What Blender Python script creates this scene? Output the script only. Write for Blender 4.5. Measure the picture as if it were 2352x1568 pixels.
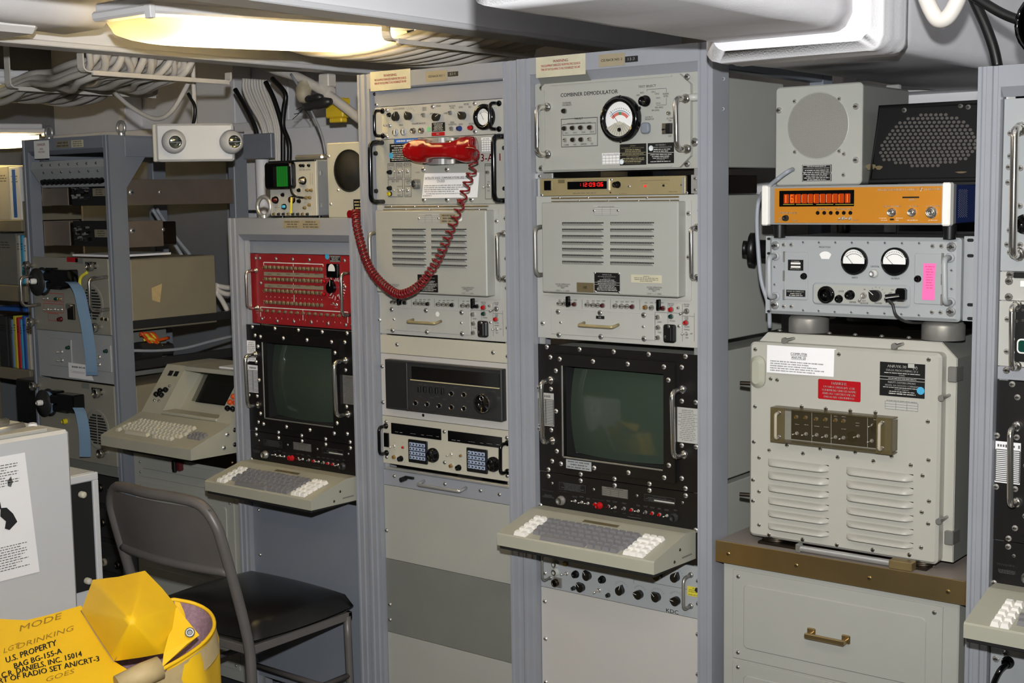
import bpy, math, random
from mathutils import Vector, Matrix
random.seed(7)
scene = bpy.context.scene
for o in list(bpy.data.objects): bpy.data.objects.remove(o)
COL = scene.collection
# ---------------------------------------------------------------- camera
F = 3080.9; YAW, PITCH, ROLL = 0.66684, 0.109555, -0.01486
CAM = Vector((0.0, -2.757, 1.62))
def _axes():
    fw = Vector((-math.sin(YAW)*math.cos(PITCH), math.cos(YAW)*math.cos(PITCH), -math.sin(PITCH)))
    rt = Vector((math.cos(YAW), math.sin(YAW), 0)); up = rt.cross(fw)
    c, s = math.cos(ROLL), math.sin(ROLL)
    return c*rt+s*up, -s*rt+c*up, fw
RT, UP, FW = _axes()
cd = bpy.data.cameras.new('camera'); cam = bpy.data.objects.new('camera', cd); COL.objects.link(cam)
cd.sensor_width = 36.0; cd.lens = F/2352*36.0; cd.clip_start = 0.05
mw = Matrix.Identity(4)
for i in range(3): mw[i][0], mw[i][1], mw[i][2], mw[i][3] = RT[i], UP[i], -FW[i], CAM[i]
cam.matrix_world = mw
scene.camera = cam
# ---------------------------------------------------------------- light
scene.view_settings.view_transform = 'Standard'; scene.view_settings.look = 'None'
scene.view_settings.exposure = 0.0; scene.view_settings.gamma = 1.0
scene.view_settings.use_curve_mapping = False
w = bpy.data.worlds.new('world'); scene.world = w; w.use_nodes = True
w.node_tree.nodes['Background'].inputs[0].default_value = (0.9, 0.85, 0.75, 1)
w.node_tree.nodes['Background'].inputs[1].default_value = 0.02
def lamp_light(name, kind, loc, power, color=(1, 1, 1), size=0.03, size_y=None, direction=None, spread=None):
    ld = bpy.data.lights.new(name, kind); ld.energy = power; ld.color = color
    if kind == 'AREA':
        ld.shape = 'RECTANGLE'; ld.size = size; ld.size_y = size_y or size
    else: ld.shadow_soft_size = size
    o = bpy.data.objects.new(name, ld); COL.objects.link(o); o.location = loc
    if direction is not None: o.rotation_euler = Vector(direction).to_track_quat('-Z', 'Y').to_euler()
    return o
# the photographer's flash, on top of the camera
FLASH = 378.0
fl = lamp_light('camera_flash', 'SPOT', CAM + UP*0.19 + FW*0.02, FLASH, (0.975, 0.99, 1.0), 0.025, direction=FW + UP*0.16)
fl.data.spot_size = math.radians(110); fl.data.spot_blend = 1.0
# warm ambient lights added in unseen ceiling fixtures (housings are built below)
WARM = (1.0, 0.86, 0.62)
lamp_light('added_ambient_light', 'AREA', (-0.6, -1.6, 2.30), 8, WARM, 1.1, 0.2, (0, 0, -1))
lamp_light('added_ambient_light', 'AREA', (-3.2, -2.6, 2.30), 8, WARM, 1.1, 0.2, (0, 0, -1))

# ---------------------------------------------------------------- pixels to points
def ray(x, y): return RT*((x-1176)/F) + UP*((784-y)/F) + FW
OFF = Vector((0, 0, 0))          # shift used to repeat an identical unit in another rack
def PY(p, Y): d = ray(*p); return CAM + d*((Y-CAM.y)/d.y) + OFF
def PZ(p, Z): d = ray(*p); return CAM + d*((Z-CAM.z)/d.z)
def PX(p, X): d = ray(*p); return CAM + d*((X-CAM.x)/d.x)
def kk(p, Y): return (PY(p, Y)-OFF-CAM).dot(FW)/F          # metres per (vertical) pixel
def cr(x0, y0, s): return lambda x, y: (x0+x*s, y0+y*s)

# ---------------------------------------------------------------- materials
def lin(c):
    c = c/255.0
    return c/12.92 if c <= .04045 else ((c+.055)/1.055)**2.4
MATS = {}
def mat(name, rgb, rough=.5, metal=0.0, var=0.0, vscale=6.0, bump=0.0, bscale=400.0, emit=None, alpha=None, spec=.5, worn=None, coat=0.0):
    m = bpy.data.materials.new(name); m.use_nodes = True; nt = m.node_tree; b = nt.nodes['Principled BSDF']
    col = tuple(lin(c) for c in rgb)+(1,)
    b.inputs['Base Color'].default_value = col; b.inputs['Roughness'].default_value = rough
    b.inputs['Metallic'].default_value = metal; b.inputs['Specular IOR Level'].default_value = spec
    if coat: b.inputs['Coat Weight'].default_value = coat
    if emit:
        b.inputs['Emission Color'].default_value = tuple(lin(c) for c in emit[0])+(1,); b.inputs['Emission Strength'].default_value = emit[1]
    if alpha is not None: b.inputs['Alpha'].default_value = alpha
    tc = nt.nodes.new('ShaderNodeTexCoord')
    if var:
        n = nt.nodes.new('ShaderNodeTexNoise'); n.inputs['Scale'].default_value = vscale; n.inputs['Detail'].default_value = 6
        nt.links.new(tc.outputs['Object'], n.inputs['Vector'])
        r = nt.nodes.new('ShaderNodeMapRange'); r.inputs[1].default_value = .3; r.inputs[2].default_value = .7
        r.inputs[3].default_value = 1-var; r.inputs[4].default_value = 1+var
        nt.links.new(n.outputs['Fac'], r.inputs[0])
        mx = nt.nodes.new('ShaderNodeMix'); mx.data_type = 'RGBA'; mx.blend_type = 'MULTIPLY'; mx.inputs[0].default_value = 1
        mx.inputs[6].default_value = col; nt.links.new(r.outputs[0], mx.inputs[7])
        out = mx.outputs[2]
        if worn:
            n2 = nt.nodes.new('ShaderNodeTexNoise'); n2.inputs['Scale'].default_value = worn[1]; n2.inputs['Detail'].default_value = 8
            nt.links.new(tc.outputs['Object'], n2.inputs['Vector'])
            r2 = nt.nodes.new('ShaderNodeMapRange'); r2.inputs[1].default_value = worn[2]; r2.inputs[2].default_value = worn[2]+.04
            nt.links.new(n2.outputs['Fac'], r2.inputs[0])
            m2 = nt.nodes.new('ShaderNodeMix'); m2.data_type = 'RGBA'; nt.links.new(r2.outputs[0], m2.inputs[0])
            nt.links.new(out, m2.inputs[6]); m2.inputs[7].default_value = tuple(lin(c) for c in worn[0])+(1,)
            out = m2.outputs[2]
        nt.links.new(out, b.inputs['Base Color'])
    if bump:
        n = nt.nodes.new('ShaderNodeTexNoise'); n.inputs['Scale'].default_value = bscale; n.inputs['Detail'].default_value = 3
        nt.links.new(tc.outputs['Object'], n.inputs['Vector'])
        bp = nt.nodes.new('ShaderNodeBump'); bp.inputs['Strength'].default_value = bump; bp.inputs['Distance'].default_value = .002
        nt.links.new(n.outputs['Fac'], bp.inputs['Height']); nt.links.new(bp.outputs[0], b.inputs['Normal'])
    MATS[name] = m
    return m
mat('rack', (147, 149, 155), .42, 0, .05, 5, .04, 500, worn=((176, 178, 182), 60, .735))
mat('rackside', (124, 129, 138), .45, 0, .05, 4, .04, 500)
mat('grey', (166, 166, 158), .42, 0, .03, 5, .05, 600)
mat('greylight', (177, 176, 169), .42, 0, .03, 5, .04, 600)
mat('greyblue', (161, 164, 165), .42, 0, .03, 5, .04, 600)
mat('cream', (190, 185, 168), .45, 0, .04, 4)
mat('offwhite', (190, 186, 180), .5, 0, .03, 3, worn=((120, 116, 110), 18, .72))
mat('greydark', (118, 119, 113), .5, 0, .05, 7)
mat('olive', (138, 129, 108), .55, 0, .06, 8)
mat('blackpanel', (17, 15, 14), .4, 0, .1, 9, .06, 500)
mat('black', (16, 16, 16), .38)
mat('blackgloss', (9, 9, 10), .12)
mat('blackmatte', (18, 18, 18), .8)
mat('charcoal', (44, 44, 44), .4)
mat('red', (148, 34, 38), .38, 0, .05, 6)
mat('redphone', (150, 12, 14), .16, coat=.4)
mat('redlamp', (190, 22, 26), .18, emit=((190, 20, 20), .03))
mat('redoff', (84, 22, 26), .2)
mat('amberlamp', (150, 110, 50), .2)
mat('greenlamp', (16, 62, 52), .2)
mat('bluelamp', (26, 52, 120), .2)
mat('yellowlamp', (222, 200, 40), .3)
mat('chrome', (222, 218, 210), .15, .95)
mat('nickel', (218, 214, 206), .26, .7)
mat('slide', (116, 105, 94), .42, .25, .08, 12)
mat('steel', (158, 156, 150), .36, .65, .06, 30)
mat('darksteel', (78, 70, 62), .4, 1, .1, 10)
mat('aluminium', (204, 204, 202), .34, .7)
mat('brass', (172, 148, 102), .34, .9, .16, 5)
mat('brassdull', (146, 126, 84), .42, .6, .16, 12)
mat('gold', (172, 157, 116), .36, .35, .06, 8)
mat('white', (236, 234, 230), .5)
mat('boxgrey', (198, 199, 200), .42, 0, .02, 4)
mat('computergrey', (176, 173, 163), .4, 0, .02, 5, .04, 600)
mat('paper', (240, 238, 238), .7)
mat('tape', (196, 190, 164), .45, 0, .06, 30)
mat('ink', (28, 28, 30), .7)
mat('inkgrey', (92, 92, 90), .7)
mat('inkred', (196, 40, 44), .7)
mat('meterred', (206, 106, 96), .6)
mat('metergreen', (60, 140, 96), .6)
mat('inkwhite', (226, 224, 216), .6)
mat('inkgold', (196, 184, 140), .6)
mat('inkyellow', (210, 196, 60), .6)
mat('plateblack', (20, 20, 20), .4)
mat('platered', (170, 16, 26), .35)
mat('platetan', (156, 144, 118), .4, 0, .05, 20)
mat('holegrey', (74, 70, 66), .6)
mat('blackpaint', (20, 19, 19), .65, spec=.2)
mat('scrawl', (156, 118, 30), .7)
mat('platebrown', (104, 92, 66), .4)
mat('yellow', (232, 196, 44), .5)
mat('skyblue', (70, 164, 204), .5)
mat('blue', (44, 98, 180), .5)
mat('navy', (24, 42, 96), .35)
mat('orange', (186, 120, 28), .38, 0, .04, 8)
mat('orangetip', (214, 82, 30), .4)
mat('pink', (248, 110, 176), .75)
mat('keywhite', (240, 236, 228), .42)
mat('keygrey', (124, 122, 124), .45)
mat('keycream', (196, 190, 172), .45)
mat('housing', (168, 166, 150), .45, 0, .02, 6)
mat('crt', (54, 64, 54), .08, spec=.6)
mat('crtgreen', (26, 118, 40), .3)
mat('cablewhite', (214, 208, 200), .5, 0, .04, 20)
mat('cablegrey', (150, 154, 160), .5)
mat('ceilwhite', (240, 239, 241), .5, 0, .02, 5)
mat('lagging', (236, 234, 236), .62, 0, .03, 10, .25, 320)
mat('wallwhite', (232, 230, 232), .6, 0, .03, 4)
mat('wallgrey', (120, 122, 126), .6, 0, .05, 4)
mat('floor', (74, 78, 84), .4, 0, .12, 3)
mat('beamgrey', (220, 220, 222), .5, 0, .03, 5)
mat('chairgrey', (104, 99, 96), .42, .15, .06, 14, worn=((110, 76, 40), 26, .73))
mat('vinyl', (22, 21, 21), .3, 0, 0, 6, .08, 700)
mat('bagyellow', (250, 198, 22), .55, 0, .05, 9, .2, 900)
mat('fleece', (150, 120, 130), .9, 0, .22, 130, .8, 500)
mat('strap', (196, 172, 124), .6, 0, .08, 40)
mat('padkey', (160, 172, 196), .5)
mat('bluetape', (112, 140, 168), .6)
mat('card', (150, 140, 118), .7, 0, .05, 6)
mat('cordred', (118, 16, 20), .2, coat=.3)
mat('pane', (40, 40, 34), .1, 0, alpha=.45)
mat('acrylic', (96, 84, 54), .08, 0, alpha=.16)
mat('acrylicedge', (110, 98, 66), .1, 0, alpha=.55)
mat('diffuser', (236, 220, 172), .35)
mat('readergrey', (142, 140, 128), .5, 0, .04, 6)
mat('tan', (170, 160, 138), .5)
mat('countertop', (142, 132, 124), .4, 0, .03, 30)
mat('led', (255, 20, 20), .4, emit=((255, 30, 24), 2.2))
mat('nixie', (255, 110, 30), .4, emit=((255, 120, 30), 1.5))
mat('nixieglass', (96, 28, 8), .15, emit=((230, 80, 16), .45))
mat('reflector', (220, 226, 220), .08, 1)
mat('stickergreen', (120, 190, 140), .6)
# translucent lens of the light fixtures
def _diff(m):
    nt = m.node_tree; b = nt.nodes['Principled BSDF']; out = nt.nodes['Material Output']
    t = nt.nodes.new('ShaderNodeBsdfTranslucent'); t.inputs[0].default_value = (lin(255), lin(238), lin(190), 1)
    mx = nt.nodes.new('ShaderNodeMixShader'); mx.inputs[0].default_value = .5
    nt.links.new(b.outputs[0], mx.inputs[1]); nt.links.new(t.outputs[0], mx.inputs[2]); nt.links.new(mx.outputs[0], out.inputs[0])
_diff(MATS['diffuser'])
mat('tube', (255, 255, 255), .5, emit=((255, 242, 214), 22.0))

# ---------------------------------------------------------------- mesh building
_txt = {}
def text_geo(s):
    if s in _txt: return _txt[s]
    c = bpy.data.curves.new('t', 'FONT'); c.body = s; c.resolution_u = 2; c.size = 1
    o = bpy.data.objects.new('t', c); me = o.to_mesh()
    v = [tuple(q.co) for q in me.vertices]; f = [tuple(p.vertices) for p in me.polygons]
    o.to_mesh_clear(); bpy.data.objects.remove(o); bpy.data.curves.remove(c)
    xs = [q[0] for q in v] or [0]
    _txt[s] = (v, f, min(xs), max(xs)); return _txt[s]

class B:
    """collects faces of one mesh"""
    def __init__(s): s.v = []; s.f = []; s.m = []; s.sm = []; s.names = []
    def mi(s, m):
        if m not in s.names: s.names.append(m)
        return s.names.index(m)
    def face(s, idx, m, sm=False): s.f.append(tuple(idx)); s.m.append(s.mi(m)); s.sm.append(sm)
    def add(s, vs): n = len(s.v); s.v.extend(tuple(q) for q in vs); return n
    def quad(s, a, b, c, d, m): n = s.add((a, b, c, d)); s.face((n, n+1, n+2, n+3), m); return s
    def box(s, x0, x1, y0, y1, z0, z1, m, ch=0.0):
        x0, x1 = min(x0, x1), max(x0, x1); y0, y1 = min(y0, y1), max(y0, y1); z0, z1 = min(z0, z1), max(z0, z1)
        if ch <= 0:
            n = s.add([(x, y, z) for x in (x0, x1) for y in (y0, y1) for z in (z0, z1)])
            for q in ((0, 1, 3, 2), (4, 6, 7, 5), (0, 4, 5, 1), (2, 3, 7, 6), (0, 2, 6, 4), (1, 5, 7, 3)): s.face([n+i for i in q], m)
            return s
        ch = min(ch, (x1-x0)*.49, (y1-y0)*.49, (z1-z0)*.49)
        lo = (x0, y0, z0); hi = (x1, y1, z1); ids = {}
        for i in range(8):
            sg = [(i >> k) & 1 for k in range(3)]
            for ax in range(3):
                p = []
                for k in range(3):
                    e = hi[k] if sg[k] else lo[k]
                    if k != ax: e += -ch if sg[k] else ch
                    p.append(e)
                ids[(i, ax)] = s.add([p])
        def ring(i0, flip): s.face(i0[::-1] if flip else i0, m)
        for ax in range(3):
            a, b = [(1, 2), (2, 0), (0, 1)][ax]
            for sd in (0, 1):
                c = []
                for (sa, sb) in ((0, 0), (1, 0), (1, 1), (0, 1)):
                    i = (sd << ax) | (sa << a) | (sb << b); c.append(ids[(i, ax)])
                ring(c, sd == 0)
        for ax in range(3):
            a, b = [(1, 2), (2, 0), (0, 1)][ax]
            for sa in (0, 1):
                for sb in (0, 1):
                    i0 = (sa << a) | (sb << b); i1 = i0 | (1 << ax)
                    q = [ids[(i0, a)], ids[(i1, a)], ids[(i1, b)], ids[(i0, b)]]
                    ring(q, sa == sb)
        for i in range(8):
            t = [ids[(i, 0)], ids[(i, 1)], ids[(i, 2)]]
            ring(t, bin(i).count('1') % 2 == 0)
        return s
    def prism(s, poly, fn, m, cap=True, sm=False, m2=None, base=True):
        """poly: 2-D points; fn(u, v, t) -> 3-D, t 0 (back) .. 1 (front)"""
        n = len(poly); a = s.add([fn(u, v, 0) for u, v in poly]); b = s.add([fn(u, v, 1) for u, v in poly])
        for i in range(n): j = (i+1) % n; s.face((a+i, a+j, b+j, b+i), m, sm)
        if cap: s.face([b+i for i in range(n)], m2 or m)
        if cap and base: s.face([a+i for i in range(n)][::-1], m)
        return s
    def plate(s, x0, x1, z0, z1, yb, yf, m, r=0.0, ch=0.0, n=5):
        """rounded plate facing -Y: back yb, front yf"""
        x0, x1 = min(x0, x1), max(x0, x1); z0, z1 = min(z0, z1), max(z0, z1)
        def rr(d, rad):
            rad = max(min(rad, (x1-x0)/2-d, (z1-z0)/2-d), 0)
            if rad <= 1e-6: return [(x0+d, z0+d), (x1-d, z0+d), (x1-d, z1-d), (x0+d, z1-d)]
            P = []
            for cx, cz, a0 in ((x0+d+rad, z0+d+rad, 180), (x1-d-rad, z0+d+rad, 270), (x1-d-rad, z1-d-rad, 0), (x0+d+rad, z1-d-rad, 90)):
                for k in range(n+1):
                    a = math.radians(a0+90*k/n); P.append((cx+rad*math.cos(a), cz+rad*math.sin(a)))
            return P
        if ch <= 0: return s.prism(rr(0, r), lambda u, v, t: (u, yb+(yf-yb)*t, v), m)
        P0 = rr(0, r); P1 = rr(ch, max(r-ch, 0) if r else 0); sg = 1 if yf > yb else -1
        if len(P1) != len(P0): P1 = rr(ch, 1e-4)
        N = len(P0); a = s.add([(u, yb, v) for u, v in P0]); b = s.add([(u, yf-sg*ch, v) for u, v in P0]); c = s.add([(u, yf, v) for u, v in P1])
        for i in range(N):
            j = (i+1) % N; s.face((a+i, a+j, b+j, b+i), m); s.face((b+i, b+j, c+j, c+i), m)
        s.face([c+i for i in range(N)], m); s.face([a+i for i in range(N)][::-1], m)
        return s
    def lathe(s, prof, o, ax, m, n=16, sm=True, mats=None):
        """prof: (r, t) along axis ax from o"""
        ax = Vector(ax).normalized(); o = Vector(o)
        u = ax.orthogonal().normalized(); v = ax.cross(u); rings = []
        for r, t in prof:
            if r < 1e-7: rings.append([s.add([o+ax*t])])
            else:
                k = s.add([o+ax*t+(u*math.cos(2*math.pi*i/n)+v*math.sin(2*math.pi*i/n))*r for i in range(n)]); rings.append([k+i for i in range(n)])
        for q in range(len(rings)-1):
            A, C = rings[q], rings[q+1]; mm = mats[q] if mats else m
            for i in range(n):
                j = (i+1) % n
                if len(A) == 1 and len(C) == 1: break
                if len(A) == 1: s.face((A[0], C[j], C[i])[::-1], mm, sm)
                elif len(C) == 1: s.face((A[i], A[j], C[0]), mm, sm)
                else: s.face((A[i], A[j], C[j], C[i]), mm, sm)
        return s
    def cyl(s, p0, p1, r, m, n=12, r1=None, sm=True):
        p0, p1 = Vector(p0), Vector(p1); d = (p1-p0); L = d.length; r1 = r if r1 is None else r1
        s.lathe([(0, 0), (r, 0)], p0, d, m, n, False); s.lathe([(r, 0), (r1, L)], p0, d, m, n, sm); s.lathe([(r1, L), (0, L)], p0, d, m, n, False)
        return s
    def tube(s, pts, r, m, n=8, closed=False, sm=True, cap=True):
        P = [Vector(p) for p in pts]; N = len(P); rs = r if isinstance(r, (list, tuple)) else [r]*N
        up = None; rings = []
        for i in range(N):
            if closed: t = (P[(i+1) % N]-P[i-1])
            else: t = P[min(i+1, N-1)]-P[max(i-1, 0)]
            t.normalize()
            if up is None: up = t.orthogonal().normalized()
            else:
                up = up-t*up.dot(t)
                up = up.normalized() if up.length > 1e-6 else t.orthogonal().normalized()
            b = t.cross(up)
            k = s.add([P[i]+(up*math.cos(2*math.pi*j/n)+b*math.sin(2*math.pi*j/n))*rs[i] for j in range(n)]); rings.append(k)
        for i in range(N if closed else N-1):
            A, C = rings[i], rings[(i+1) % N]
            for j in range(n): q = (j+1) % n; s.face((A+j, A+q, C+q, C+j), m, sm)
        if cap and not closed:
            s.face([rings[0]+j for j in range(n)][::-1], m); s.face([rings[-1]+j for j in range(n)], m)
        return s
    def ribbon(s, pts, w, t, m, axis=(0, 1, 0)):
        """flat bar along pts with width w along axis and thickness t"""
        P = [Vector(p) for p in pts]; ax = Vector(axis).normalized(); R_ = []
        for i in range(len(P)):
            d = (P[min(i+1, len(P)-1)]-P[max(i-1, 0)]).normalized(); nn = d.cross(ax).normalized()
            R_.append(s.add([P[i]+ax*w/2+nn*t/2, P[i]-ax*w/2+nn*t/2, P[i]-ax*w/2-nn*t/2, P[i]+ax*w/2-nn*t/2]))
        for a, b in zip(R_, R_[1:]):
            for j in range(4): k = (j+1) % 4; s.face((a+j, a+k, b+k, b+j), m)
        a = R_[0]; s.face((a+3, a+2, a+1, a), m); b = R_[-1]; s.face((b, b+1, b+2, b+3), m)
        return s
    def grid(s, nu, nv, fn, m, sm=True, mfn=None):
        n = s.add([fn(i/nu, j/nv) for j in range(nv+1) for i in range(nu+1)])
        for j in range(nv):
            for i in range(nu):
                a = n+j*(nu+1)+i; s.face((a, a+1, a+nu+2, a+nu+1), mfn(i/nu, j/nv) if mfn else m, sm)
        return s
    def text(s, t, x0, x1, z, h, y, m, fit=True, just='l', rot=0.0):
        """lettering on a plane facing -Y: baseline z, cap height h, between x0 and x1"""
        v, f, a, b = text_geo(t)
        if not v: return s
        sz = h/.7; sx = sz
        wd = (b-a)*sz
        if fit == 'max':
            if wd > (x1-x0): sx = sz*(x1-x0)/wd
        elif fit: sx = (x1-x0)/(b-a)
        wd = (b-a)*sx
        o = x0 if (fit is True or just == 'l') else (x0+x1)/2-wd/2
        c_, s_ = math.cos(rot), math.sin(rot); cx = o; cz = z
        k = s.add([(o+(((q[0]-a)*sx)*c_-(q[1]*sz)*s_), y, z+((q[0]-a)*sx)*s_+(q[1]*sz)*c_) for q in v])
        for p in f: s.face([k+i for i in p], m)
        d = sz*.028; k = s.add([(q[0]+d*c_, q[1], q[2]+d*s_) for q in s.v[k:k+len(v)]])          # second strike: heavier strokes
        for p in f: s.face([k+i for i in p], m)
        return s
    def fine(s, x0, x1, z0, z1, y, rows, m, fill=.55, just='c', seed=None):
        """rows of illegible small print"""
        rnd = random.Random(seed if seed is not None else int(abs(x0*z1)*1e6) % 9973)
        z0, z1 = min(z0, z1), max(z0, z1); x0, x1 = min(x0, x1), max(x0, x1)
        rh = max(z1-z0, 1e-3*rows)/rows; W = x1-x0
        for i in range(rows):
            zc = z1-rh*(i+.5); wd = W*rnd.uniform(.6, 1.0); a = x0+(W-wd)/2 if just == 'c' else x0
            e = a+wd; h = rh*fill; lw = h*.50; n = rnd.randint(3, 8)
            while a < e:
                hh = h*rnd.uniform(.62, 1.0)/2
                s.quad((a, y, zc-hh), (a+lw, y, zc-hh), (a+lw, y, zc+hh), (a, y, zc+hh), m)
                a += lw*1.55; n -= 1
                if n == 0: a += lw*1.3; n = rnd.randint(3, 8)
        return s
    def rectline(s, x0, x1, z0, z1, y, t, m):
        for a, b, c, d in ((x0, x1, z0, z0+t), (x0, x1, z1-t, z1), (x0, x0+t, z0, z1), (x1-t, x1, z0, z1)):
            s.quad((a, y, c), (b, y, c), (b, y, d), (a, y, d), m)
        return s
    def rect(s, x0, x1, z0, z1, y, m): return s.quad((x0, y, z0), (x1, y, z0), (x1, y, z1), (x0, y, z1), m)
    def disc(s, x, z, r, y, m, n=16):
        k = s.add([(x+r*math.cos(2*math.pi*i/n), y, z+r*math.sin(2*math.pi*i/n)) for i in range(n)]); s.face([k+i for i in range(n)], m); return s
    def mesh(s, name):
        me = bpy.data.meshes.new(name); me.from_pydata(s.v, [], s.f)
        for n in s.names: me.materials.append(MATS[n])
        me.polygons.foreach_set('material_index', s.m); me.polygons.foreach_set('use_smooth', s.sm)
        me.update(); return me

WM = {}
def place(o, parent, M):
    WM[o] = M
    if parent is not None: o.parent = parent; o.matrix_basis = WM[parent].inverted() @ M
    else: o.matrix_basis = M
    COL.objects.link(o); return o
def tag(o, label=None, cat=None, group=None, kind=None):
    if label: o['label'] = label
    if cat: o['category'] = cat
    if group: o['group'] = group
    if kind: o['kind'] = kind
    return o
def T(loc=(0, 0, 0)): return Matrix.Translation(Vector(loc))
def thing(name, label, cat, loc, group=None, M=None):
    o = bpy.data.objects.new(name, None); o.empty_display_size = .05
    place(o, None, M if M is not None else T(loc)); return tag(o, label, cat, group)
def obj(name, b, parent=None, M=None, label=None, cat=None, group=None, kind=None):
    """b: builder in world coordinates (M None) or in the frame M"""
    me = b if isinstance(b, bpy.types.Mesh) else b.mesh(name)
    o = bpy.data.objects.new(name, me)
    if M is None and not isinstance(b, bpy.types.Mesh):
        # move the origin into the mesh
        c = Vector((sum(q[0] for q in b.v)/len(b.v), sum(q[1] for q in b.v)/len(b.v), sum(q[2] for q in b.v)/len(b.v)))
        me.transform(T(-c)); M = T(c)
    place(o, parent, M if M is not None else T()); tag(o, label, cat, group, kind); return o
def struct(name, b, parent=None): return obj(name, b, parent, kind='structure' if parent is None else None)

# ---------------------------------------------------------------- small hardware, shared meshes, all facing -Y
_cache = {}
def cached(key, fn):
    if key not in _cache: b = B(); fn(b); _cache[key] = b.mesh(key[0])
    return _cache[key]
def q3(r): return round(r*2000)/2000.0
def at(p, Y): v = PY(p, Y); return v
def screw(par, p, Y, r=.005, m='nickel', M=None):
    r = max(q3(r), .0015)
    def fn(b):
        b.lathe([(r*1.25, 0), (r*1.25, -r*.25), (r, -r*.3), (r*.85, -r*.65), (r*.45, -r*.85), (0, -r*.9)][::-1], (0, 0, 0), (0, 1, 0), m, 10)
        b.box(-r*.8, r*.8, -r*.93, -r*.5, -r*.12, r*.12, 'darksteel')
    return obj('screw', cached(('screw', r, m), fn), par, M if M is not None else T(at(p, Y)))
def screws(par, pts, Y, r=.005, m='nickel'):
    for p in pts: screw(par, p, Y, r, m)
def lamp(par, p, Y, r=.006, m='nickel', lens='steel', name='indicator_lamp'):
    r = max(q3(r), .002)
    def fn(b):
        b.lathe([(r*1.05, 0), (r*1.05, -r*.5), (r*.9, -r*.7)][::-1], (0, 0, 0), (0, 1, 0), m, 12)
        b.lathe([(r*.9, -r*.7), (r*.82, -r*1.5), (r*.5, -r*1.95), (0, -r*2.05)][::-1], (0, 0, 0), (0, 1, 0), lens, 12)
    return obj(name, cached((name, r, m, lens), fn), par, T(at(p, Y)))
def button(par, p, Y, r, m='black', h=.8, name='push_button'):
    r = max(q3(r), .002)
    def fn(b): b.lathe([(r*1.1, 0), (r*1.1, -r*.2), (r*.95, -r*.25), (r*.9, -r*h), (r*.7, -r*h*1.1), (0, -r*h*1.12)][::-1], (0, 0, 0), (0, 1, 0), m, 14)
    return obj(name, cached((name, r, m, h), fn), par, T(at(p, Y)))
def knob(par, p, Y, r, ang=None, m='black', h=1.1, name='knob'):
    """ang: pointer direction in degrees (0 = right, 90 = up); None = plain round knob"""
    r = max(q3(r), .002)
    def fn(b):
        if ang is None:
            b.lathe([(r, 0), (r, -r*.35), (r*.86, -r*.42), (r*.8, -r*h), (r*.68, -r*h*1.08), (0, -r*h*1.1)][::-1], (0, 0, 0), (0, 1, 0), m, 18)
        else:
            poly = [(r*1.45, 0)]+[(r*math.cos(math.radians(a)), r*math.sin(math.radians(a))) for a in range(50, 311, 20)]
            b.prism(poly, lambda u, v, t: (u, -r*h*t, v), m)
            b.rect(r*.3, r*1.4, -r*.05, r*.05, -r*h*1.01, 'inkwhite') if m != 'greyblue' else None
    M = T(at(p, Y))
    if ang is not None: M = M @ Matrix.Rotation(-math.radians(ang), 4, 'Y')
    return obj(name, cached((name, r, ang is None, m, h), fn), par, M)
def toggle(par, p, Y, r=.006, ang=-90, m='nickel', name='toggle_switch'):
    r = max(q3(r), .002)
    def fn(b):
        b.lathe([(r, 0), (r, -r*.35), (r*.7, -r*.4), (r*.62, -r*1.0), (0, -r*1.0)][::-1], (0, 0, 0), (0, 1, 0), m, 10)
        b.tube([(0, -r*.8, 0), (r*.7, -r*2.0, 0), (r*1.3, -r*3.0, 0)], [r*.2, r*.28, r*.42], m, 8)
    return obj(name, cached((name, r, m), fn), par, T(at(p, Y)) @ Matrix.Rotation(-math.radians(ang), 4, 'Y'))
def arcpts(pts, r, n=4):
    """polyline with rounded corners"""
    P = [Vector(p) for p in pts]; out = [P[0]]
    for i in range(1, len(P)-1):
        a, b, c = P[i-1], P[i], P[i+1]; d1 = (a-b).normalized(); d2 = (c-b).normalized()
        rr = min(r, (a-b).length*.49, (c-b).length*.49); s0 = b+d1*rr; s1 = b+d2*rr
        for k in range(n+1):
            t = k/n; out.append(s0*(1-t)**2+b*2*t*(1-t)+s1*t*t)
    return out+[P[-1]]
def handle(par, pa, pb, Y, out=.045, r=.006, m='chrome', name='handle', ferr=True):
    a, b2 = at(pa, Y), at(pb, Y); o = Vector((0, -out, 0)); b = B()
    b.tube(arcpts([a, a+o, b2+o, b2], out*.4), r, m, 10)
    if ferr:
        for q in (a, b2): b.lathe([(r*1.7, 0), (r*1.7, -r*.6), (r, -r*.9)][::-1], q, (0, 1, 0), m, 10)
    return obj(name, b, par)
def R4(tl, br, Y):
    a, c = PY(tl, Y), PY(br, Y); return a.x, c.x, c.z, a.z      # x0, x1, z0, z1
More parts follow.
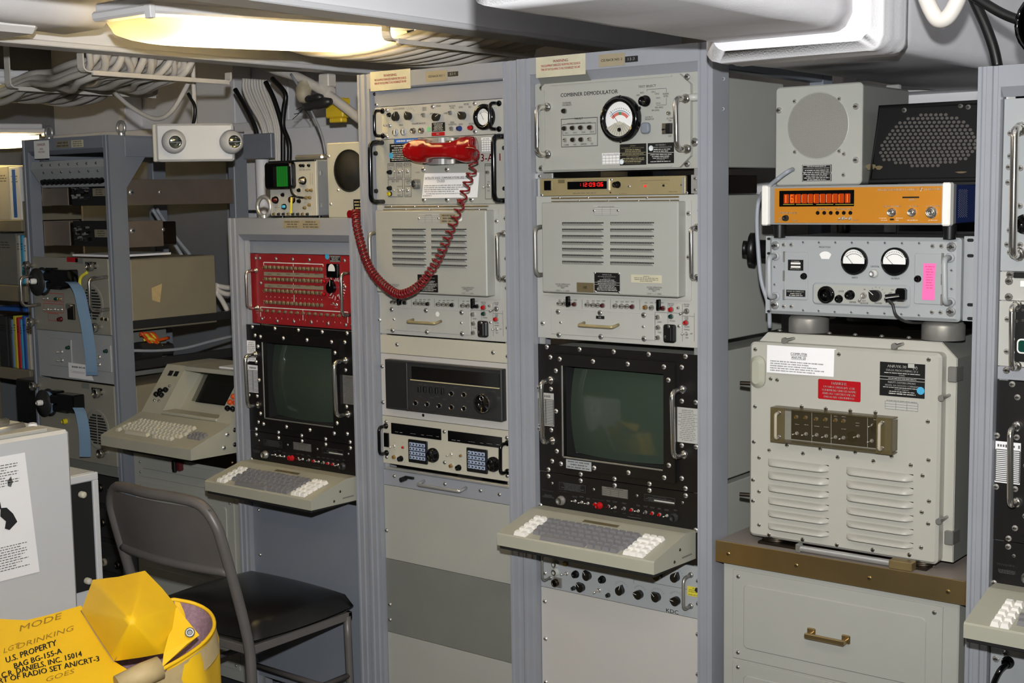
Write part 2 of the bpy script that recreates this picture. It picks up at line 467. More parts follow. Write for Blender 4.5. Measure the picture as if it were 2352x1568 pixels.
def nameplate(par, tl, br, Y, m='plateblack', ink='inkwhite', lines=None, rows=6, th=.0012, name='nameplate', r=.0008, border=None, margin=.06, corner=None):
    """lines: list of (text or None, relative height); None = a row of small print"""
    x0, x1, z0, z1 = R4(tl, br, Y); b = B(); b.plate(x0, x1, z0, z1, Y, Y-th, m, r)
    W, H = x1-x0, z1-z0; yy = Y-th-.0003
    if border: b.rectline(x0+W*.02, x1-W*.02, z0+H*.02, z1-H*.02, yy, min(W, H)*.02, border)
    if lines:
        tot = sum(l[1] for l in lines); z = z1-H*.05; sc = H*.9/tot
        for t, h in lines:
            hh = h*sc; z -= hh
            if t == '': continue
            if t == '-': b.rect(x0, x1, z+hh*.4, z+hh*.6, yy, ink)
            elif t is None: b.fine(x0+W*margin, x1-W*margin, z, z+hh, yy, 1, ink, .5)
            else: b.text(t, x0+W*margin, x1-W*margin, z+hh*.22, hh*.62, yy, ink, 'max', 'c')
    elif rows: b.fine(x0+W*margin, x1-W*margin, z0+H*.06, z1-H*.06, yy, rows, ink)
    o = obj(name, b, par)
    return o
def table_plate(par, tl, br, Y, m='greylight', ink='inkgrey', rows=4, cols=3, head=None, th=.0008, name='change_record_plate'):
    x0, x1, z0, z1 = R4(tl, br, Y); b = B(); b.plate(x0, x1, z0, z1, Y, Y-th, m); yy = Y-th-.0003; H = z1-z0; W = x1-x0; t = H*.025
    zt = z1-H*.2
    for i in range(rows+1): z = z0+H*.04+(zt-z0-H*.04)*i/rows; b.rect(x0+W*.02, x1-W*.02, z-t/2, z+t/2, yy, ink)
    for i in range(cols+1): x = x0+W*.02+W*.96*i/cols; b.rect(x-t/2, x+t/2, z0+H*.04, zt, yy, ink)
    if head: b.text(head, x0+W*.05, x1-W*.05, z1-H*.16, H*.1, yy, ink, 'max', 'c')
    else: b.fine(x0+W*.05, x1-W*.05, zt+H*.02, z1-H*.02, yy, 1, ink, .5)
    return obj(name, b, par)
class Ink:
    """lettering and lines printed on one panel"""
    def __init__(s, Y, m='ink'): s.b = B(); s.Y = Y-.0004; s.m = m
    def t(s, txt, pl, pr, h=8, m=None):
        a, c = PY(pl, s.Y), PY(pr, s.Y); k = kk(pl, s.Y); s.b.text(txt, a.x, c.x, (a.z+c.z)/2, h*k, s.Y, m or s.m, True, rot=0); return s
    def c(s, txt, p, h=5, m=None, w=None):
        a = PY(p, s.Y); k = kk(p, s.Y); v, f, x0, x1 = text_geo(txt); wd = (x1-x0)*h*k/.7*.9
        s.b.text(txt, a.x-wd/2, a.x+wd/2, a.z-h*k/2, h*k, s.Y, m or s.m, True); return s
    def line(s, pa, pb, w=1.2, m=None):
        a, c = PY(pa, s.Y), PY(pb, s.Y); d = (c-a); k = kk(pa, s.Y)*w/2
        if d.length < 1e-6: return s
        n = Vector((-d.z, 0, d.x)).normalized()*k; s.b.quad(a-n, c-n, c+n, a+n, m or s.m); return s
    def box(s, tl, br, w=1.2, m=None):
        x0, x1, z0, z1 = R4(tl, br, s.Y); s.b.rectline(x0, x1, z0, z1, s.Y, kk(tl, s.Y)*w, m or s.m); return s
    def fine(s, tl, br, rows=1, m=None, fill=.55): x0, x1, z0, z1 = R4(tl, br, s.Y); s.b.fine(x0, x1, z0, z1, s.Y, rows, m or s.m, fill); return s
    def fill(s, tl, br, m=None): x0, x1, z0, z1 = R4(tl, br, s.Y); s.b.rect(x0, x1, z0, z1, s.Y, m or s.m); return s
    def ticks(s, p, r0, r1, a0, a1, n, w=.0008, m=None):
        c = PY(p, s.Y)
        for i in range(n):
            a = math.radians(a0+(a1-a0)*i/(n-1)); d = Vector((math.cos(a), 0, math.sin(a))); e = Vector((-d.z, 0, d.x))*w/2
            s.b.quad(c+d*r0-e, c+d*r1-e, c+d*r1+e, c+d*r0+e, m or s.m)
        return s
    def done(s, par, name='lettering'):
        if s.b.v: return obj(name, s.b, par, kind='stuff')
def meter(par, p, Y, r, face='round', ptr=130, name='meter', bez=.26, arc=None):
    c = at(p, Y); b = B(); d = r*.35
    b.lathe([(r, 0), (r, -d*.7), (r*.93, -d), (r*(1-bez), -d), (r*(1-bez)*.98, -d*.5)][::-1], c, (0, 1, 0), 'blackgloss', 28)
    o = obj(name, b, par); f = B(); ri = r*(1-bez)*.985; y = c.y-d*.5
    f.disc(c.x, c.z, ri, y, 'white', 28)
    def arcband(r0, r1, a0, a1, m, yy, n=14):
        for i in range(n):
            A, C = [math.radians(a0+(a1-a0)*(i+k)/n) for k in (0, 1)]; oz = c.z-ri*.35
            f.quad(*[(c.x+rr*math.cos(t), yy, oz+rr*math.sin(t)) for rr, t in ((r0, A), (r1, A), (r1, C), (r0, C))], m)
    if arc == 'rgr':
        arcband(ri*.58, ri*.76, 38, 82, 'meterred', y-.0004); arcband(ri*.58, ri*.76, 82, 98, 'metergreen', y-.0004); arcband(ri*.58, ri*.76, 98, 142, 'meterred', y-.0004)
        arcband(ri*.80, ri*.85, 38, 142, 'bluetape', y-.0004)
    else: arcband(ri*.95, ri*.99, 45, 135, 'ink', y-.0004)
    for i in range(13):
        a = math.radians(45+90*i/12); oz = c.z-ri*.35
        f.quad(*[(c.x+rr*math.cos(a)+e*.0006*math.sin(a), y-.0005, oz+rr*math.sin(a)-e*.0006*math.cos(a)) for rr, e in ((ri*(.92 if arc else 1.1), 1), (ri*(1.0 if arc else 1.2), 1), (ri*(1.0 if arc else 1.2), -1), (ri*(.92 if arc else 1.1), -1))], 'ink')
    a = math.radians(ptr); oz = c.z-ri*.35
    f.quad((c.x-.0007, y-.001, oz), (c.x+.0007, y-.001, oz), (c.x+ri*1.05*math.cos(a)+.0006, y-.001, oz+ri*1.05*math.sin(a)), (c.x+ri*1.05*math.cos(a)-.0006, y-.001, oz+ri*1.05*math.sin(a)), 'ink')
    if face == 'half':
        P = [(ri*math.cos(math.radians(t)), ri*math.sin(math.radians(t))) for t in range(192, 349, 12)]
        f.prism(P, lambda u, v, t: (c.x+u, y-.001-.003*t, c.z+v), 'blackgloss')
    if face == 'fan':
        P = [(ri*math.cos(math.radians(t)), ri*math.sin(math.radians(t))) for t in range(208, 333, 12)]+[(0, -ri*.12)]
        f.prism(P, lambda u, v, t: (c.x+u, y-.001-.002*t, c.z+v), 'cream')
        for i in range(11):
            t = math.radians(215+11*i); f.quad(*[(c.x+rr*math.cos(t)+e*.0005, y-.0034, c.z+rr*math.sin(t)*1.0) for rr, e in ((ri*.35, -1), (ri*.35, 1), (ri*.95, 1), (ri*.95, -1))], 'inkgrey')
        f.lathe([(ri*.14, 0), (ri*.1, -.004), (0, -.004)][::-1], (c.x, y-.002, c.z-ri*.62), (0, 1, 0), 'blackgloss', 12)
    obj('dial', f, o)
    return o
def chassis(par, x0, x1, z0, z1, Y0, Y1, m='greydark', name='chassis', ch=.003):
    return obj(name, B().box(x0, x1, Y0, Y1, z0, z1, m, ch), par)
def smooth(pts, n=6):
    """Catmull-Rom through pts"""
    P = [Vector(p) for p in pts]; P = [P[0]*2-P[1]]+P+[P[-1]*2-P[-2]]; out = []
    for i in range(1, len(P)-2):
        for k in range(n):
            t = k/n; a, b, c, d = P[i-1], P[i], P[i+1], P[i+2]
            out.append(.5*((2*b)+(c-a)*t+(2*a-5*b+4*c-d)*t*t+(3*b-a-3*c+d)*t*t*t))
    return out+[P[-2]]
# ================================================================ the room
struct('floor', B().box(-6.2, 1.6, -4.2, 1.6, -.1, 0, 'floor'))
struct('ceiling', B().box(-6.2, 1.6, -4.2, 1.6, 2.42, 2.5, 'ceilwhite'))
wb = B(); wb.box(-6.2, 1.6, 1.25, 1.6, 0, 2.42, 'wallwhite')
for x in (-5.4, -4.62, -4.28, -3.75, -3.25, -2.5, -1.8, -.9): wb.box(x-.03, x+.03, 1.15, 1.25, 0, 2.42, 'wallwhite', .004)
wb.box(-6.2, 1.6, 1.10, 1.25, 1.90, 1.94, 'wallwhite', .004)
struct('wall_back', wb)
struct('wall_left', B().box(-6.2, -6.1, -4.2, 1.5, 0, 2.42, 'wallgrey'))
struct('wall_right', B().box(1.5, 1.6, -4.2, 1.5, 0, 2.42, 'wallgrey'))
struct('wall_front', B().box(-6.1, 1.5, -4.2, -4.1, 0, 2.42, 'wallgrey'))
# grey bulkhead panel seen through the open rack
struct('trim_1', B().box(-5.6, PY((528, 600), 1.05).x, 1.05, 1.08, 0, 1.86, 'wallgrey', .003))

def beam(name, X, z, y0, y1, label, wdt=.09):
    t = thing(name, label, 'ceiling beam', (X, (y0+y1)/2, z))
    f = B(); f.box(X-wdt, X, y0, y1, z, z+.016, 'beamgrey', .003); obj('flange', f, t)
    f = B(); f.box(X-wdt/2-.006, X-.012, y0, y1, z+.016, 2.42, 'ceilwhite'); obj('web', f, t)
    return t
beam('deck_beam', -3.373, 2.05, -3.2, 1.10, 'white steel deck beam passing behind the lit ceiling lamp, above the cable hangers')
beam('deck_beam', -2.30, 2.05, -3.2, 1.10, 'white steel deck beam between the lit ceiling lamp and the lagged duct', .10)

# ---- lagged ventilation ducts
def lag(name, label, x0, x1, y0, y1, z0, z1, r=.03):
    b = B(); n = 5
    P = []
    for cx, cz, a0 in ((x0+r, z0+r, 180), (x1-r, z0+r, 270), (x1-.004, z1, 0), (x0+.004, z1, 90)):
        rr = r if cz < z1 else .004
        for k in range(n+1):
            a = math.radians(a0+90*k/n); P.append((cx+rr*math.cos(a), cz+rr*math.sin(a)))
    rnd = random.Random(name+label); ny = 10; rings = []
    for j in range(ny+3):
        e = r*.7 if j in (0, ny+2) else 0
        y = y0 if j == 0 else (y1 if j == ny+2 else y0+.006+(y1-y0-.012)*(j-1)/ny)
        cx, cz = (x0+x1)/2, (z0+z1)/2
        rings.append(b.add([(u+(cx-u)*min(1, e/abs(cx-u+1e-6)) * (1 if abs(cx-u) > e else 0)+rnd.uniform(-.002, .002), y, max(v, z0)+(e if v < cz else 0)+rnd.uniform(-.002, .002)) for u, v in P]))
    N = len(P)
    for a, c in zip(rings, rings[1:]):
        for i in range(N): k = (i+1) % N; b.face((a+i, a+k, c+k, c+i), 'lagging', True)
    b.face([rings[0]+i for i in range(N)], 'lagging'); b.face([rings[-1]+i for i in range(N)], 'lagging')
    return obj(name, b, None, None, label, 'duct')
lag('lagged_duct', 'broad white lagged duct hanging above the combiner rack', -1.446, -1.116, -1.02, -.252, 1.927, 2.42, .035)
lag('duct_collar', 'thick white lagged collar wrapped around the duct end', -1.446, -1.060, -.25, -.11, 1.886, 2.42, .03)
lag('lagged_duct', 'grey-white lagged duct running back over the black speaker', -1.49, -1.105, -.108, 1.1, 1.90, 2.42, .03)
lag('lagged_duct', 'short rough lagged duct end beside the tip of the lit lamp', -3.30, -3.02, -1.75, PX((262, 0), -3.02).y, PX((150, 52), -3.02).z, 2.42, .07)
b = B(); b.box(-3.36, -3.12, -1.8, PX((93, 60), -3.12).y, PX((70, 76), -3.12).z, 2.42, 'ceilwhite', .015)
obj('duct_stub', b, None, None, 'small white painted duct stub between lagging and deck beam', 'duct')

# ---- main fluorescent fixture
def fixture(label, a, b_, wdt, group=None, tubes=True, hz=.024):
    a, b_ = Vector(a), Vector(b_); L = (b_-a).length; ydir = (b_-a).normalized(); xdir = Vector((ydir.y, -ydir.x, 0)).normalized(); zdir = xdir.cross(ydir)
    M = Matrix.Identity(4)
    for i in range(3): M[i][0], M[i][1], M[i][2], M[i][3] = xdir[i], ydir[i], zdir[i], (a[i]+b_[i])/2
    t = thing('ceiling_light', label, 'ceiling light', (0, 0, 0), group, M)
    h = B(); h.box(-wdt/2, wdt/2, -L/2, L/2, 0, hz, 'ceilwhite', .006); h.box(-wdt/2+.006, wdt/2-.006, -L/2+.01, L/2-.01, hz, hz+.02, 'ceilwhite', .004)
    obj('housing', h, t, M)
    # lens: half super-ellipse loft
    l = B(); ny = 24; nx = 14; dp = .056; rows = []
    for j in range(ny+1):
        u = -1+2*j/ny; y = u*(L/2-.008)
        e = (1-abs(u)**9)**(1/2.6) if abs(u) < 1 else 0; e2 = (1-abs(u)**6)**(1/2.2) if abs(u) < 1 else 0
        row = []
        for i in range(nx+1):
            ph = math.pi*i/nx; cx = math.cos(ph); sz = math.sin(ph)
            row.append((math.copysign(abs(cx)**.7, cx)*(wdt/2-.006)*(.62+.38*e), y, -.004-dp*e2*abs(sz)**.6-.002))
        rows.append(l.add(row))
    for p, q in zip(rows, rows[1:]):
        for i in range(nx): l.face((p+i, p+i+1, q+i+1, q+i), 'diffuser', True)
    obj('lens', l, t, M)
    if tubes:
        for s in (-1, 1):
            for k in (0, 1):
                u = B(); u.cyl((s*wdt*.24, -L*.38, -.022), (s*wdt*.24, L*.38, -.022), .013, 'tube', 12); obj('tube', u, t, M); break
    for y in (-L/2, L/2):
        c = B(); c.box(wdt/2-.02, wdt/2+.004, y-.012 if y > 0 else y-.004, y+.004 if y > 0 else y+.012, -.012, hz*.9, 'ceilwhite', .002); obj('clip', c, t, M)
    return t
fa, fb = PX((346, 24), -2.69), PX((968, 63), -2.69)
fixture('long ceiling lamp with glowing cream lens and rounded ends', (fa.x-.12, fa.y, fa.z-.005), (fb.x-.12, fb.y, fb.z-.005), .24)
fixture('dim cream ceiling lamp end beside the white junction box', PX((-190, 195), -4.5), PX((36, 195), -4.5), .24, tubes=False)
fixture('lit ceiling lamp far off behind the open rack', PX((-150, 309), -5.5), PX((74, 309), -5.5), .22)
fixture('ceiling lamp behind the photographer above the aisle', (-1.2, -1.6, 2.36), (0, -1.6, 2.36), .26, tubes=False)  # out-of-view housings added over the warm ambient area lights
fixture('ceiling lamp behind the photographer near the left wall', (-3.8, -2.6, 2.36), (-2.6, -2.6, 2.36), .26, tubes=False)
b = B(); p0, p1 = PX((-30, 156), -4.42), PX((35, 200), -4.42); b.box(-4.52, -4.42, p0.y-.1, p1.y, p1.z, p0.z, 'wallwhite', .005)
obj('junction_box', b, None, None, 'white junction box above the dim cream lamp end', 'junction box')
# round cap and pipe under the beam
b = B(); c = PX((707, 108), -3.05); b.lathe([(0, 0), (.024, 0), (.026, .004), (.026, .05), (0, .05)], c, (-.3, 1, 0.2), 'tan', 24, True); b.tube([c+Vector((-.02, .04, .01)), c+Vector((-.1, .12, .06)), c+Vector((-.12, .14, .2))], .012, 'cablewhite', 8)
obj('round_fitting', b, None, None, 'round cream fitting hanging beneath the lit lamp', 'fitting')

# ---- cable hangers and cables
def hanger(label, X, y0, y1, zr, ztop, both=True):
    t = thing('cable_hanger', label, 'cable hanger', (X, (y0+y1)/2, zr), 'cable hangers under the deck')
    b = B(); b.ribbon(arcpts([(X, y0, ztop), (X, y0, zr), (X, y1, zr), (X, y1, zr+.03)] if not both else [(X, y0, ztop), (X, y0, zr), (X, y1, zr), (X, y1, ztop)], .02), .030, .004, 'cablewhite', (1, 0, 0)); obj('strap', b, t)
    b = B(); b.box(X+.008, X+.018, y0+.03, y1-.01, zr-.010, zr+.004, 'cablewhite', .001); obj('stiffener', b, t)
    return t
H1 = PZ((48, 205), 2.0); H2 = PZ((232, 168), 2.0)
hanger('white strap hanger carrying cables next to the dim lamp end', -4.15, -.20, .40, 2.00, 2.42, False)
hanger('white strap hanger carrying cables just behind the deck beam', -3.50, -.36, .20, 2.00, 2.42, False)
HA, HB = PZ((968, 97), 2.05), PZ((1208, 131), 2.05); HX = (HA.x+HB.x)/2
hanger('white strap hanger carrying cables beside the lit lamp tip', HX, HA.y-.12, HB.y, 2.05, 2.42)
rnd = random.Random(3)
def cable(path, r, label, grp, m='cablewhite', n=8, k=5):
    b = B(); b.tube(smooth(path, k), r, m, n); return obj('cable', b, None, None, label, 'cable', grp)
NL = 26
for i in range(NL):
    y = -.19+i*.40/NL; lay = (i % 3)*.017; r = rnd.uniform(.0095, .013); w_ = lambda k=.018: rnd.uniform(-k, k)
    z0 = 2.016+lay; sg = rnd.uniform(.012, .045); yy = y+w_(.05)
    cable([(-3.43, yy-.17, 2.20+lay), (-3.46, yy-.16, 2.10+lay), (-3.52, y-.13+w_(), z0), (-3.66, y-.11+w_(), z0-sg*.7), (-3.82, y-.05+w_(), z0-sg), (-4.0, y+.02+w_(), z0-sg*.4), (-4.15, y+.05+w_(), z0), (-4.32, y+.08+w_(), z0-sg*.8), (-4.5, y+.11+w_(), z0-sg), (-4.8, y+.16, z0), (-5.3, y+.2, z0+.05)], r,
          'white painted cable in the bundle draped over the hangers by the dim lamp end', 'cables over the left hangers')
for i in range(16):
    y = HA.y+.0+i*(HB.y-HA.y-.03)/15; lay = (i % 2)*.022; r = rnd.uniform(.0085, .012); w_ = lambda: rnd.uniform(-.01, .01); z0 = 2.064+lay
    cable([(-2.24, y+.05+w_(), 2.22+lay), (-2.32, y+.04, 2.13+lay), (HX+.1, y+.01, z0+.02), (HX, y+w_(), z0), (HX-.15, y-.01, z0-.022), (HX-.3, y-.02+w_(), z0-.026), (HX-.45, y-.03, z0-.004), (-3.22, y-.04, z0+.07), (-3.30, y-.04, 2.24+lay)], r,
          'white painted cable in the bundle sagging behind the lit lamp', 'cables behind the lit lamp')
# loop hanging from the bundle
cable([PY(p, .12) for p in ((262, 212), (300, 245), (345, 270), (375, 270), (400, 248), (425, 205), (432, 190))], .008, 'white cable hanging in a loop above the emergency lamp', None)
cable([PY(p, .14) for p in ((432, 215), (446, 240), (448, 262), (444, 285))], .006, 'thin black cable dropping into the emergency lamp', None, 'black')

# ---- wiring, conduit and oddments on the back wall over the oscilloscope
for i in range(9):
    f = i/8
    cable([PY(p, .78+.004*(i % 3)) for p in ((560+f*50, 180+f*4), (560+f*54, 205), (575+f*52, 240), (598+f*40, 280), (608+f*34, 320), (610+f*34, 380))], .0068, 'white cable in the flat bundle running down behind the oscilloscope', 'white cables down the wall')
for p in (((540, 205), (560, 240), (585, 290), (592, 330), (594, 380)), ((610, 188), (630, 230), (648, 290), (650, 330), (650, 380)), ((625, 180), (655, 215), (652, 250), (650, 290), (664, 330), (664, 380))):
    cable([PY(q, .76) for q in p], .0095, 'thick black cable beside the flat white bundle on the wall', 'black cables down the wall', 'black')
t = thing('conduit', 'white conduit pipe slanting down beside the satellite rack, with a clamp', 'pipe', PY((820, 280), .55))
b = B(); b.tube(smooth([PY(p, .55) for p in ((575, 135), (625, 158), (690, 180), (760, 222), (860, 300))], 5), .017, 'cablewhite', 12); obj('pipe', b, t)
b = B(); c = PY((750, 210), .55); d = (PY((760, 222), .55)-PY((690, 180), .55)).normalized(); b.cyl(c-d*.018, c+d*.018, .026, 'cablewhite', 12); b.box(c.x-.03, c.x+.02, .54, .58, c.z+.015, c.z+.06, 'cablewhite', .004); obj('clamp', b, t)
b = B(); b.tube(smooth([PY(p, .53) for p in ((668, 170), (695, 215), (735, 300), (748, 355))], 4), .0045, 'cablegrey', 6); obj('cable', b, None, None, 'thin grey lead hanging down to the oscilloscope', 'cable')
t = thing('cable_connector', 'dangling wire-ended cable connectors under the conduit', 'connector', PY((710, 240), .52))
b = B()
for pa, pb, r in (((700, 246), (760, 232), .017), ((703, 228), (740, 222), .013)):
    A, C = PY(pa, .52), PY(pb, .52); d = C-A
    b.lathe([(0, 0), (r*.7, 0), (r, d.length*.2), (r*.85, d.length*.3), (r*1.05, d.length*.45), (r*1.05, d.length*.8), (r*.6, d.length), (0, d.length)], A, d, 'charcoal', 14)
obj('body', b, t)
b = B()
for p in (((697, 246), (685, 262), (672, 274)), ((697, 248), (690, 258), (676, 262)), ((698, 250), (712, 268), (712, 278)), ((697, 244), (684, 250), (680, 252))):
    b.tube(smooth([PY(q, .52) for q in p], 3), .0014, 'charcoal', 5)
obj('wires', b, t)
b = B(); b.lathe([(0, -.03), (.02, -.025), (.03, 0), (.026, .03), (.012, .05), (0, .05)], PY((698, 205), .53), (.2, -.4, -1), 'tan', 14); obj('tape_wrap', b, t)
t = thing('hazard_box', 'small yellow box clipped to the wall under the conduit', 'box', PY((785, 258), .62))
b = B(); x0, x1, z0, z1 = R4((765, 228), (806, 270), .62); b.box(x0, x1, .58, .62, z0, z1, 'yellow', .004); obj('body', b, t)
b = B(); b.box(x0+.012, x1-.012, .585, .615, z0-.016, z0, 'yellow', .003); obj('tab', b, t)
# perforated wall panel behind
b = B(); x0, x1, z0, z1 = R4((560, 300), (850, 420), .95); b.box(x0, x1, .95, .97, z0-.1, z1, 'wallwhite', .002)
obj('wall_shelf_panel', b, None, None, 'white sheet panel standing behind the oscilloscope', 'panel')
# ---- emergency lamp
ec = PY((448, 327), .12); ea = math.radians(47)
EM = T(ec) @ Matrix.Rotation(ea, 4, 'Z')
t = thing('emergency_light', 'white twin-head emergency lamp unit hanging above the open rack', 'emergency light', (0, 0, 0), None, EM)
ew, eh = 175*kk((448, 327), .12)/2, 86*kk((448, 327), .12)/2
b = B(); b.plate(-ew, ew, -eh, eh, .075, 0, 'boxgrey', .010, .007); obj('case', b, t, EM)
b = B(); b.box(-ew-.012, -ew+.004, .012, .07, -eh, eh, 'cream', .003); obj('end_cap', b, t, EM)
for x, z, d in ((-.070, .004, (.25, -1, -.1)), (ew-.012, 0, (.4, -1, 0))):
    d = Vector(d).normalized(); c = Vector((x, 0, z)); b = B()
    b.lathe([(.036, -.004), (.040, .012), (.036, .03), (.024, .044), (.021, .0445), (.018, .038), (0, .036)], c, d, 'boxgrey', 22, True, ['boxgrey']*4+['reflector']*2); h = obj('lamp_head', b, t, EM)
    b = B(); b.lathe([(0, .002), (.006, .0), (.007, -.004), (0, -.006)], c+d*.044, d, 'chrome', 10); q = c+d*.046; b.box(q.x-.019, q.x+.019, q.y-.001, q.y+.001, q.z-.0015, q.z+.0015, 'charcoal'); obj('bulb', b, h, EM)
b = B(); b.tube([(0, .04, eh-.002), (0, .04, eh+.2), (0, .04, 2.42-ec.z)], .008, 'cablewhite', 8); obj('hanger_rod', b, t, EM)

# ---- pipe and hoses at the top right
b = B(); b.tube(smooth([PY(p, -.3) for p in ((2110, -60), (2125, -10), (2140, 25), (2155, 45), (2175, 40), (2195, 10), (2215, -40))], 5), .0145, 'cablewhite', 12)
obj('pipe_bend', b, None, None, 'scuffed white pipe bend hooked under the ceiling by the right rack', 'pipe')
cable([PY(p, .02) for p in ((2215, -60), (2235, -5), (2262, 55), (2282, 110), (2292, 155))], .011, 'thick black cable arcing down onto the right rack', None, 'black')
cable([PY(p, -.02) for p in ((2205, -30), (2250, 0), (2300, 30), (2352, 50), (2450, 80))], .010, 'black cable leading to the black round horn', None, 'black')
b = B(); c = PY((2400, 55), -.1); b.lathe([(0, .01), (.055, .012), (.062, 0), (.060, .02), (.04, .06), (.02, .12), (0, .12)], c, (.2, 1, .1), 'blackgloss', 24)
obj('loudspeaker_horn', b, None, None, 'black round horn hanging above the right rack', 'horn')

# ================================================================ racks
YF = -.018
def rack(name, label, x0, x1, pl, pr, top, flat, bev, depth=.62, bottom=0.0, sides=True):
    t = thing(name, label, 'equipment rack', ((x0+x1)/2, .3, bottom))
    def post(xa, xb, inner, y0=YF, dd=.075, nm='post'):
        w_ = xb-xa; s = 1 if inner == 'r' else -1; o = xa if inner == 'r' else xb
        P = [(0, 0), (.16, 0), (.2, .004), (.34, .004), (.38, 0), (.62, 0), (.66, .005), (.84, .005), (.88, .001), (1, .001), (1, dd), (0, dd)]
        q = B(); q.prism([(o+s*u*w_, y0+v) for u, v in P], lambda u, v, tt: (u, v, bottom+(top-bottom)*tt), 'rack'); return obj(nm, q, t)
    post(x0-pl, x0, 'r'); post(x1, x1+pr, 'l')
    for a, b_ in ((x0-pl, x0), (x1, x1+pr)):
        q = B(); q.box(a, b_, depth-.06, depth, bottom, top-.01, 'rackside', .003); obj('rear_post', q, t)
        q = B(); q.box(a, b_, YF+.075, depth-.06, top-.06, top-.005, 'rackside', .003); obj('side_rail', q, t)
        q = B(); q.box(a, b_, YF+.075, depth-.06, bottom, bottom+.05, 'rackside', .003); obj('side_rail', q, t)
    q = B(); q.prism([(YF, top), (YF, flat), (YF+.003, flat-.003), (.002, bev), (.05, bev), (.05, top)], lambda u, v, tt: (x0-.002+(x1-x0+.004)*tt, u, v), 'rack'); obj('header', q, t)
    q = B(); q.box(x0, x1, YF+.068, depth, top-.012, top-.002, 'rackside'); obj('top_plate', q, t)
    # mounting rails behind the panels
    for a in (x0+.004, x1-.022):
        q = B(); q.box(a, a+.018, .0045, .0085, bottom+.02, bev, 'aluminium'); obj('mounting_rail', q, t)
    return t
R2X = (-2.086, -1.600); R1X = (-2.650, -2.174); R0X = (-3.224, -2.745); R3X = (-.906, -.42)
ztop = (PY((1225, 130), YF).z+PY((1600, 101), YF).z)/2
R2 = rack('equipment_rack', 'blue-grey rack holding the combiner demodulator and large black terminal', *R2X, .042, .040, ztop, PY((1400, 156), YF).z, PY((1442, 177), 0).z)
R1 = rack('equipment_rack', 'blue-grey rack holding the red handset and shortwave receiver', *R1X, .045, .044, ztop-.002, PY((1056, 187), YF).z, PY((1056, 193), 0).z)
R0 = rack('equipment_rack', 'low blue-grey rack holding the red patch panel, behind the folding chair', *R0X, .046, .044, PY((680, 501), YF).z, PY((680, 539), YF).z, PY((680, 554), 0).z)
R3 = rack('equipment_rack', 'blue-grey rack on the far side of the brass-edged cabinet', *R3X, .046, .040, PY((2300, 150), YF).z, PY((2320, 198), YF).z, PY((2320, 222), 0).z)
K = cr(1200, 100, .2423)
def warn(par, tl, br, Y):
    nameplate(par, tl, br, Y, 'tape', 'inkred', [('', .5), ('WARNING', 1.2), ('THIS EQUIPMENT ENERGIZED FROM MULTIPLE SOURCES', 1), ('TURN OFF THE FOLLOWING TO FULLY DE-ENERGIZE THIS UNIT', 1), ('', 1.3)], name='warning_label', margin=.1)
warn(R2, K(130, 135), K(600, 290), YF)
x0, x1, z0, z1 = R4(K(135, 295), K(610, 350), YF); b = B(); b.quad((x0, YF-.001, z1), (x1, YF-.001, z1), (x1+.004, -.001, z0-.004), (x0+.002, -.001, z0-.004), 'greydark'); obj('label_flap', b, R2)
nameplate(R2, K(725, 107), K(970, 203), YF, 'platetan', 'ink', [('', .9), ('CSS RACK NO. 2', 1), ('', .9)], name='rack_plate')
nameplate(R2, K(975, 124), K(1095, 170), YF, 'plateblack', 'inkwhite', [('E1-2', 1)], name='tape_label', margin=.2)
K1 = cr(820, 130, .23599)
warn(R1, K1(130, 152), K1(525, 308), YF)
nameplate(R1, K1(672, 147), K1(878, 232), YF, 'platetan', 'ink', [('', .9), ('CSS RACK NO. 1', 1), ('', .9)], name='rack_plate')
nameplate(R1, K1(885, 150), K1(985, 188), YF, 'plateblack', 'inkwhite', [('K1-4', 1)], name='tape_label', margin=.2)
K0 = cr(500, 300, .29343)
nameplate(R0, K0(515, 700), K0(655, 766), YF, 'platetan', 'ink', rows=3, name='rack_plate')
nameplate(R0, K0(658, 700), K0(798, 768), YF, 'platetan', 'ink', rows=3, name='rack_plate')
for p in (K(1905, 335), K(1900, 620)): screw(R2, None, 0, .004, 'rack', T(PX(p, R2X[1]+.040)))

# side of the combiner rack: the grey cases of its equipment, seen through the open side
def sidecase(par, pt, pb, name, y0=.06, y1=.5, X=None):
    X = X or R2X[1]+.030
    za, zb = PX(pt, X).z, PX(pb, X).z; return za, zb
# ================================================================ equipment in the combiner rack
def unit(name, label, cat, RX, z1, z0, m, th=.004, panel='front_panel', depth=.46, case='grey', r=.001, ch=.001, inset=.02):
    t = thing(name, label, cat, ((RX[0]+RX[1])/2, .1, z0))
    b = B(); b.plate(RX[0]+.0015, RX[1]-.0015, z0+.0006, z1-.0006, th, 0, m, r, ch); obj(panel, b, t)
    if depth: b = B(); b.box(RX[0]+inset+.006, RX[1]-inset-.003, th, depth, z0+.004, z1-.004, case, .002); obj('case', b, t)
    return t
def zavg(pa, pb, Y=0): return (PY(pa, Y).z+PY(pb, Y).z)/2
